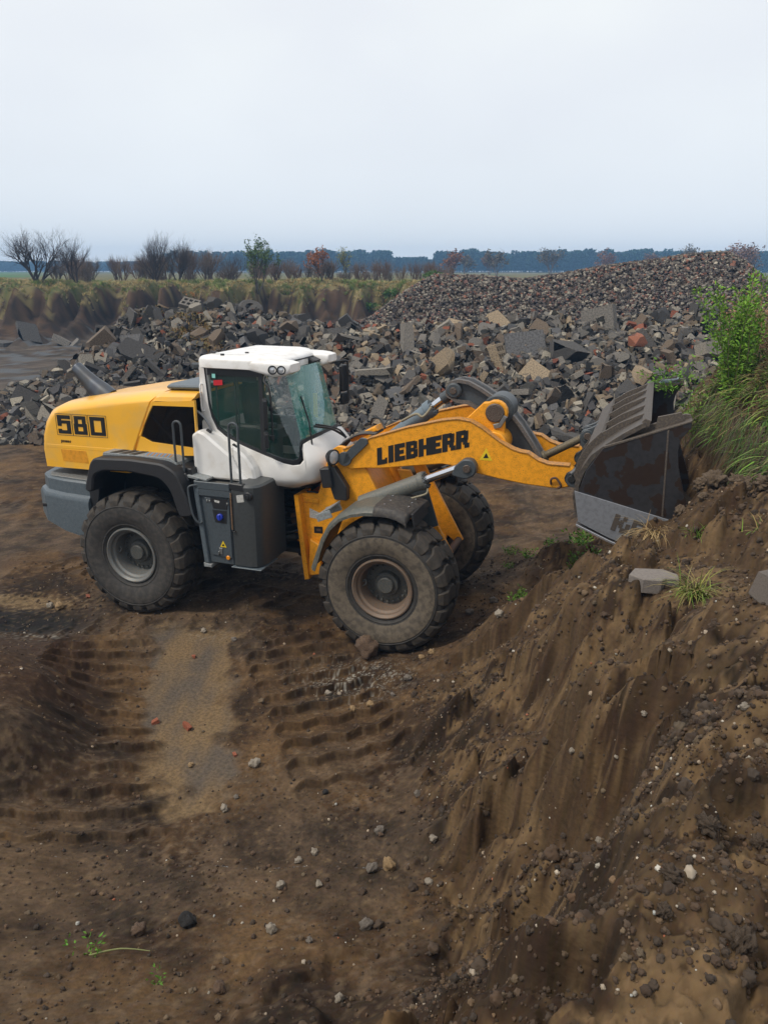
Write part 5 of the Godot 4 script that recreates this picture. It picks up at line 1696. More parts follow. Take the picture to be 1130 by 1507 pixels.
	for s in [1.0, -1.0]:
		for z in [0.46, 0.66]:
			var pl := pr("hinge_plate", rounded([5.76, 2.24, 5.80, 2.17, 5.88, 2.15, 5.98, 2.10, 5.97, 2.3, 6.03, 2.68, 5.98, 2.60, 5.90, 2.40, 5.80, 2.34], 0.025, 3), minf(z * s - 0.022, z * s + 0.022), maxf(z * s - 0.022, z * s + 0.022), M.grey_dark, 0.006, bk)
		b = MB.new()
		b.tube([Vector3(5.84, 2.33, 0.70 * s), Vector3(5.92, 2.42, 0.71 * s), Vector3(6.02, 2.62, 0.71 * s)], 0.03, 8)
		P("hinge_cover", b, M.grey_metal, bk)
	b = MB.new()
	b.prism(V2([7.25, 1.60, 7.62, 1.46, 7.62, 1.445, 7.25, 1.55]), -1.6, 1.6, 0.004)
	P("cutting_edge", b, M.steel_bright, bk)
	lettering("lettering", "Kie", [7.2, 3.2, 6.0], Vector3(6.36, 1.985, 1.6135), Vector3(1.0, -0.25, 0).normalized(), Vector3(0.12, 1.0, 0).normalized(), 0.0185, M.bucket_letter, bk, 0.12)

func more_materials() -> void:
	var speck := tex(0.16, 61, [[0.0, grey(0)], [0.70, grey(0)], [0.76, grey(0.55)], [1.0, grey(0.9)]], 512, 4)
	var speck2 := tex(0.13, 62, [[0.0, grey(0)], [0.72, grey(0)], [0.80, grey(0.5)], [1.0, grey(0.7)]], 512, 5)
	var grime := tex(0.035, 63, [[0.0, grey(0.0)], [0.45, grey(0.05)], [0.62, grey(0.3)], [0.80, grey(0.65)], [1.0, grey(0.8)]], 512, 8)
	var heavy := tex(0.03, 64, [[0.0, grey(0.1)], [0.32, grey(0.25)], [0.52, grey(0.5)], [0.70, grey(0.75)], [1.0, grey(0.9)]], 512, 8)
	var mottle := tex(0.03, 65, [[0.0, grey(0.86)], [0.4, grey(0.95)], [0.6, grey(0.985)], [1.0, Color(1, 1, 1)]], 512, 6)
	var fine := tex(0.08, 66, [], 512, 4)
	var dust := tex(0.014, 69, [[0.0, grey(0.1)], [0.35, grey(0.2)], [0.55, grey(0.36)], [0.75, grey(0.55)], [1.0, grey(0.75)]], 512, 9)
	var film := tex(0.008, 76, [[0.0, grey(0.0)], [0.5, grey(0.0)], [0.68, grey(0.22)], [0.85, grey(0.4)], [1.0, grey(0.5)]], 512, 8)
	M.mottle = mottle
	M.fine = fine
	M.grime = grime
	M.yellow = stained(mat(lin(0.93, 0.48, 0.040), 0.32, 0.0, tex(0.006, 68, [[0.0, grey(0.93)], [1.0, grey(1.0)]], 256, 4), 0.5), lin(0.62, 0.40, 0.13), film)
	M.yellow.clearcoat_enabled = true
	M.yellow.clearcoat = 0.35
	M.yellow.clearcoat_roughness = 0.25
	M.yellow_patch = mat(lin(0.72, 0.31, 0.022), 0.35, 0.0, mottle, 0.8)
	M.boom = stained(mat(lin(0.86, 0.355, 0.012), 0.42, 0.0, mottle, 0.7), lin(0.12, 0.06, 0.02), speck)
	M.boom_edge = stained(mat(lin(0.70, 0.30, 0.03), 0.6, 0.0, mottle, 1.5), lin(0.16, 0.10, 0.06), heavy)
	M.white = stained(mat(lin(0.80, 0.79, 0.765), 0.30, 0.0, tex(0.015, 70, [[0.0, grey(0.94)], [1.0, grey(1.0)]], 256, 3), 0.5), lin(0.50, 0.45, 0.37), film)
	M.white_roof = stained(mat(lin(0.80, 0.79, 0.765), 0.33), lin(0.50, 0.45, 0.37), film)
	M.white_roof.uv1_triplanar = true
	M.grey_paint = stained(mat(lin(0.088, 0.112, 0.130), 0.42, 0.0, mottle, 0.8), lin(0.30, 0.29, 0.27), speck2)
	M.grey_light = stained(mat(lin(0.25, 0.28, 0.29), 0.55, 0.0, mottle, 1.2), lin(0.18, 0.145, 0.11), grime)
	M.grey_dark = stained(mat(lin(0.055, 0.066, 0.074), 0.48, 0.0, mottle, 1.5), lin(0.16, 0.13, 0.10), speck2)
	M.grey_box = stained(mat(lin(0.062, 0.078, 0.09), 0.45, 0.0, mottle, 1.2), lin(0.15, 0.14, 0.125), speck2)
	M.grey_blue = stained(mat(lin(0.14, 0.185, 0.22), 0.4, 0.0, mottle, 2.0), lin(0.2, 0.17, 0.13), speck2)
	M.cyl_grey = stained(mat(lin(0.115, 0.125, 0.115), 0.5, 0.0, mottle, 2.0), lin(0.21, 0.175, 0.125), grime)
	M.tank = stained(mat(lin(0.048, 0.053, 0.055), 0.42, 0.0, mottle, 1.0), lin(0.10, 0.088, 0.072), speck2)
	M.crank_edge = stained(mat(lin(0.06, 0.066, 0.072), 0.55, 0.0, mottle, 2.0), lin(0.17, 0.135, 0.105), heavy)
	M.dusty = mat(lin(0.26, 0.245, 0.21), 0.85, 0.0, tex(0.2, 71, [[0.0, grey(0.3)], [0.5, grey(0.7)], [1.0, grey(1.0)]], 256, 2), 1.5)
	M.checker = mat(lin(0.21, 0.215, 0.21), 0.5, 0.3, mottle, 1.0, tex(0.12, 72, [[0.0, grey(0)], [0.55, grey(0.1)], [0.62, grey(1)], [1.0, grey(1)]], 256, 1, FastNoiseLite.TYPE_CELLULAR), 0.3)
	M.black_metal = mat(lin(0.018, 0.018, 0.018), 0.6, 0.0, mottle, 1.0)
	M.black_plastic = mat(lin(0.014, 0.0145, 0.016), 0.5)
	M.black_gloss = mat(lin(0.010, 0.010, 0.010), 0.45)
	M.grey_metal = mat(lin(0.22, 0.225, 0.225), 0.45, 0.6, mottle, 2.0)
	M.chrome = mat(lin(0.72, 0.73, 0.75), 0.12, 1.0)
	M.steel_bright = mat(lin(0.62, 0.63, 0.66), 0.33, 0.85)
	M.rubber = stained(mat(lin(0.016, 0.016, 0.018), 0.6, 0.0, mottle, 1.0), lin(0.06, 0.055, 0.05), speck2)
	M.rubber_dusty = stained(mat(lin(0.035, 0.032, 0.030), 0.62, 0.0, mottle, 1.0), lin(0.10, 0.085, 0.07), grime)
	M.mudguard = stained(mat(lin(0.085, 0.095, 0.085), 0.5, 0.0, mottle, 1.0), lin(0.17, 0.145, 0.11), grime)
	M.tyre = stained(mat(lin(0.018, 0.0175, 0.017), 0.75, 0.0, mottle, 1.4), lin(0.062, 0.055, 0.047), dust)
	M.tread = stained(mat(lin(0.020, 0.0185, 0.017), 0.8, 0.0, mottle, 1.4), lin(0.075, 0.058, 0.042), dust)
	M.sidewall = stained(mat(lin(0.020, 0.020, 0.020), 0.75, 0.0, mottle, 1.4), lin(0.085, 0.074, 0.060), dust)
	M.sidewall_mud = stained(mat(lin(0.150, 0.122, 0.088), 0.9, 0.0, mottle, 1.4), lin(0.024, 0.022, 0.020), tex(0.012, 67, [[0.0, grey(0.0)], [0.40, grey(0.1)], [0.55, grey(0.25)], [0.68, grey(0.5)], [1.0, grey(0.7)]], 512, 8))
	M.rim = stained(mat(lin(0.14, 0.165, 0.175), 0.5, 0.2, mottle, 2.0), lin(0.23, 0.14, 0.065), grime)
	M.rim_rust = stained(mat(lin(0.13, 0.125, 0.115), 0.6, 0.2, mottle, 2.0), lin(0.22, 0.125, 0.065), heavy)
	M.hub = stained(mat(lin(0.075, 0.085, 0.085), 0.55, 0.2, mottle, 2.0), lin(0.15, 0.12, 0.085), grime)
	M.rust_dark = mat(lin(0.10, 0.055, 0.032), 0.75, 0.0, mottle, 3.0)
	M.rust_steel = stained(mat(lin(0.085, 0.055, 0.042), 0.5, 0.4, mottle, 3.0), lin(0.20, 0.19, 0.16), grime)
	M.rust_strip = stained(mat(lin(0.07, 0.05, 0.035), 0.6, 0.0, mottle, 4.0), lin(0.42, 0.22, 0.10), grime)
	M.link_dirty = stained(mat(lin(0.20, 0.16, 0.09), 0.55, 0.3, mottle, 3.0), lin(0.04, 0.035, 0.03), heavy)
	M.exhaust = mat(lin(0.085, 0.10, 0.12), 0.35, 0.55, tex(0.01, 73, [[0.0, Color(0.8, 0.75, 0.8)], [0.5, Color(1, 1, 1)], [1.0, Color(1.0, 0.88, 0.75)]], 256, 3), 1.0)
	M.hose_tan = mat(lin(0.24, 0.21, 0.14), 0.6, 0.0, mottle, 3.0)
	M.hose_dark = mat(lin(0.05, 0.048, 0.045), 0.6)
	M.seat = mat(lin(0.030, 0.030, 0.034), 0.8)
	M.blue_plastic = mat(lin(0.02, 0.045, 0.42), 0.35)
	M.orange_lens = mat(lin(0.75, 0.26, 0.01), 0.25)
	M.sign_yellow = mat(lin(0.78, 0.56, 0.02), 0.45, 0.0, mottle, 2.0)
	M.sign_red = mat(lin(0.50, 0.015, 0.025), 0.45)
	M.label_white = mat(lin(0.60, 0.60, 0.57), 0.5, 0.0, tex(0.06, 74, [[0.0, grey(0.35)], [0.42, grey(0.9)], [1.0, grey(1)]], 256, 3), 4.0)
	M.stripe_blue = mat(lin(0.12, 0.30, 0.55), 0.5)
	M.stripe_orange = mat(lin(0.50, 0.20, 0.06), 0.5)
	M.stripe_cyan = mat(lin(0.25, 0.60, 0.55), 0.5)
	M.bucket = stained(mat(lin(0.075, 0.064, 0.055), 0.55, 0.35, mottle, 1.0), lin(0.15, 0.12, 0.09), grime)
	M.bucket_side = stained(mat(lin(0.062, 0.062, 0.068), 0.33, 0.6, mottle, 0.8), lin(0.055, 0.032, 0.022), tex(0.008, 75, [[0.0, grey(0.0)], [0.55, grey(0.0)], [0.58, grey(0.75)], [1.0, grey(0.85)]], 512, 6))
	M.bucket_rust = stained(mat(lin(0.078, 0.064, 0.054), 0.6, 0.2, mottle, 2.0), lin(0.15, 0.12, 0.088), grime)
	M.wear_plate = stained(mat(lin(0.215, 0.225, 0.245), 0.4, 0.2, mottle, 1.0), lin(0.14, 0.12, 0.10), speck2)
	M.bucket_letter = mat(lin(0.07, 0.055, 0.042), 0.6, 0.0, mottle, 4.0)
	M.glass = StandardMaterial3D.new()
	M.glass.transparency = BaseMaterial3D.TRANSPARENCY_ALPHA
	M.glass.albedo_color = Color(0.34, 0.74, 0.68, 0.20)
	M.glass.roughness = 0.03
	M.glass.metallic_specular = 0.5
	M.glass_side = M.glass.duplicate()
	M.glass_side.albedo_color = Color(0.12, 0.42, 0.38, 0.07)
	M.dark_glass = StandardMaterial3D.new()
	M.dark_glass.transparency = BaseMaterial3D.TRANSPARENCY_ALPHA
	M.dark_glass.albedo_color = Color(0.03, 0.03, 0.035, 0.6)
	M.dark_glass.roughness = 0.04
	M.lens = mat(lin(0.62, 0.64, 0.66), 0.12, 0.35)

# ---------------------------------------------------------------- rubble
const CREST := [[-14.4, 0.0, -23.4], [-13.33, 0.45, -24.0], [-12.24, 0.80, -24.5], [-11.2, 1.2, -25.0], [-10.6, 1.6, -26.5], [-10.2, 2.15, -28.0], [-9.6, 2.75, -29.0], [-8.6, 3.08, -30.0], [-7.16, 3.32, -30.5], [-5.08, 3.25, -30.5], [-3.42, 2.85, -29.5], [-1.6, 2.55, -28.5], [-0.86, 2.65, -28.5], [0.86, 2.7, -28.5], [3.3, 2.8, -28.5], [5.74, 2.9, -28.5], [8.18, 2.95, -28.5], [10.6, 3.1, -28.5], [12.5, 3.15, -28.5], [15.0, 1.6, -28.5], [17.0, 0.0, -28.5]]
const GCREST := [[-3.0, 1.6, -37.0], [-1.43, 2.35, -37.0], [-0.63, 2.6, -37.0], [0.32, 3.25, -38.0], [1.32, 3.92, -39.0], [2.53, 4.5, -40.0], [4.56, 4.44, -40.0], [6.93, 4.28, -40.0], [8.94, 4.57, -40.0], [10.93, 4.92, -40.0], [13.26, 5.18, -40.0], [15.24, 5.47, -40.0], [16.9, 5.56, -40.0], [17.8, 5.15, -40.0], [18.56, 4.5, -40.0], [19.34, 3.85, -40.0], [20.68, 2.9, -40.0], [24.0, 0.3, -40.0]]

func along(c: Array, x: float) -> Vector2:
	if x <= c[0][0]: return Vector2(c[0][1], c[0][2])
	for i in c.size() - 1:
		if x < c[i + 1][0]:
			var t: float = (x - c[i][0]) / (c[i + 1][0] - c[i][0])
			return Vector2(lerpf(c[i][1], c[i + 1][1], t), lerpf(c[i][2], c[i + 1][2], t))
	return Vector2(c[-1][1], c[-1][2])

func heap_h(x: float, z: float) -> float:
	var c := along(CREST, x)
	var toe := -21.6 + nA.get_noise_2d(x * 1.5, 4.0) * 1.2
	var h := 0.0
	if z > c.y: h = c.x * pow(clampf((toe - z) / (toe - c.y), 0.0, 1.0), 0.85)
	else: h = c.x * clampf(1.0 - (c.y - z) / 5.0, 0.0, 1.0)
	return h + (nA.get_noise_2d(x * 1.6, z * 1.6) * 0.35 + nB.get_noise_2d(x * 0.6, z * 0.6) * 0.12) * smoothstep(0.0, 1.0, h)

func gravel_h(x: float, z: float) -> float:
	var c := along(GCREST, x)
	var d := absf(z - c.y)
	var h := c.x - maxf(0.0, sqrt(d * d + 0.25) - 0.5) * 0.66
	return h + nA.get_noise_2d(x * 0.8 + 5.0, z * 0.8) * 0.22 * clampf(d * 0.3, 0.0, 1.0)

# a block: a box cut by random planes
func chunk(half: Vector3, cuts: int, depth: float) -> Array:
	var faces := []
	for s in [-1.0, 1.0]:
		faces.append([Vector3(s * half.x, -half.y, -half.z), Vector3(s * half.x, half.y, -half.z), Vector3(s * half.x, half.y, half.z), Vector3(s * half.x, -half.y, half.z)])
		faces.append([Vector3(-half.x, s * half.y, -half.z), Vector3(half.x, s * half.y, -half.z), Vector3(half.x, s * half.y, half.z), Vector3(-half.x, s * half.y, half.z)])
		faces.append([Vector3(-half.x, -half.y, s * half.z), Vector3(half.x, -half.y, s * half.z), Vector3(half.x, half.y, s * half.z), Vector3(-half.x, half.y, s * half.z)])
	for k in cuts:
		var n := Vector3(rng.randfn(), rng.randfn(), rng.randfn()).normalized()
		var reach := absf(n.x) * half.x + absf(n.y) * half.y + absf(n.z) * half.z
		var d := reach * (1.0 - depth * rng.randf_range(0.35, 1.0))
		var out := []
		var rim := []
		for f in faces:
			var g := []
			for i in f.size():
				var a: Vector3 = f[i]
				var b: Vector3 = f[(i + 1) % f.size()]
				var da := n.dot(a) - d
				var db := n.dot(b) - d
				if da <= 0.0: g.append(a)
				if (da < 0.0 and db > 0.0) or (da > 0.0 and db < 0.0):
					var x := a.lerp(b, da / (da - db))
					g.append(x)
					rim.append(x)
			if g.size() > 2: out.append(g)
		if rim.size() > 2:
			var c := Vector3.ZERO
			for q in rim: c += q
			c /= rim.size()
			var u := n.cross(Vector3.UP if absf(n.y) < 0.9 else Vector3.RIGHT).normalized()
			var w := n.cross(u)
			rim.sort_custom(func(p, q): return atan2((p - c).dot(w), (p - c).dot(u)) < atan2((q - c).dot(w), (q - c).dot(u)))
			out.append(rim)
		faces = out
	return faces

func faces_mesh(faces: Array) -> ArrayMesh:
	var b := MB.new()
	faces_into(b, faces, Transform3D.IDENTITY)
	return b.mesh()

func faces_into(b: MB, faces: Array, xf: Transform3D) -> void:
	for f in faces:
		var c := Vector3.ZERO
		for q in f: c += q
		c /= f.size()
		var n: Vector3 = (f[1] - f[0]).cross(f[2] - f[0])
		if n.length_squared() < 1e-14 and f.size() > 3: n = (f[2] - f[0]).cross(f[3] - f[0])
		var flip := n.dot(c) < 0.0
		var wn := (xf.basis * (-n if flip else n)).normalized()
		for i in range(1, f.size() - 1):
			var t := [f[0], f[i], f[i + 1]] if flip else [f[0], f[i + 1], f[i]]
			for q in t:
				b.v.append(xf * q)
				b.n.append(wn)
				if b.tinted: b.c.append(b.col)

var blocks := []   # [faces, mesh, longest half]
var cobbles := []
var slabs := []

func make_chunks() -> void:
	for k in 14:
		var h := Vector3(rng.randf_range(0.42, 0.5), rng.randf_range(0.16, 0.34), rng.randf_range(0.22, 0.42))
		var f := chunk(h, rng.randi_range(3, 6), 0.42)
		blocks.append([f, faces_mesh(f), h])
	for k in 8:
		var h := Vector3(0.5, rng.randf_range(0.28, 0.42), rng.randf_range(0.32, 0.45))
		var f := chunk(h, 16, 0.42)
		cobbles.append([f, faces_mesh(f), h])
	for k in 7:
		var h := Vector3(0.5, rng.randf_range(0.07, 0.13), rng.randf_range(0.14, 0.46))
		var f := chunk(h, rng.randi_range(1, 3), 0.22)
		slabs.append([f, faces_mesh(f), h])

func grid_block(nx: int, nz: int, size: Vector3) -> ArrayMesh:
	# perforated block: bars round rows of holes
	var b := MB.new()
	var bz := size.z / nz * 0.40
	var bx := size.x / nx * 0.34
	for j in nz + 1: b.box(Vector3(0, 0, -size.z * 0.5 + size.z * j / nz), Vector3(size.x + bx, size.y, bz), 0.012)
	for j in nz:
		for i in nx + 1: b.box(Vector3(-size.x * 0.5 + size.x * i / nx, 0, -size.z * 0.5 + size.z * (j + 0.5) / nz), Vector3(bx, size.y - 0.02, size.z / nz - bz + 0.01), 0.0)
	return b.mesh()

func slope_basis(fn: Callable, x: float, z: float, tilt: float) -> Basis:
	var e := 0.4
	var n := Vector3(fn.call(x - e, z) - fn.call(x + e, z), 2.0 * e, fn.call(x, z - e) - fn.call(x, z + e)).normalized()
	n = (n + Vector3(rng.randfn() * tilt, rng.randfn() * tilt * 0.5, rng.randfn() * tilt)).normalized()
	var x_ := n.cross(Vector3(rng.randfn(), rng.randfn() * 0.2, rng.randfn())).normalized()
	return Basis(x_, n, x_.cross(n))

func core_mesh(fn: Callable, x0: float, x1: float, z0: float, z1: float, step: float, dark: Color, pale: Color) -> ArrayMesh:
	var st := SurfaceTool.new()
	st.begin(Mesh.PRIMITIVE_TRIANGLES)
	var nx := int((x1 - x0) / step) + 1
	var nz := int((z1 - z0) / step) + 1
	for j in nz:
		for i in nx:
			var x := x0 + i * step
			var z := z0 + j * step
			var y: float = fn.call(x, z)
			var edge := i == 0 or j == 0 or i == nx - 1 or j == nz - 1
			st.set_color(dark.lerp(pale, clampf(0.4 + nB.get_noise_2d(x, z) + nC.get_noise_2d(x * 0.4, z * 0.4) * 0.8, 0.0, 1.0)))
			st.add_vertex(Vector3(x, -0.6 if edge else y - 0.24 + nC.get_noise_2d(x * 0.4, z * 0.4) * 0.06, z))
	for j in nz - 1:
		for i in nx - 1:
			var a := j * nx + i
			for q in [a, a + 1, a + nx + 1, a, a + nx + 1, a + nx]: st.add_index(q)
	st.generate_normals()
	return st.commit()

func rubble_heap(called: String, label: String, x0: float, x1: float, tones: Array, seed_: int, sizes: Vector2) -> Node3D:
	rng.seed = seed_
	var h := thing(called, label, "rubble heap", Vector3.ZERO, 0.0, "heaps of rubble")
	var core := put("soil_core", core_mesh(heap_h, x0 - 0.6, x1 + 0.6, -35.0, -20.6, 0.16, Color(0.060, 0.042, 0.029), Color(0.125, 0.085, 0.053)), M.soil, h)
	var made := []
	var tries := 0
	while made.size() < 300 and tries < 9000:
		tries += 1
		var x := rng.randf_range(x0, x1)
		var c := along(CREST, x)
		var t := rng.randf()
		var z := lerpf(-21.2, c.y - 0.7, t)
		var y := heap_h(x, z)
		if y < 0.04: continue
		var s := rng.randf_range(sizes.x, sizes.x + 0.25) if rng.randf() < 0.6 else rng.randf_range(sizes.x + 0.2, sizes.y)
		var ok := true
		for q in made:
			if Vector3(x, y, z).distance_squared_to(q[0]) < pow((s + q[1]) * 0.34, 2.0):
				ok = false
				break
		if not ok: continue
		var kind := rng.randf()
		var src: Array = blocks[rng.randi() % blocks.size()] if kind < 0.45 else (cobbles[rng.randi() % cobbles.size()] if kind < 0.60 else slabs[rng.randi() % slabs.size()])
		if kind >= 0.60: s *= 1.3
		var bs := slope_basis(heap_h, x, z, 0.75)
		var sc := Vector3(s * rng.randf_range(0.9, 1.35), s * rng.randf_range(0.7, 1.1), s * rng.randf_range(0.6, 1.1))
		var o := put("slab" if kind >= 0.60 else "stone", src[1], tones[rng.randi() % tones.size()], h)
		o.transform = Transform3D(bs * Basis.from_scale(sc), Vector3(x, y + sc.y * src[2].y * rng.randf_range(0.05, 0.8), z))
		made.append([Vector3(x, y, z), s])
	# small stuff between the blocks
	var b := MB.new()
	b.tinted = true
	var n := 8000
	for k in n:
		var x := rng.randf_range(x0, x1)
		var c := along(CREST, x)
		var z := lerpf(-20.9, c.y - 0.8, rng.randf())
		var y := heap_h(x, z)
		if y < 0.01 and rng.randf() < 0.6: continue
		var s := rng.randf_range(0.09, 0.30) * (1.0 if rng.randf() < 0.65 else 1.5)
		var src: Array = cobbles[rng.randi() % cobbles.size()] if rng.randf() < 0.35 else (blocks if rng.randf() < 0.6 else slabs)[rng.randi() % 7]
		var m: StandardMaterial3D = tones[rng.randi() % tones.size()]
		var cc := m.albedo_color.srgb_to_linear() * rng.randf_range(0.55, 1.15)
		if rng.randf() < 0.05: cc = Color(0.26, 0.085, 0.045) * rng.randf_range(0.6, 1.2)
		elif rng.randf() < 0.06: cc = Color(0.36, 0.32, 0.25)
		b.col = Color(cc.r, cc.g, cc.b, 1.0)
		faces_into(b, src[0], Transform3D(slope_basis(heap_h, x, z, 0.9) * Basis.from_scale(Vector3.ONE * s), Vector3(x, maxf(y, ground_at(x, z, false)) + s * 0.08, z)))
	var o := put("small_rubble", b.mesh(), M.chips, h)
	o.set_meta("kind", "stuff")
	return h

func special(h: Node, called: String, mesh: Mesh, m: Material, at: Vector3, basis: Basis, label := "") -> void:
	var o := put(called, mesh, m, h)
	o.transform = Transform3D(basis, at)
	if label: o.set_meta("label", label)

func rotx(a: float, b: float, c: float) -> Basis:
	return Basis.from_euler(Vector3(deg_to_rad(a), deg_to_rad(b), deg_to_rad(c)))

func build_heaps() -> void:
	rng.seed = 77
	make_chunks()
	var cmap := tex(0.02, 81, [[0.0, grey(0.6)], [0.35, grey(0.82)], [0.55, grey(0.95)], [0.75, grey(1.0)], [1.0, grey(1.0)]], 512, 6)
	var cbump := tex(0.03, 82, [], 512, 6)
	var tone := func(r: float, g: float, b: float) -> StandardMaterial3D: return mat(lin(r * 1.12, g * 1.06, b * 0.98), 0.9, 0.0, cmap, 1.6, cbump, 0.25)
	M.chips = mat(Color(1, 1, 1), 0.9, 0.0, cmap, 2.0, cbump, 0.3)
	M.chips.vertex_color_use_as_albedo = true
	var g1: StandardMaterial3D = tone.call(0.155, 0.148, 0.138)
	var g2: StandardMaterial3D = tone.call(0.235, 0.222, 0.195)
	var g3: StandardMaterial3D = tone.call(0.072, 0.070, 0.069)
	var g4: StandardMaterial3D = tone.call(0.040, 0.039, 0.040)
	var tan_: StandardMaterial3D = tone.call(0.29, 0.235, 0.165)
	var brown: StandardMaterial3D = tone.call(0.135, 0.105, 0.078)
	var red: StandardMaterial3D = tone.call(0.27, 0.105, 0.062)
	var slate: StandardMaterial3D = tone.call(0.095, 0.098, 0.106)
	var left := rubble_heap("rubble_heap", "dark heap of broken concrete and earth behind the loader's hood", -14.0, -2.6, [g1, g3, g3, g4, g4, slate, brown, g3, g2, brown], 501, Vector2(0.27, 0.80))
	var right := rubble_heap("rubble_heap", "pale heap of broken concrete blocks and slabs behind the lift arms", -2.6, 13.4, [g1, g1, g2, g3, g3, g2, slate, tan_, brown, g4, g1, brown], 502, Vector2(0.30, 0.95))
	# the ones that stand out
	special(right, "perforated_brick", grid_block(3, 4, Vector3(0.62, 0.30, 1.0)), tan_, Vector3(3.75, 1.82, -25.2), rotx(68, 62, 0) , "pale brick with rows of holes")
	special(right, "slab", slabs[2][1], slate, Vector3(4.7, 2.1, -25.9), rotx(58, 10, 12) * Basis.from_scale(Vector3(1.3, 0.8, 1.5)), "large flat grey slab")
	special(right, "stone", cobbles[1][1], g3, Vector3(6.15, 1.95, -25.7), rotx(20, 15, -14) * Basis.from_scale(Vector3(1.7, 0.95, 1.2)), "largest rough dark boulder")
	special(right, "slab", blocks[3][1], g1, Vector3(0.78, 2.35, -26.3), rotx(70, 4, 6) * Basis.from_scale(Vector3(0.5, 0.7, 1.9)))
	special(right, "stone", cobbles[3][1], red, Vector3(8.4, 2.4, -26.0), rotx(20, 30, 10) * Basis.from_scale(Vector3(0.55, 0.5, 0.55)), "lump of red brickwork")
	special(right, "stone", cobbles[2][1], red, Vector3(10.1, 2.2, -26.0), rotx(50, 10, 30) * Basis.from_scale(Vector3(0.85, 0.5, 0.6)), "lump of red brickwork")
	special(right, "slab", blocks[5][1], slate, Vector3(5.35, 1.0, -23.3), rotx(50, 60, 10) * Basis.from_scale(Vector3(1.0, 0.6, 0.75)))
	special(right, "slab", slabs[4][1], g1, Vector3(7.6, 2.95, -28.0), rotx(75, 20, 60) * Basis.from_scale(Vector3(1.2, 1.4, 1.0)))
	special(right, "stone", blocks[7][1], tan_, Vector3(1.9, 1.75, -25.0), rotx(60, 20, 80) * Basis.from_scale(Vector3(1.1, 0.9, 0.9)))
	special(right, "slab", blocks[2][1], g2, Vector3(-0.3, 1.55, -24.6), rotx(0, 8, 3) * Basis.from_scale(Vector3(1.4, 0.55, 0.6)))
	special(left, "perforated_brick", grid_block(4, 4, Vector3(0.78, 0.30, 1.1)), g4, Vector3(-9.7, 2.2, -27.2), rotx(62, -25, -6), "dark brick with rows of slots, standing on edge")
	special(left, "perforated_brick", grid_block(3, 2, Vector3(0.62, 0.18, 0.42)), g1, Vector3(-7.3, 3.42, -30.0), rotx(30, -20, -15), "grey block with six holes")
	special(left, "slab", slabs[1][1], slate, Vector3(-8.7, 2.1, -26.8), rotx(58, -20, 10) * Basis.from_scale(Vector3(1.1, 0.8, 1.2)))
	var b := MB.new()
	b.lathe([Vector2(0.20, -0.12), Vector2(0.38, -0.13), Vector2(0.46, -0.06), Vector2(0.47, 0.0), Vector2(0.46, 0.06), Vector2(0.38, 0.13), Vector2(0.20, 0.12), Vector2(0.24, 0.0), Vector2(0.20, -0.12)], 28)
	special(left, "old_tyre", b.mesh(), M.rubber_dusty, Vector3(-5.05, 3.22, -30.1), rotx(-50, 20, 0), "half buried old tyre")
	special(left, "stone", blocks[4][1], red, Vector3(-7.4, 1.5, -25.4), rotx(10, 30, 5) * Basis.from_scale(Vector3(0.4, 0.3, 0.3)), "broken red brick")
	special(left, "stone", blocks[6][1], red, Vector3(-7.0, 1.52, -25.4), rotx(20, 60, 5) * Basis.from_scale(Vector3(0.36, 0.3, 0.3)), "broken red brick")
	# gravel heap
	rng.seed = 503
	var gh := thing("gravel_heap", "tall heap of fine crushed rubble rising above the horizon", "gravel heap", Vector3.ZERO, 0.0, "heaps of rubble")
	put("gravel_core", core_mesh(func(x, z): return maxf(gravel_h(x, z), -0.3), -8.0, 28.0, -50.0, -28.8, 0.3, Color(0.070, 0.054, 0.042), Color(0.130, 0.098, 0.072)), M.soil, gh)
	var mm := MultiMesh.new()
	mm.transform_format = MultiMesh.TRANSFORM_3D
	mm.use_colors = true
	mm.mesh = cobbles[4][1]
	var xf := []
	var cols := []
	for k in 34000:
		var x := rng.randf_range(-5.0, 23.0)
		var c := along(GCREST, x)
		var z := c.y - 0.6 + rng.randf() * 10.5
		if rng.randf() < 0.12: z = c.y - rng.randf() * 1.5 + 0.3
		var y := gravel_h(x, z)
		if y < 0.8: continue
		var s := rng.randf_range(0.09, 0.20) * (1.0 if rng.randf() < 0.9 else 1.5)
		var bs := Basis.from_euler(Vector3(rng.randf() * TAU, rng.randf() * TAU, rng.randf() * TAU)) * Basis.from_scale(Vector3(s, s * rng.randf_range(0.6, 1.0), s))
		xf.append(Transform3D(bs, Vector3(x, y - 0.09, z)))
		var q := rng.randf()
		var cc := Color(0.115, 0.090, 0.070)
		if q < 0.40: cc = Color(0.052, 0.042, 0.038)
		elif q < 0.62: cc = Color(0.165, 0.145, 0.118)
		elif q < 0.72: cc = Color(0.25, 0.22, 0.17)
		elif q < 0.80: cc = Color(0.19, 0.085, 0.055)
		elif q < 0.84: cc = Color(0.11, 0.06, 0.05)
		cols.append(cc * rng.randf_range(0.85, 1.9))
	mm.instance_count = xf.size()
	for i in xf.size():
		mm.set_instance_transform(i, xf[i])
		cols[i].a = 1.0
		mm.set_instance_color(i, cols[i])
	var mi := MultiMeshInstance3D.new()
	mi.name = "gravel"
	mi.multimesh = mm
	mi.material_override = M.chips
	mi.set_meta("kind", "stuff")
	gh.add_child(mi)
	# slabs lying on the far bank
	rng.seed = 504
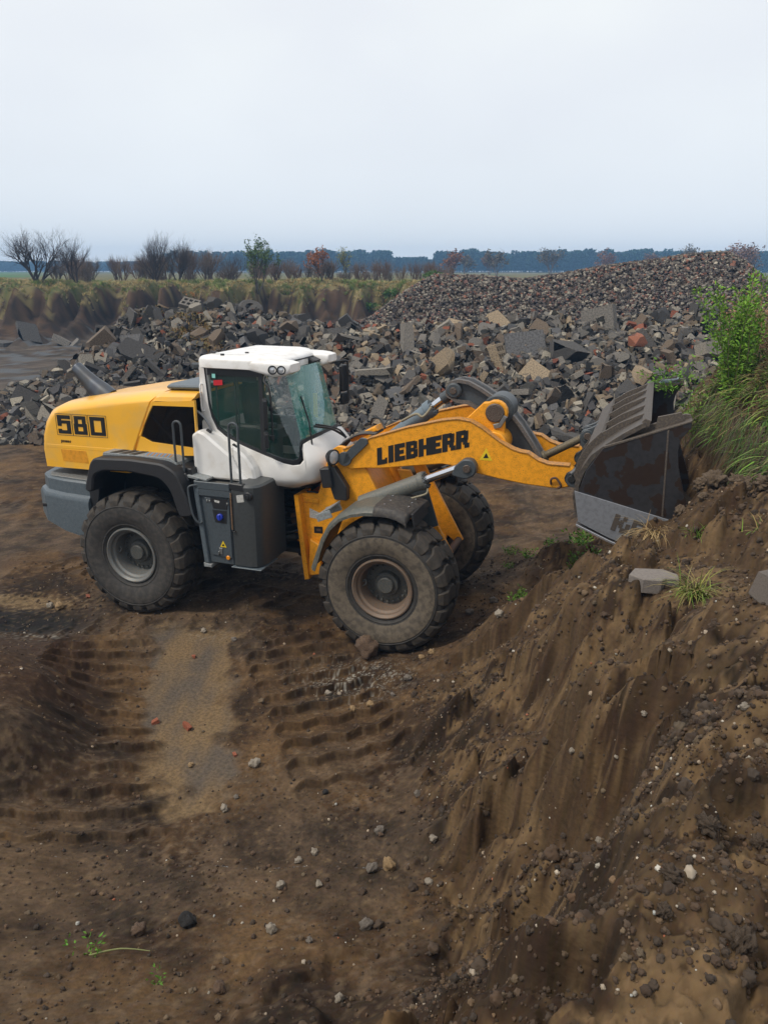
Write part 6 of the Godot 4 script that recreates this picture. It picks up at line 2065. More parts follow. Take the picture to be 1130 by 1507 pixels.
	for q in [[-24.3, -49.8, 1.9, 0], [-23.0, -51.0, 1.5, 0], [-20.6, -50.6, 1.7, 1], [-19.6, -49.6, 0.9, 1], [-17.2, -52.0, 1.8, 1], [-13.0, -52.5, 1.7, 2], [-12.2, -52.0, 1.1, 2], [-9.8, -53.6, 1.8, 2], [-3.2, -52.8, 1.3, 0], [-26.4, -46.0, 1.6, 0]]:
		var src: Array = slabs[rng.randi() % slabs.size()] if rng.randf() < 0.6 else blocks[rng.randi() % blocks.size()]
		var o := put("concrete_slab", src[1], [g3, g1, g2][q[3]])
		o.transform = Transform3D(slope_basis(func(x, z): return ground_at(x, z, false), q[0], q[1], 0.4) * Basis.from_scale(Vector3.ONE * q[2]), Vector3(q[0], ground_at(q[0], q[1], false) + 0.1, q[1]))
		tag(o, "broken concrete slab lying on the earth bank at the far side of the pit", "slab", "slabs on the far bank")

# ---------------------------------------------------------------- plants
class SB:
	# sticks, blades and leaves
	var v := PackedVector3Array()
	var n := PackedVector3Array()
	var c := PackedColorArray()
	func tri(a: Vector3, b: Vector3, d: Vector3, nn: Vector3, col: Color) -> void:
		v.append(a); v.append(b); v.append(d)
		n.append(nn); n.append(nn); n.append(nn)
		c.append(col); c.append(col); c.append(col)
	func stick(a: Vector3, b: Vector3, ra: float, rb: float, col: Color, sides := 3) -> void:
		var d := (b - a).normalized()
		var x := d.cross(Vector3.UP if absf(d.y) < 0.95 else Vector3.RIGHT).normalized()
		var y := d.cross(x)
		for k in sides:
			var t0 := TAU * k / sides
			var t1 := TAU * (k + 1) / sides
			var o0 := x * cos(t0) + y * sin(t0)
			var o1 := x * cos(t1) + y * sin(t1)
			var nn := (o0 + o1).normalized()
			tri(a + o0 * ra, b + o1 * rb, a + o1 * ra, nn, col)
			tri(a + o0 * ra, b + o0 * rb, b + o1 * rb, nn, col)
	func leaf(p: Vector3, d: Vector3, side: Vector3, l: float, w: float, col: Color) -> void:
		var m := p + d * l * 0.45
		var tip := p + d * l
		var nn := d.cross(side).normalized()
		var a := m + side * w * 0.5 + nn * w * 0.12
		var b := m - side * w * 0.5 + nn * w * 0.12
		tri(p, a, tip, (nn + side * -0.2).normalized(), col)
		tri(p, tip, b, (nn + side * 0.2).normalized(), col)
	func blade(path: Array, w: float, side: Vector3, col: Color) -> void:
		for i in path.size() - 1:
			var t0 := float(i) / (path.size() - 1)
			var t1 := float(i + 1) / (path.size() - 1)
			var w0 := w * (1.0 - t0 * t0) + 0.0004
			var w1 := w * (1.0 - t1 * t1) + 0.0002
			var a: Vector3 = path[i]
			var b: Vector3 = path[i + 1]
			var nn := side.cross(b - a).normalized()
			tri(a - side * w0, b + side * w1, a + side * w0, nn, col)
			tri(a - side * w0, b - side * w1, b + side * w1, nn, col)
	func mesh() -> ArrayMesh:
		var a := []
		a.resize(Mesh.ARRAY_MAX)
		a[Mesh.ARRAY_VERTEX] = v
		a[Mesh.ARRAY_NORMAL] = n
		a[Mesh.ARRAY_COLOR] = c
		var m := ArrayMesh.new()
		m.add_surface_from_arrays(Mesh.PRIMITIVE_TRIANGLES, a)
		return m

func vary(c: Color, k: float) -> Color:
	var f := 1.0 + rng.randf_range(-k, k)
	var g := rng.randf_range(-k, k) * 0.3
	return Color(c.r * f * (1.0 + g), c.g * f, c.b * f * (1.0 - g), 1.0)

var tips := []

func branch(trunk: SB, twigs: SB, p: Vector3, d: Vector3, l: float, r: float, lev: int, top: int, spread: float, wood: Color, up: float) -> void:
	var seg := 3 if lev < 2 else 2
	var q := p
	var dd := d
	var rr := r
	for k in seg:
		var nd := (dd + Vector3(rng.randfn(), rng.randfn(), rng.randfn()) * 0.13 + Vector3.UP * up * 0.12).normalized()
		var e := q + nd * l / seg
		var r2 := r * lerpf(1.0, 0.62, float(k + 1) / seg)
		(trunk if lev < 2 else twigs).stick(q, e, rr, r2, vary(wood, 0.15), 5 if lev == 0 else 3)
		rr = r2
		q = e
		dd = nd
		if lev < top:
			var kids := 1 if k < seg - 1 else (3 if lev < 2 else 2)
			if lev == 0 and k == 0: kids = 0 if rng.randf() < 0.5 else 1
			for j in kids:
				var side := dd.cross(Vector3(rng.randfn(), rng.randfn(), rng.randfn())).normalized()
				var cd := (dd + side * spread * rng.randf_range(0.6, 1.25) + Vector3.UP * up * 0.25).normalized()
				branch(trunk, twigs, q, cd, l * rng.randf_range(0.58, 0.82), rr * 0.72, lev + 1, top, spread, wood, up)
	if lev == top: tips.append([q, dd])

func tree(called: String, label: String, at: Vector3, height: float, stems: int, top: int, spread: float, wood: Color, group: String, leaves := 0, leaf_c := Color.GREEN, leaf_l := 0.1, thick := 0.018, category := "tree") -> Node3D:
	var t := thing(called, label, category, at, 0.0, group)
	var a := SB.new()
	var b := SB.new()
	tips = []
	for s in stems:
		var ang := rng.randf() * TAU
		var lean := rng.randf_range(0.08, 0.30 + spread * 0.4) if stems > 1 else 0.05
		branch(a, b, Vector3(cos(ang) * 0.12, -0.1, sin(ang) * 0.12) * (1.0 if stems > 1 else 0.0), Vector3(cos(ang) * lean, 1.0, sin(ang) * lean).normalized(), height * rng.randf_range(0.30, 0.38), height * thick, 0, top, spread, wood, 0.5)
	# bring to the wanted height
	var hi := 0.1
	for q in tips: hi = maxf(hi, q[0].y)
	var k := height / hi
	for i in a.v.size(): a.v[i] *= k
	for i in b.v.size(): b.v[i] *= k
	if leaves:
		for i in leaves:
			var q: Array = tips[rng.randi() % tips.size()]
			var p: Vector3 = q[0] * k - q[1] * rng.randf() * height * 0.10 + Vector3(rng.randfn(), rng.randfn(), rng.randfn()) * height * 0.012
			var d := Vector3(rng.randfn(), rng.randfn() * 0.7 - 0.2, rng.randfn()).normalized()
			b.leaf(p, d, d.cross(Vector3(rng.randfn(), rng.randfn(), rng.randfn())).normalized(), leaf_l * rng.randf_range(0.7, 1.3), leaf_l * 0.6, vary(leaf_c, 0.35))
	put("trunk", a.mesh(), M.wood, t)
	put("crown", b.mesh(), M.leaf if leaves else M.wood, t)
	return t

func many(called: String, parent: Node, mesh: Mesh, m: Material, xf: Array, cols: Array) -> MultiMeshInstance3D:
	var mm := MultiMesh.new()
	mm.transform_format = MultiMesh.TRANSFORM_3D
	mm.use_colors = true
	mm.mesh = mesh
	mm.instance_count = xf.size()
	for i in xf.size():
		mm.set_instance_transform(i, xf[i])
		mm.set_instance_color(i, cols[i])
	var mi := MultiMeshInstance3D.new()
	mi.multimesh = mm
	mi.material_override = m
	if parent:
		mi.name = called
		parent.add_child(mi, true)
	else:
		mi.name = numbered(called)
		add_child(mi)
	mi.set_meta("kind", "stuff")
	return mi

func build_green() -> void:
	M.wood = mat(Color(1, 1, 1), 0.9)
	M.wood.vertex_color_use_as_albedo = true
	M.leaf = mat(Color(1, 1, 1), 0.6)
	M.leaf.vertex_color_use_as_albedo = true
	M.leaf.backlight_enabled = true
	M.leaf.backlight = Color(0.35, 0.35, 0.35)
	M.leaf.metallic_specular = 0.3
	rng.seed = 901
	var far_h := func(x: float, z: float) -> float: return ground_at(x, z, false)
	# bare trees behind the pit
	for q in [["bare spreading tree with thick forked limbs beside the green field", -25.9, -60.0, 4.4, 4, 0.62, 0.028], ["slender bare tree with upright twigs next to the spreading tree", -23.6, -61.5, 4.0, 3, 0.45, 0.024], ["broad bare tree with fine dark twigs standing before the wood", -18.0, -63.0, 4.2, 5, 0.42, 0.022], ["bare tree with a dense fan of dark twigs standing before the wood", -15.9, -62.0, 3.9, 6, 0.42, 0.021], ["small bare tree beside the green leaved tree", -12.6, -66.0, 3.0, 4, 0.5, 0.016]]:
		tree("bare_tree", q[0], Vector3(q[1], far_h.call(q[1], q[2]), q[2]), q[3], q[4], 5, q[5], Color(0.055, 0.042, 0.038), "bare trees", 0, Color.BLACK, 0.1, q[6])
	tree("young_tree", "slim young tree with sparse green leaves on the grassy edge", Vector3(-9.1, far_h.call(-9.1, -58.0), -58.0), 4.1, 3, 4, 0.38, Color(0.075, 0.065, 0.055), "", 1500, Color(0.085, 0.135, 0.05), 0.15, 0.014)
	tree("oak_sapling", "small tree with rust brown autumn leaves on the grassy edge", Vector3(-4.7, far_h.call(-4.7, -62.0), -62.0), 2.7, 2, 4, 0.55, Color(0.08, 0.06, 0.05), "", 900, Color(0.30, 0.115, 0.045), 0.14, 0.014)
	tree("oak_sapling", "sapling with a few orange leaves left of the green tree", Vector3(-13.9, far_h.call(-13.9, -58.5), -58.5), 1.5, 2, 3, 0.5, Color(0.08, 0.06, 0.05), "", 160, Color(0.42, 0.19, 0.05), 0.13, 0.014)
	tree("yellow_tree", "thin tree with a few yellow green leaves beside the rust brown one", Vector3(-3.0, far_h.call(-3.0, -64.0), -64.0), 2.9, 2, 4, 0.35, Color(0.09, 0.075, 0.055), "", 350, Color(0.20, 0.21, 0.06), 0.12, 0.012)
	# twiggy shrubs between them
	for k in 58:
		var x := -29.5 + k * 0.62 + rng.randf_range(-0.4, 0.4)
		var z := rng.randf_range(-72.0, -63.0)
		var hh := rng.randf_range(1.3, 2.5) * (1.2 if x < -15.0 else 0.9)
		tree("bare_shrub", "leafless brown shrub in the thicket behind the pit", Vector3(x, far_h.call(x, z), z), hh, rng.randi_range(7, 10), 3, 0.42, [Color(0.135, 0.088, 0.066), Color(0.105, 0.080, 0.066), Color(0.155, 0.108, 0.075)][k % 3], "leafless shrubs", 0, Color.BLACK, 0.1, 0.017, "shrub")
	for q in [[-27.3, -53.8, 0.9], [-8.6, -55.8, 0.8], [-7.6, -56.5, 0.7], [0.6, -57.0, 0.8], [-1.0, -56.5, 0.7], [3.5, -58.0, 0.9]]:
		tree("green_shrub", "low green bush in the grass on the far edge of the pit", Vector3(q[0], far_h.call(q[0], q[1]) - 0.05, q[1]), q[2], 9, 2, 0.9, Color(0.08, 0.07, 0.04), "green bushes", 700, Color(0.075, 0.15, 0.03), 0.13, 0.012, "shrub")
	# autumn trees before the wood on the right
	for k in 12:
		var x := rng.randf_range(-20.0, 75.0)
		var z := rng.randf_range(-190.0, -130.0)
		tree("distant_tree", "distant bare autumn tree in front of the pine wood", Vector3(x, FAR_GROUND, z), rng.randf_range(4.5, 7.5), 4, 4, 0.5, [Color(0.16, 0.10, 0.075), Color(0.13, 0.10, 0.085), Color(0.19, 0.10, 0.055)][k % 3], "distant autumn trees", 500, [Color(0.17, 0.095, 0.06), Color(0.13, 0.11, 0.08), Color(0.22, 0.10, 0.05)][k % 3], 0.42, 0.013)
	# pine wood
	var pine := SB.new()
	pine.stick(Vector3.ZERO, Vector3(0, 0.75, 0), 0.016, 0.008, Color(0.5, 0.35, 0.25), 4)
	for k in 420:
		var a := rng.randf() * TAU
		var y := rng.randf_range(0.12, 1.0)
		var r := 0.20 * sqrt(rng.randf()) * (0.55 + 0.6 * sin(clampf((y - 0.05) / 0.97, 0.0, 1.0) * PI)) * (0.75 + 0.4 * sin(a * 3.0 + floorf(y * 7.0) * 2.1))
		var d := Vector3(cos(a), rng.randf_range(-0.2, 0.7), sin(a)).normalized()
		var g := rng.randf_range(0.6, 1.25)
		pine.leaf(Vector3(cos(a) * r, y, sin(a) * r), d, d.cross(Vector3(rng.randfn(), rng.randfn(), rng.randfn())).normalized(), 0.10, 0.075, Color(g, g, g))
	var xf := []
	var cols := []
	for k in 1500:
		var z := -rng.randf_range(380.0, 470.0)
		var px := rng.randf_range(-0.27, 0.62)
		if px < -0.16 and rng.randf() < 0.4: continue
		var x := px * -z
		var hh := rng.randf_range(7.2, 10.4) * (1.0 + 0.12 * nK.get_noise_1d(x * 0.3))
		if absf(px - 0.035) < 0.03: hh *= 0.72
		xf.append(Transform3D(Basis(Vector3.UP, rng.randf() * TAU) * Basis.from_scale(Vector3(hh * 1.15, hh, hh * 1.15)), Vector3(x, FAR_GROUND - 0.1, z)))
		cols.append(vary(Color(0.030, 0.070, 0.045), 0.3))
	for k in 260:
		var z := -rng.randf_range(520.0, 550.0)
		var x := rng.randf_range(-0.62, -0.2) * -z
		var hh := rng.randf_range(4.5, 7.0)
		xf.append(Transform3D(Basis(Vector3.UP, rng.randf() * TAU) * Basis.from_scale(Vector3(hh * 2.2, hh, hh * 2.2)), Vector3(x, FAR_GROUND - 0.1, z)))
		cols.append(vary(Color(0.035, 0.06, 0.036), 0.3))
	var wood_ := many("pine_wood", null, pine.mesh(), M.leaf, xf, cols)
	tag(wood_, "blue green pine wood in the haze along the horizon", "wood")
	# grass of the far edge
	var tuft := SB.new()
	for k in 16:
		var a := rng.randf() * TAU
		var o := Vector3(cos(a), 0, sin(a)) * rng.randf() * 0.22
		var ln := Vector3(cos(a) * rng.randf_range(0.05, 0.45), rng.randf_range(0.5, 1.0), sin(a) * rng.randf_range(0.05, 0.45))
		var g := rng.randf_range(0.7, 1.2)
		tuft.blade([o, o + ln * 0.55, o + ln + Vector3(cos(a), -0.3, sin(a)) * 0.2], 0.022, Vector3(-sin(a), 0, cos(a)), Color(g, g, g))
	xf = []
	cols = []
	for k in 22000:
		var x := rng.randf_range(-34.0, 9.0)
		var z := -50.5 - pow(rng.randf(), 1.3) * 18.0
		var y := ground_at(x, z, false)
		if z > rim_at(x) - 6.2 + nB.get_noise_2d(x * 0.3, z * 0.3) * 2.5: continue
		var n := nA.get_noise_2d(x * 0.9, z * 0.9) + nB.get_noise_2d(x * 0.2, z * 0.2) * 0.5
		var s := rng.randf_range(0.14, 0.36) * (1.0 if n < 0.25 else 1.3)
		xf.append(Transform3D(Basis(Vector3.UP, rng.randf() * TAU) * Basis.from_scale(Vector3(s * 1.2, s, s * 1.2)), Vector3(x, y - 0.03, z)))
		var c := Color(0.46, 0.365, 0.17) if n < 0.10 else Color(0.17, 0.225, 0.06)
		if rng.randf() < 0.2: c = Color(0.32, 0.25, 0.12)
		cols.append(vary(c, 0.3))
	var far_grass := many("grass", null, tuft.mesh(), M.leaf, xf, cols)
	tag(far_grass, "yellow and green grass on the far edge of the pit", "grass")
	near_green()

func grass_bank() -> void:
	# long grass hanging over the edge above the bucket
	rng.seed = 911
	var g := SB.new()
	for k in 6000:
		var u := rng.randf()
		var x := lerpf(3.95, 4.85, u) + rng.randfn() * 0.06
		var z := lerpf(-6.9, -12.0, u)
		var back := absf(rng.randfn()) * 0.55
		x += back * 0.9 + rng.randf() * 0.05
		z += back * 0.5
		if rng.randf() < 0.35:
			x = rng.randf_range(4.0, 7.0)
			z = rng.randf_range(-12.5, -6.4)
			if x < 3.95 + (-6.9 - z) * 0.18: continue
		var y := near_base(x, z)
		if y < 2.35: continue
		var edge := clampf(1.0 - back * 1.2, 0.0, 1.0)
		var l := rng.randf_range(0.22, 0.62) * (0.75 + 0.5 * absf(nB.get_noise_2d(x * 1.3 + 8.0, z * 1.3)) * 2.0)
		var cl := nB.get_noise_2d(x * 1.6, z * 1.6) * 5.0
		var out := (Vector3(-0.75, 0, 0.45) + Vector3(cos(cl * 2.0), 0, sin(cl * 2.0)) * 0.75 + Vector3(rng.randfn(), 0, rng.randfn()) * 0.35).normalized()
		var lift := rng.randf_range(0.15, 0.9) * (1.0 - edge * 0.6)
		var p := Vector3(x, y - 0.03, z)
		var path := []
		var d := (out * (0.6 + edge * 0.3) + Vector3.UP * (0.75 + lift)).normalized()
		var q := p
		for i in 6:
			path.append(q)
			q += d * l / 5.0
			d = (d + Vector3.DOWN * rng.randf_range(0.15, 0.62) * (0.6 + edge * 0.6) + out * 0.05).normalized()
		var t := rng.randf()
		var c := Color(0.10, 0.21, 0.028)
		if t < 0.26: c = Color(0.17, 0.24, 0.045)
		elif t < 0.40: c = Color(0.28, 0.225, 0.10)
		elif t < 0.66: c = Color(0.115, 0.085, 0.05)
		elif t < 0.80: c = Color(0.06, 0.145, 0.022)
		g.blade(path, rng.randf_range(0.006, 0.015), d.cross(Vector3.UP).normalized() if absf(d.y) < 0.98 else Vector3.RIGHT, vary(c, 0.5))
	var o := put("grass", g.mesh(), M.leaf)
	tag(o, "long green and straw coloured grass hanging over the bank above the bucket", "grass", "", "stuff")
	# dead roots and old stalks on the face below
	var r := SB.new()
	for k in 700:
		var u := rng.randf()
		var p := Vector3(lerpf(3.95, 4.7, u) + rng.randfn() * 0.06, 0, lerpf(-7.2, -11.0, u))
		p.y = 3.0 - rng.randf() * 0.35
		var q := p
		var d := Vector3(-0.35 + rng.randfn() * 0.2, -1.0, 0.2 + rng.randfn() * 0.25).normalized()
		var path := []
		var l := rng.randf_range(0.25, 0.75)
		for i in 5:
			path.append(q)
			q += d * l / 4.0
			d = (d + Vector3(rng.randfn(), rng.randfn() - 0.4, rng.randfn()) * 0.16).normalized()
		r.blade(path, 0.0035, Vector3(0.5, 0, 0.86), vary(Color(0.085, 0.062, 0.040) if rng.randf() < 0.6 else Color(0.07, 0.12, 0.03), 0.4))
	o = put("hanging_roots", r.mesh(), M.leaf)
	tag(o, "dark hanging roots and stalks on the bank in front of the bucket", "roots", "", "stuff")

func leafy(called: String, label: String, at: Vector3, height: float, width: float, stems: int, leaves: int, leaf_l: float, col: Color, category: String, group := "", lean := Vector3.ZERO) -> void:
	var t := thing(called, label, category, at, 0.0, group)
	var a := SB.new()
	var b := SB.new()
	var pts := []
	for s in stems:
		var ang := rng.randf() * TAU
		var q := Vector3(cos(ang), 0, sin(ang)) * rng.randf() * width * 0.15
		var d := (Vector3(cos(ang) * width / height * rng.randf() * 0.75, 1.0, sin(ang) * width / height * rng.randf() * 0.75) + lean).normalized()
		var l := height * rng.randf_range(0.7, 1.05)
		for i in 7:
			var e := q + d * l / 7.0
			a.stick(q, e, height * 0.006 * (1.0 - i / 9.0), height * 0.006 * (1.0 - (i + 1) / 9.0), vary(Color(0.12, 0.11, 0.05), 0.2))
			if i > 0: pts.append([q, e, d])
			q = e
			d = (d + Vector3(rng.randfn(), rng.randfn() * 0.4, rng.randfn()) * 0.10).normalized()
	for k in leaves:
		var s: Array = pts[rng.randi() % pts.size()]
		var side := Vector3(rng.randfn(), rng.randfn() * 0.5, rng.randfn()).normalized()
		var p: Vector3 = s[0].lerp(s[1], rng.randf()) + side * rng.randf() * width * 0.16
		var d: Vector3 = (side + s[2] * 0.6 + Vector3(rng.randfn(), rng.randfn(), rng.randfn()) * 0.4).normalized()
		b.leaf(p, d, d.cross(Vector3(rng.randfn(), rng.randfn(), rng.randfn())).normalized(), leaf_l * rng.randf_range(0.6, 1.3), leaf_l * 0.42, vary(col, 0.35))
	put("stems", a.mesh(), M.wood, t)
	put("leaves", b.mesh(), M.leaf, t)

func weed(label: String, at: Vector2, size: float, leaves: int, col: Color, group: String) -> void:
	leafy("weed", label, Vector3(at.x, ground_at(at.x, at.y) - 0.01, at.y), size, size * 1.5, 6, leaves, size * 0.22, col, "weed", group, Vector3(rng.randfn() * 0.2, 0, rng.randfn() * 0.2))

func tuft_of(label: String, at: Vector2, l: float, blades: int, dirv: Vector3, cols: Array, called := "grass_tuft", group := "") -> void:
	var t := SB.new()
	var p0 := Vector3(at.x, ground_at(at.x, at.y), at.y)
	for k in blades:
		var o := Vector3(rng.randfn() * 0.05, 0, rng.randfn() * 0.05)
		var d := (Vector3(rng.randfn() * 0.5, 0.7, rng.randfn() * 0.5) + dirv).normalized()
		var q := o
		var path := []
		var ll := l * rng.randf_range(0.5, 1.1)
		for i in 5:
			path.append(q)
			q += d * ll / 4.0
			d = (d + Vector3.DOWN * 0.33).normalized()
		t.blade(path, 0.004, d.cross(Vector3.UP).normalized(), vary(cols[rng.randi() % cols.size()], 0.3))
	var o2 := put(called, t.mesh(), M.leaf)
	o2.position = p0
	tag(o2, label, "grass" if called == "grass_tuft" else "stalks", group)

func near_green() -> void:
	grass_bank()
	rng.seed = 921
	leafy("leafy_bush", "upright bright green bush on top of the bank above the bucket", Vector3(4.98, near_base(4.98, -11.0) - 0.05, -11.0), 1.85, 0.55, 24, 4600, 0.066, Color(0.15, 0.28, 0.035), "bush")
	leafy("leafy_sapling", "thin green shoots leaning out beside the bright green bush", Vector3(4.5, near_base(4.7, -11.0) - 0.05, -11.1), 1.3, 0.7, 6, 330, 0.06, Color(0.14, 0.25, 0.035), "bush", "", Vector3(-0.12, 0, 0))
	leafy("creeper", "green shoots hanging over the far end of the bucket", Vector3(3.95, 3.02, -10.5), 0.45, 0.8, 9, 300, 0.055, Color(0.11, 0.23, 0.03), "creeper", "", Vector3(-0.6, 0, 0.1))
	# dry reddish weeds on the right
	for q in [["dry reddish brown weeds behind the bright green bush", 6.7, -14.0, 1.35], ["dry brown weeds on the bank to the right of the green bush", 6.2, -12.2, 1.25], ["tall dry straw weeds at the edge of the bank", 7.6, -14.6, 1.5]]:
		leafy("dry_weeds", q[0], Vector3(q[1], near_base(q[1], q[2]) - 0.05, q[2]), q[3], 1.3, 46, 2600, 0.06, Color(0.27, 0.165, 0.10), "weeds", "dry weeds")
	# weeds on the slope below the bucket
	var spots := [[2.95, -10.9, 0.34], [2.75, -10.4, 0.26], [2.55, -11.1, 0.24], [3.05, -10.2, 0.32], [2.35, -11.6, 0.22], [2.1, -11.9, 0.18], [2.75, -11.6, 0.26], [1.95, -11.3, 0.14], [3.15, -11.6, 0.28]]
	for q in spots: weed("small green weed on the slope under the bucket", Vector2(q[0], q[1]), q[2], 120, Color(0.105, 0.215, 0.025), "weeds under the bucket")
	for q in [[1.72, -8.9, 0.18], [1.58, -8.55, 0.2], [1.9, -8.75, 0.16]]: weed("mossy green weed low on the bank beside the front wheel", Vector2(q[0], q[1]), q[2], 150, Color(0.085, 0.165, 0.022), "weeds on the bank foot")
	weed("small green plant with a fallen stalk on the loose soil", Vector2(-1.98, -3.98), 0.16, 42, Color(0.10, 0.23, 0.03), "")
	weed("sparse green seedlings on the loose soil", Vector2(-1.42, -3.72), 0.13, 30, Color(0.10, 0.22, 0.03), "")
	var stalk := MB.new()
	stalk.tube(smooth_path([Vector3(-1.93, ground_at(-1.93, -3.93) + 0.02, -3.93), Vector3(-1.75, ground_at(-1.75, -4.0) + 0.05, -4.0), Vector3(-1.56, ground_at(-1.56, -4.02) + 0.03, -4.02)]), [0.006, 0.006, 0.006, 0.0055, 0.005, 0.005, 0.0045, 0.004, 0.004, 0.003, 0.002], 6)
	tag(put("plant_stalk", stalk.mesh(), mat(lin(0.20, 0.22, 0.08), 0.6)), "thin pale green stalk lying beside the small plant", "stalk")
	tuft_of("tuft of green and yellow grass beside the paving block", Vector2(2.42, -5.55), 0.34, 150, Vector3(-0.3, 0, 0.5), [Color(0.12, 0.20, 0.03), Color(0.28, 0.23, 0.09), Color(0.2, 0.22, 0.05)])
	tuft_of("small green grass tuft on the bank in front of the bucket", Vector2(2.95, -6.75), 0.2, 60, Vector3(0, 0, 0.2), [Color(0.11, 0.22, 0.03), Color(0.16, 0.23, 0.04)])
	tuft_of("grass tuft on the bank under the long grass", Vector2(3.2, -6.2), 0.24, 60, Vector3(0.3, 0, 0.2), [Color(0.11, 0.20, 0.03), Color(0.30, 0.23, 0.10)])
	tuft_of("bundle of dry straw stalks hanging down the bank by the bucket corner", Vector2(2.68, -7.25), 0.42, 46, Vector3(-0.4, -0.2, 0.7), [Color(0.36, 0.26, 0.12), Color(0.28, 0.20, 0.10)], "dry_stalks", "dry stalks by the bucket")
	tuft_of("dry straw stalks reaching across the bucket's lettering", Vector2(2.75, -7.42), 0.55, 16, Vector3(-0.9, 0.1, 0.35), [Color(0.40, 0.31, 0.17), Color(0.33, 0.26, 0.15)], "dry_stalks", "dry stalks by the bucket")
	# dry moss on the dark heap
	rng.seed = 931
	for q in [[-7.2, -29.0, 0.9], [-6.6, -28.4, 0.7], [-6.9, -27.6, 0.7], [-8.9, -30.0, 0.9], [-6.0, -27.0, 0.5], [-5.6, -25.2, 0.5], [-4.2, -24.4, 0.6]]:
		var t := SB.new()
		for k in 380:
			var x: float = q[0] + rng.randfn() * q[2] * 0.38
			var z: float = q[1] + rng.randfn() * q[2] * 0.38
			var p := Vector3(x, heap_h(x, z) + 0.10, z)
			var d := Vector3(rng.randfn() * 0.7, 0.5, 0.5 + rng.randfn() * 0.6).normalized()
			t.blade([p, p + d * 0.14, p + d * 0.26 + Vector3.DOWN * 0.10], 0.016, d.cross(Vector3.UP).normalized(), vary(Color(0.24, 0.155, 0.065) if rng.randf() < 0.7 else Color(0.17, 0.15, 0.05), 0.3))
		tag(put("dry_grass_sod", t.mesh(), M.leaf), "brown dry grass sod thrown on the dark rubble heap", "sod", "dry sods on the heap")

# ---------------------------------------------------------------- loose stones
func stone(called: String, label: String, category: String, x: float, z: float, size: Vector3, m: Material, src: Array, turn: Basis, group := "", sink := 0.3) -> void:
	var o := put(called, src[1], m)
	var b := turn * Basis.from_scale(size)
	o.transform = Transform3D(b, Vector3(x, ground_at(x, z) + size.y * src[2].y * (1.0 - sink), z))
	tag(o, label, category, group)

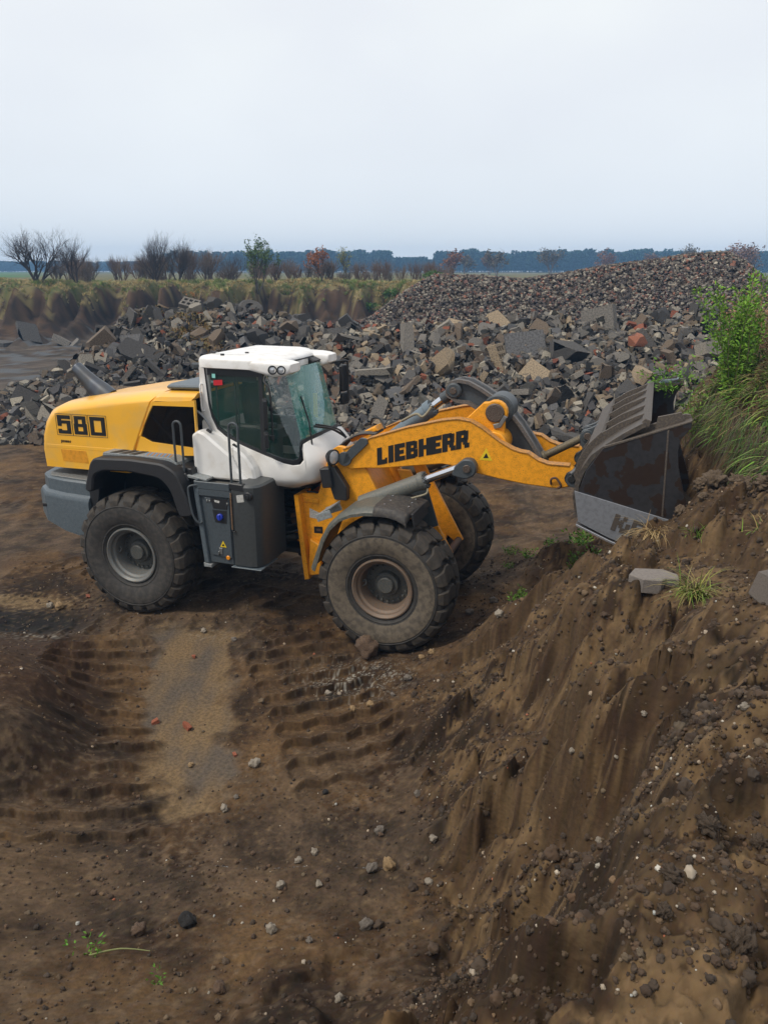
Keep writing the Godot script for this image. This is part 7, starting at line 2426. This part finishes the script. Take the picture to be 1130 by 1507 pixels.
func build_stones() -> void:
	rng.seed = 1201
	if blocks.is_empty(): make_chunks()
	var cmap := tex(0.02, 91, [[0.0, grey(0.5)], [0.35, grey(0.8)], [0.6, grey(1.0)], [1.0, grey(1.0)]], 256, 6)
	var tone := func(r: float, g: float, b: float) -> StandardMaterial3D: return mat(lin(r, g, b), 0.88, 0.0, cmap, 4.0, M.fine, 0.3)
	var pale: StandardMaterial3D = tone.call(0.36, 0.31, 0.245)
	var grey_: StandardMaterial3D = tone.call(0.20, 0.17, 0.14)
	var brown: StandardMaterial3D = tone.call(0.15, 0.095, 0.06)
	var dark: StandardMaterial3D = tone.call(0.022, 0.020, 0.019)
	var red: StandardMaterial3D = tone.call(0.36, 0.11, 0.055)
	var ochre: StandardMaterial3D = tone.call(0.36, 0.24, 0.12)
	var clod: StandardMaterial3D = tone.call(0.12, 0.082, 0.052)
	var smooth_ := rounded_stone(31)
	stone("boulder", "round brown boulder lying in front of the front wheel", "boulder", -0.21, -8.72, Vector3(0.27, 0.30, 0.27), brown, rounded_stone(30), Basis.IDENTITY, "", 0.2)
	# paving blocks on the bank
	var hexa := MB.new()
	var hp := V2([-0.20, -0.02, -0.13, 0.11, 0.10, 0.12, 0.20, 0.03, 0.19, -0.06, 0.09, -0.06, 0.04, -0.11, -0.10, -0.10])
	hexa.prism(hp, 0.0, 0.13, 0.008, Transform3D(Basis(Vector3(1, 0, 0), Vector3(0, 0, -1), Vector3(0, 1, 0)), Vector3.ZERO))
	var pb := put("paving_block", hexa.mesh(), mat(lin(0.20, 0.175, 0.155), 0.85, 0.0, M.mottle, 2.0, M.fine, 0.5))
	pb.position = Vector3(2.2, ground_at(2.2, -5.85) + 0.03, -5.85)
	pb.rotation = Vector3(0.06, -0.1, -0.02)
	tag(pb, "grey many-sided concrete paving block lying on the bank beside the grass tuft", "paving block")
	stone("stone_slab", "grey broken slab with a red speck, on the bank to the right of the paving block", "slab", 2.53, -4.58, Vector3(0.36, 0.55, 0.42), mat(lin(0.16, 0.135, 0.115), 0.85, 0.0, M.mottle, 2.0, M.fine, 0.5), blocks[4], rotx(12, 40, -10), "", 0.4)
	var sp := MB.new()
	stone("stone_slab", "pale broken stone stuck in the gravelly lip of the foreground bank", "slab", 0.36, -1.98, Vector3(0.14, 0.16, 0.12), mat(lin(0.30, 0.265, 0.215), 0.85, 0.0, M.mottle, 3.0), blocks[2], rotx(30, 20, 30), "", 0.2)
	# [x, z, size, kind]
	var list := [[-1.27, -6.47, 0.13, 0], [-0.81, -4.87, 0.09, 0], [-0.70, -5.16, 0.075, 0], [-0.58, -5.27, 0.08, 0], [-0.10, -5.07, 0.11, 1], [0.04, -5.10, 0.14, 5], [-0.04, -5.53, 0.10, 1], [0.41, -5.31, 0.085, 0], [0.35, -4.91, 0.08, 0], [-0.51, -4.86, 0.07, 0], [-1.72, -4.27, 0.13, 2], [-1.41, -4.38, 0.15, 3], [-0.80, -4.31, 0.10, 0], [-0.27, -3.58, 0.075, 0], [-1.03, -3.71, 0.10, 2], [-0.51, -4.15, 0.06, 1], [-0.13, -4.42, 0.12, 1], [-0.03, -5.49, 0.06, 2],
		[1.65, -3.09, 0.05, 0], [1.34, -3.95, 0.06, 0], [1.24, -4.37, 0.05, 0], [1.56, -4.04, 0.045, 0], [0.28, -8.01, 0.11, 1], [0.46, -8.48, 0.10, 5], [-0.15, -7.51, 0.10, 5], [-0.34, -7.40, 0.09, 5], [-1.45, -5.85, 0.09, 0], [-1.37, -6.02, 0.06, 1], [-2.40, -8.72, 0.10, 4], [-2.13, -7.23, 0.15, 4], [-2.50, -7.33, 0.10, 4], [-1.51, -6.69, 0.08, 4], [-1.92, -6.54, 0.07, 5], [-2.42, -9.37, 0.10, 0], [-1.96, -9.09, 0.09, 1], [-4.68, -10.17, 0.16, 5], [-4.83, -10.2, 0.12, 0], [-4.41, -10.56, 0.12, 4],
		[1.57, -10.17, 0.14, 1], [1.32, -8.08, 0.14, 0], [1.19, -9.81, 0.14, 1], [0.68, -9.34, 0.10, 5], [0.59, -8.53, 0.10, 5], [-0.65, -7.9, 0.09, 0], [0.10, -7.7, 0.07, 1], [-1.1, -5.3, 0.05, 2], [-2.2, -4.7, 0.06, 2], [0.3, -5.9, 0.08, 1], [0.15, -5.75, 0.07, 2], [-0.55, -6.1, 0.07, 3]]
	var names := [["pale_stone", "small pale stone lying on the brown soil", "pale stones"], ["grey_stone", "small grey stone lying on the brown soil", "grey stones"], ["brown_stone", "dirty brown stone half sunk in the soil", "brown stones"], ["black_lump", "black lump of soil lying on the brown ground", "black lumps"], ["brick_fragment", "orange red brick fragment pressed into the ground", "brick fragments"], ["ochre_stone", "ochre coloured stone on the ground", "ochre stones"]]
	var mats := [pale, grey_, brown, dark, red, ochre]
	for q in list:
		var nm: Array = names[q[3]]
		var src: Array = rounded_stone(rng.randi()) if q[3] != 4 else blocks[rng.randi() % blocks.size()]
		var s: float = q[2] * 0.9
		stone(nm[0], nm[1], "stone", q[0], q[1], Vector3(s, s * 0.8, s * 0.8), mats[q[3]], src, rotx(rng.randf() * 40.0 - 20.0, rng.randf() * 360.0, rng.randf() * 40.0 - 20.0), nm[2])
	# clods on the near bank
	for q in [[0.98, -1.94, 0.075], [0.81, -1.89, 0.06], [0.77, -1.68, 0.055], [0.90, -1.52, 0.075], [0.72, -1.58, 0.045], [1.02, -2.32, 0.05], [0.88, -2.22, 0.045], [1.18, -2.0, 0.05], [1.25, -1.75, 0.05], [1.1, -1.65, 0.04], [0.62, -1.7, 0.035]]:
		stone("soil_clod", "clod of dark earth on the near bank top", "clod", q[0], q[1], Vector3(q[2], q[2] * 0.8, q[2]), clod, rounded_stone(rng.randi(), 0.22), rotx(rng.randf() * 60.0, rng.randf() * 360.0, 0), "clods on the near bank", 0.25)
	var lump: StandardMaterial3D = tone.call(0.15, 0.105, 0.066)
	for q in [[3.32, -7.45, 0.26], [3.5, -7.3, 0.22], [3.15, -7.38, 0.16], [3.6, -7.05, 0.17], [2.95, -7.3, 0.13], [2.5, -6.75, 0.1], [2.35, -6.8, 0.08], [3.05, -7.05, 0.1], [3.3, -7.2, 0.12], [3.42, -7.0, 0.1]]:
		stone("soil_clod", "lump of broken earth on the bank in front of the bucket", "clod", q[0], q[1], Vector3(q[2], q[2] * 0.85, q[2] * 0.9), lump, rounded_stone(rng.randi(), 0.25), rotx(rng.randf() * 60.0, rng.randf() * 360.0, 0), "clods before the bucket", 0.3)
	# yellow bit of plastic on the far floor
	var yb := MB.new()
	yb.prism(rounded([-0.42, -0.07, 0.35, -0.10, 0.46, 0.02, 0.30, 0.09, -0.40, 0.10], 0.03), 0.0, 0.09, 0.02, Transform3D(Basis(Vector3(1, 0, 0), Vector3(0, 0, -1), Vector3(0, 1, 0)), Vector3.ZERO))
	var yo := put("plastic_piece", yb.mesh(), mat(lin(0.60, 0.40, 0.03), 0.5, 0.0, M.mottle, 2.0))
	yo.position = Vector3(-11.0, ground_at(-11.0, -22.2) + 0.0, -22.2)
	tag(yo, "flat yellow plastic piece on the floor at the foot of the dark heap", "plastic piece")
	# pebbles and crumbs everywhere
	var xf := []
	var cols := []
	for k in 43000:
		var x := rng.randf_range(-6.0, 4.6)
		var z := -1.3 - pow(rng.randf(), 1.15) * 10.7
		if k > 28000 and k <= 33000:
			x = rng.randf_range(0.3, 4.0)
			z = rng.randf_range(-8.0, -3.0)
		elif k > 33000:
			x = rng.randf_range(0.1, 2.2)
			z = rng.randf_range(-3.6, -1.4)
		if rng.randf() < strip_mask(x, z) * 0.9: continue
		if x < 0.3 and rng.randf() < (0.65 if z < -5.2 else 0.35): continue
		var y := ground_at(x, z)
		var s := 0.006 + 0.017 * pow(rng.randf(), 4.0)
		if rng.randf() < (0.02 if k < 28000 else 0.08): s *= 2.0
		if z > -3.2: s *= 0.62
		var t := rng.randf()
		var c := Color(0.072, 0.046, 0.028)
		if t < 0.45: c = Color(0.046, 0.030, 0.019)
		elif t < 0.60: c = Color(0.115, 0.078, 0.045)
		elif t < 0.63: c = Color(0.30, 0.25, 0.19)
		elif t < 0.642: c = Color(0.46, 0.43, 0.37)
		elif t < 0.645: c = Color(0.30, 0.10, 0.05)
		if t >= 0.60 and t < 0.70: s *= 0.8
		xf.append(Transform3D(Basis.from_euler(Vector3(rng.randf() * TAU, rng.randf() * TAU, rng.randf() * TAU)) * Basis.from_scale(Vector3(s, s * rng.randf_range(0.6, 1.0), s * rng.randf_range(0.7, 1.0)) * 2.0), Vector3(x, y + s * 0.25, z)))
		cols.append(vary(c, 0.3))
	var pm := mat(Color(1, 1, 1), 0.92)
	pm.vertex_color_use_as_albedo = true
	var g := many("pebbles", null, rounded_stone(5)[1], pm, xf, cols)
	tag(g, "crumbs of soil and small pebbles strewn over the ground and the bank", "pebbles")

func rounded_stone(sd: int, rough := 0.0) -> Array:
	# icosphere pushed in and out by noise
	var im := SphereMesh.new()
	im.radius = 0.5
	im.height = 1.0
	im.radial_segments = 16 if rough == 0.0 else 26
	im.rings = 10 if rough == 0.0 else 16
	var a := im.get_mesh_arrays()
	var v: PackedVector3Array = a[Mesh.ARRAY_VERTEX]
	var nz := noise(1.5, sd % 1000, 3)
	for i in v.size():
		var d := v[i].normalized()
		v[i] = d * (0.5 + nz.get_noise_3dv(d * 0.8) * 0.30 - absf(nz.get_noise_3dv(d * 1.5 + Vector3(7, 3, 1))) * 0.10 + rough * (nz.get_noise_3dv(d * 3.3) - absf(nz.get_noise_3dv(d * 5.0))))
	a[Mesh.ARRAY_VERTEX] = v
	var st := SurfaceTool.new()
	var am := ArrayMesh.new()
	var b := []
	b.resize(Mesh.ARRAY_MAX)
	b[Mesh.ARRAY_VERTEX] = v
	b[Mesh.ARRAY_INDEX] = a[Mesh.ARRAY_INDEX]
	am.add_surface_from_arrays(Mesh.PRIMITIVE_TRIANGLES, b)
	st.create_from(am, 0)
	st.generate_normals()
	return [[], st.commit(), Vector3(0.5, 0.5, 0.5)]
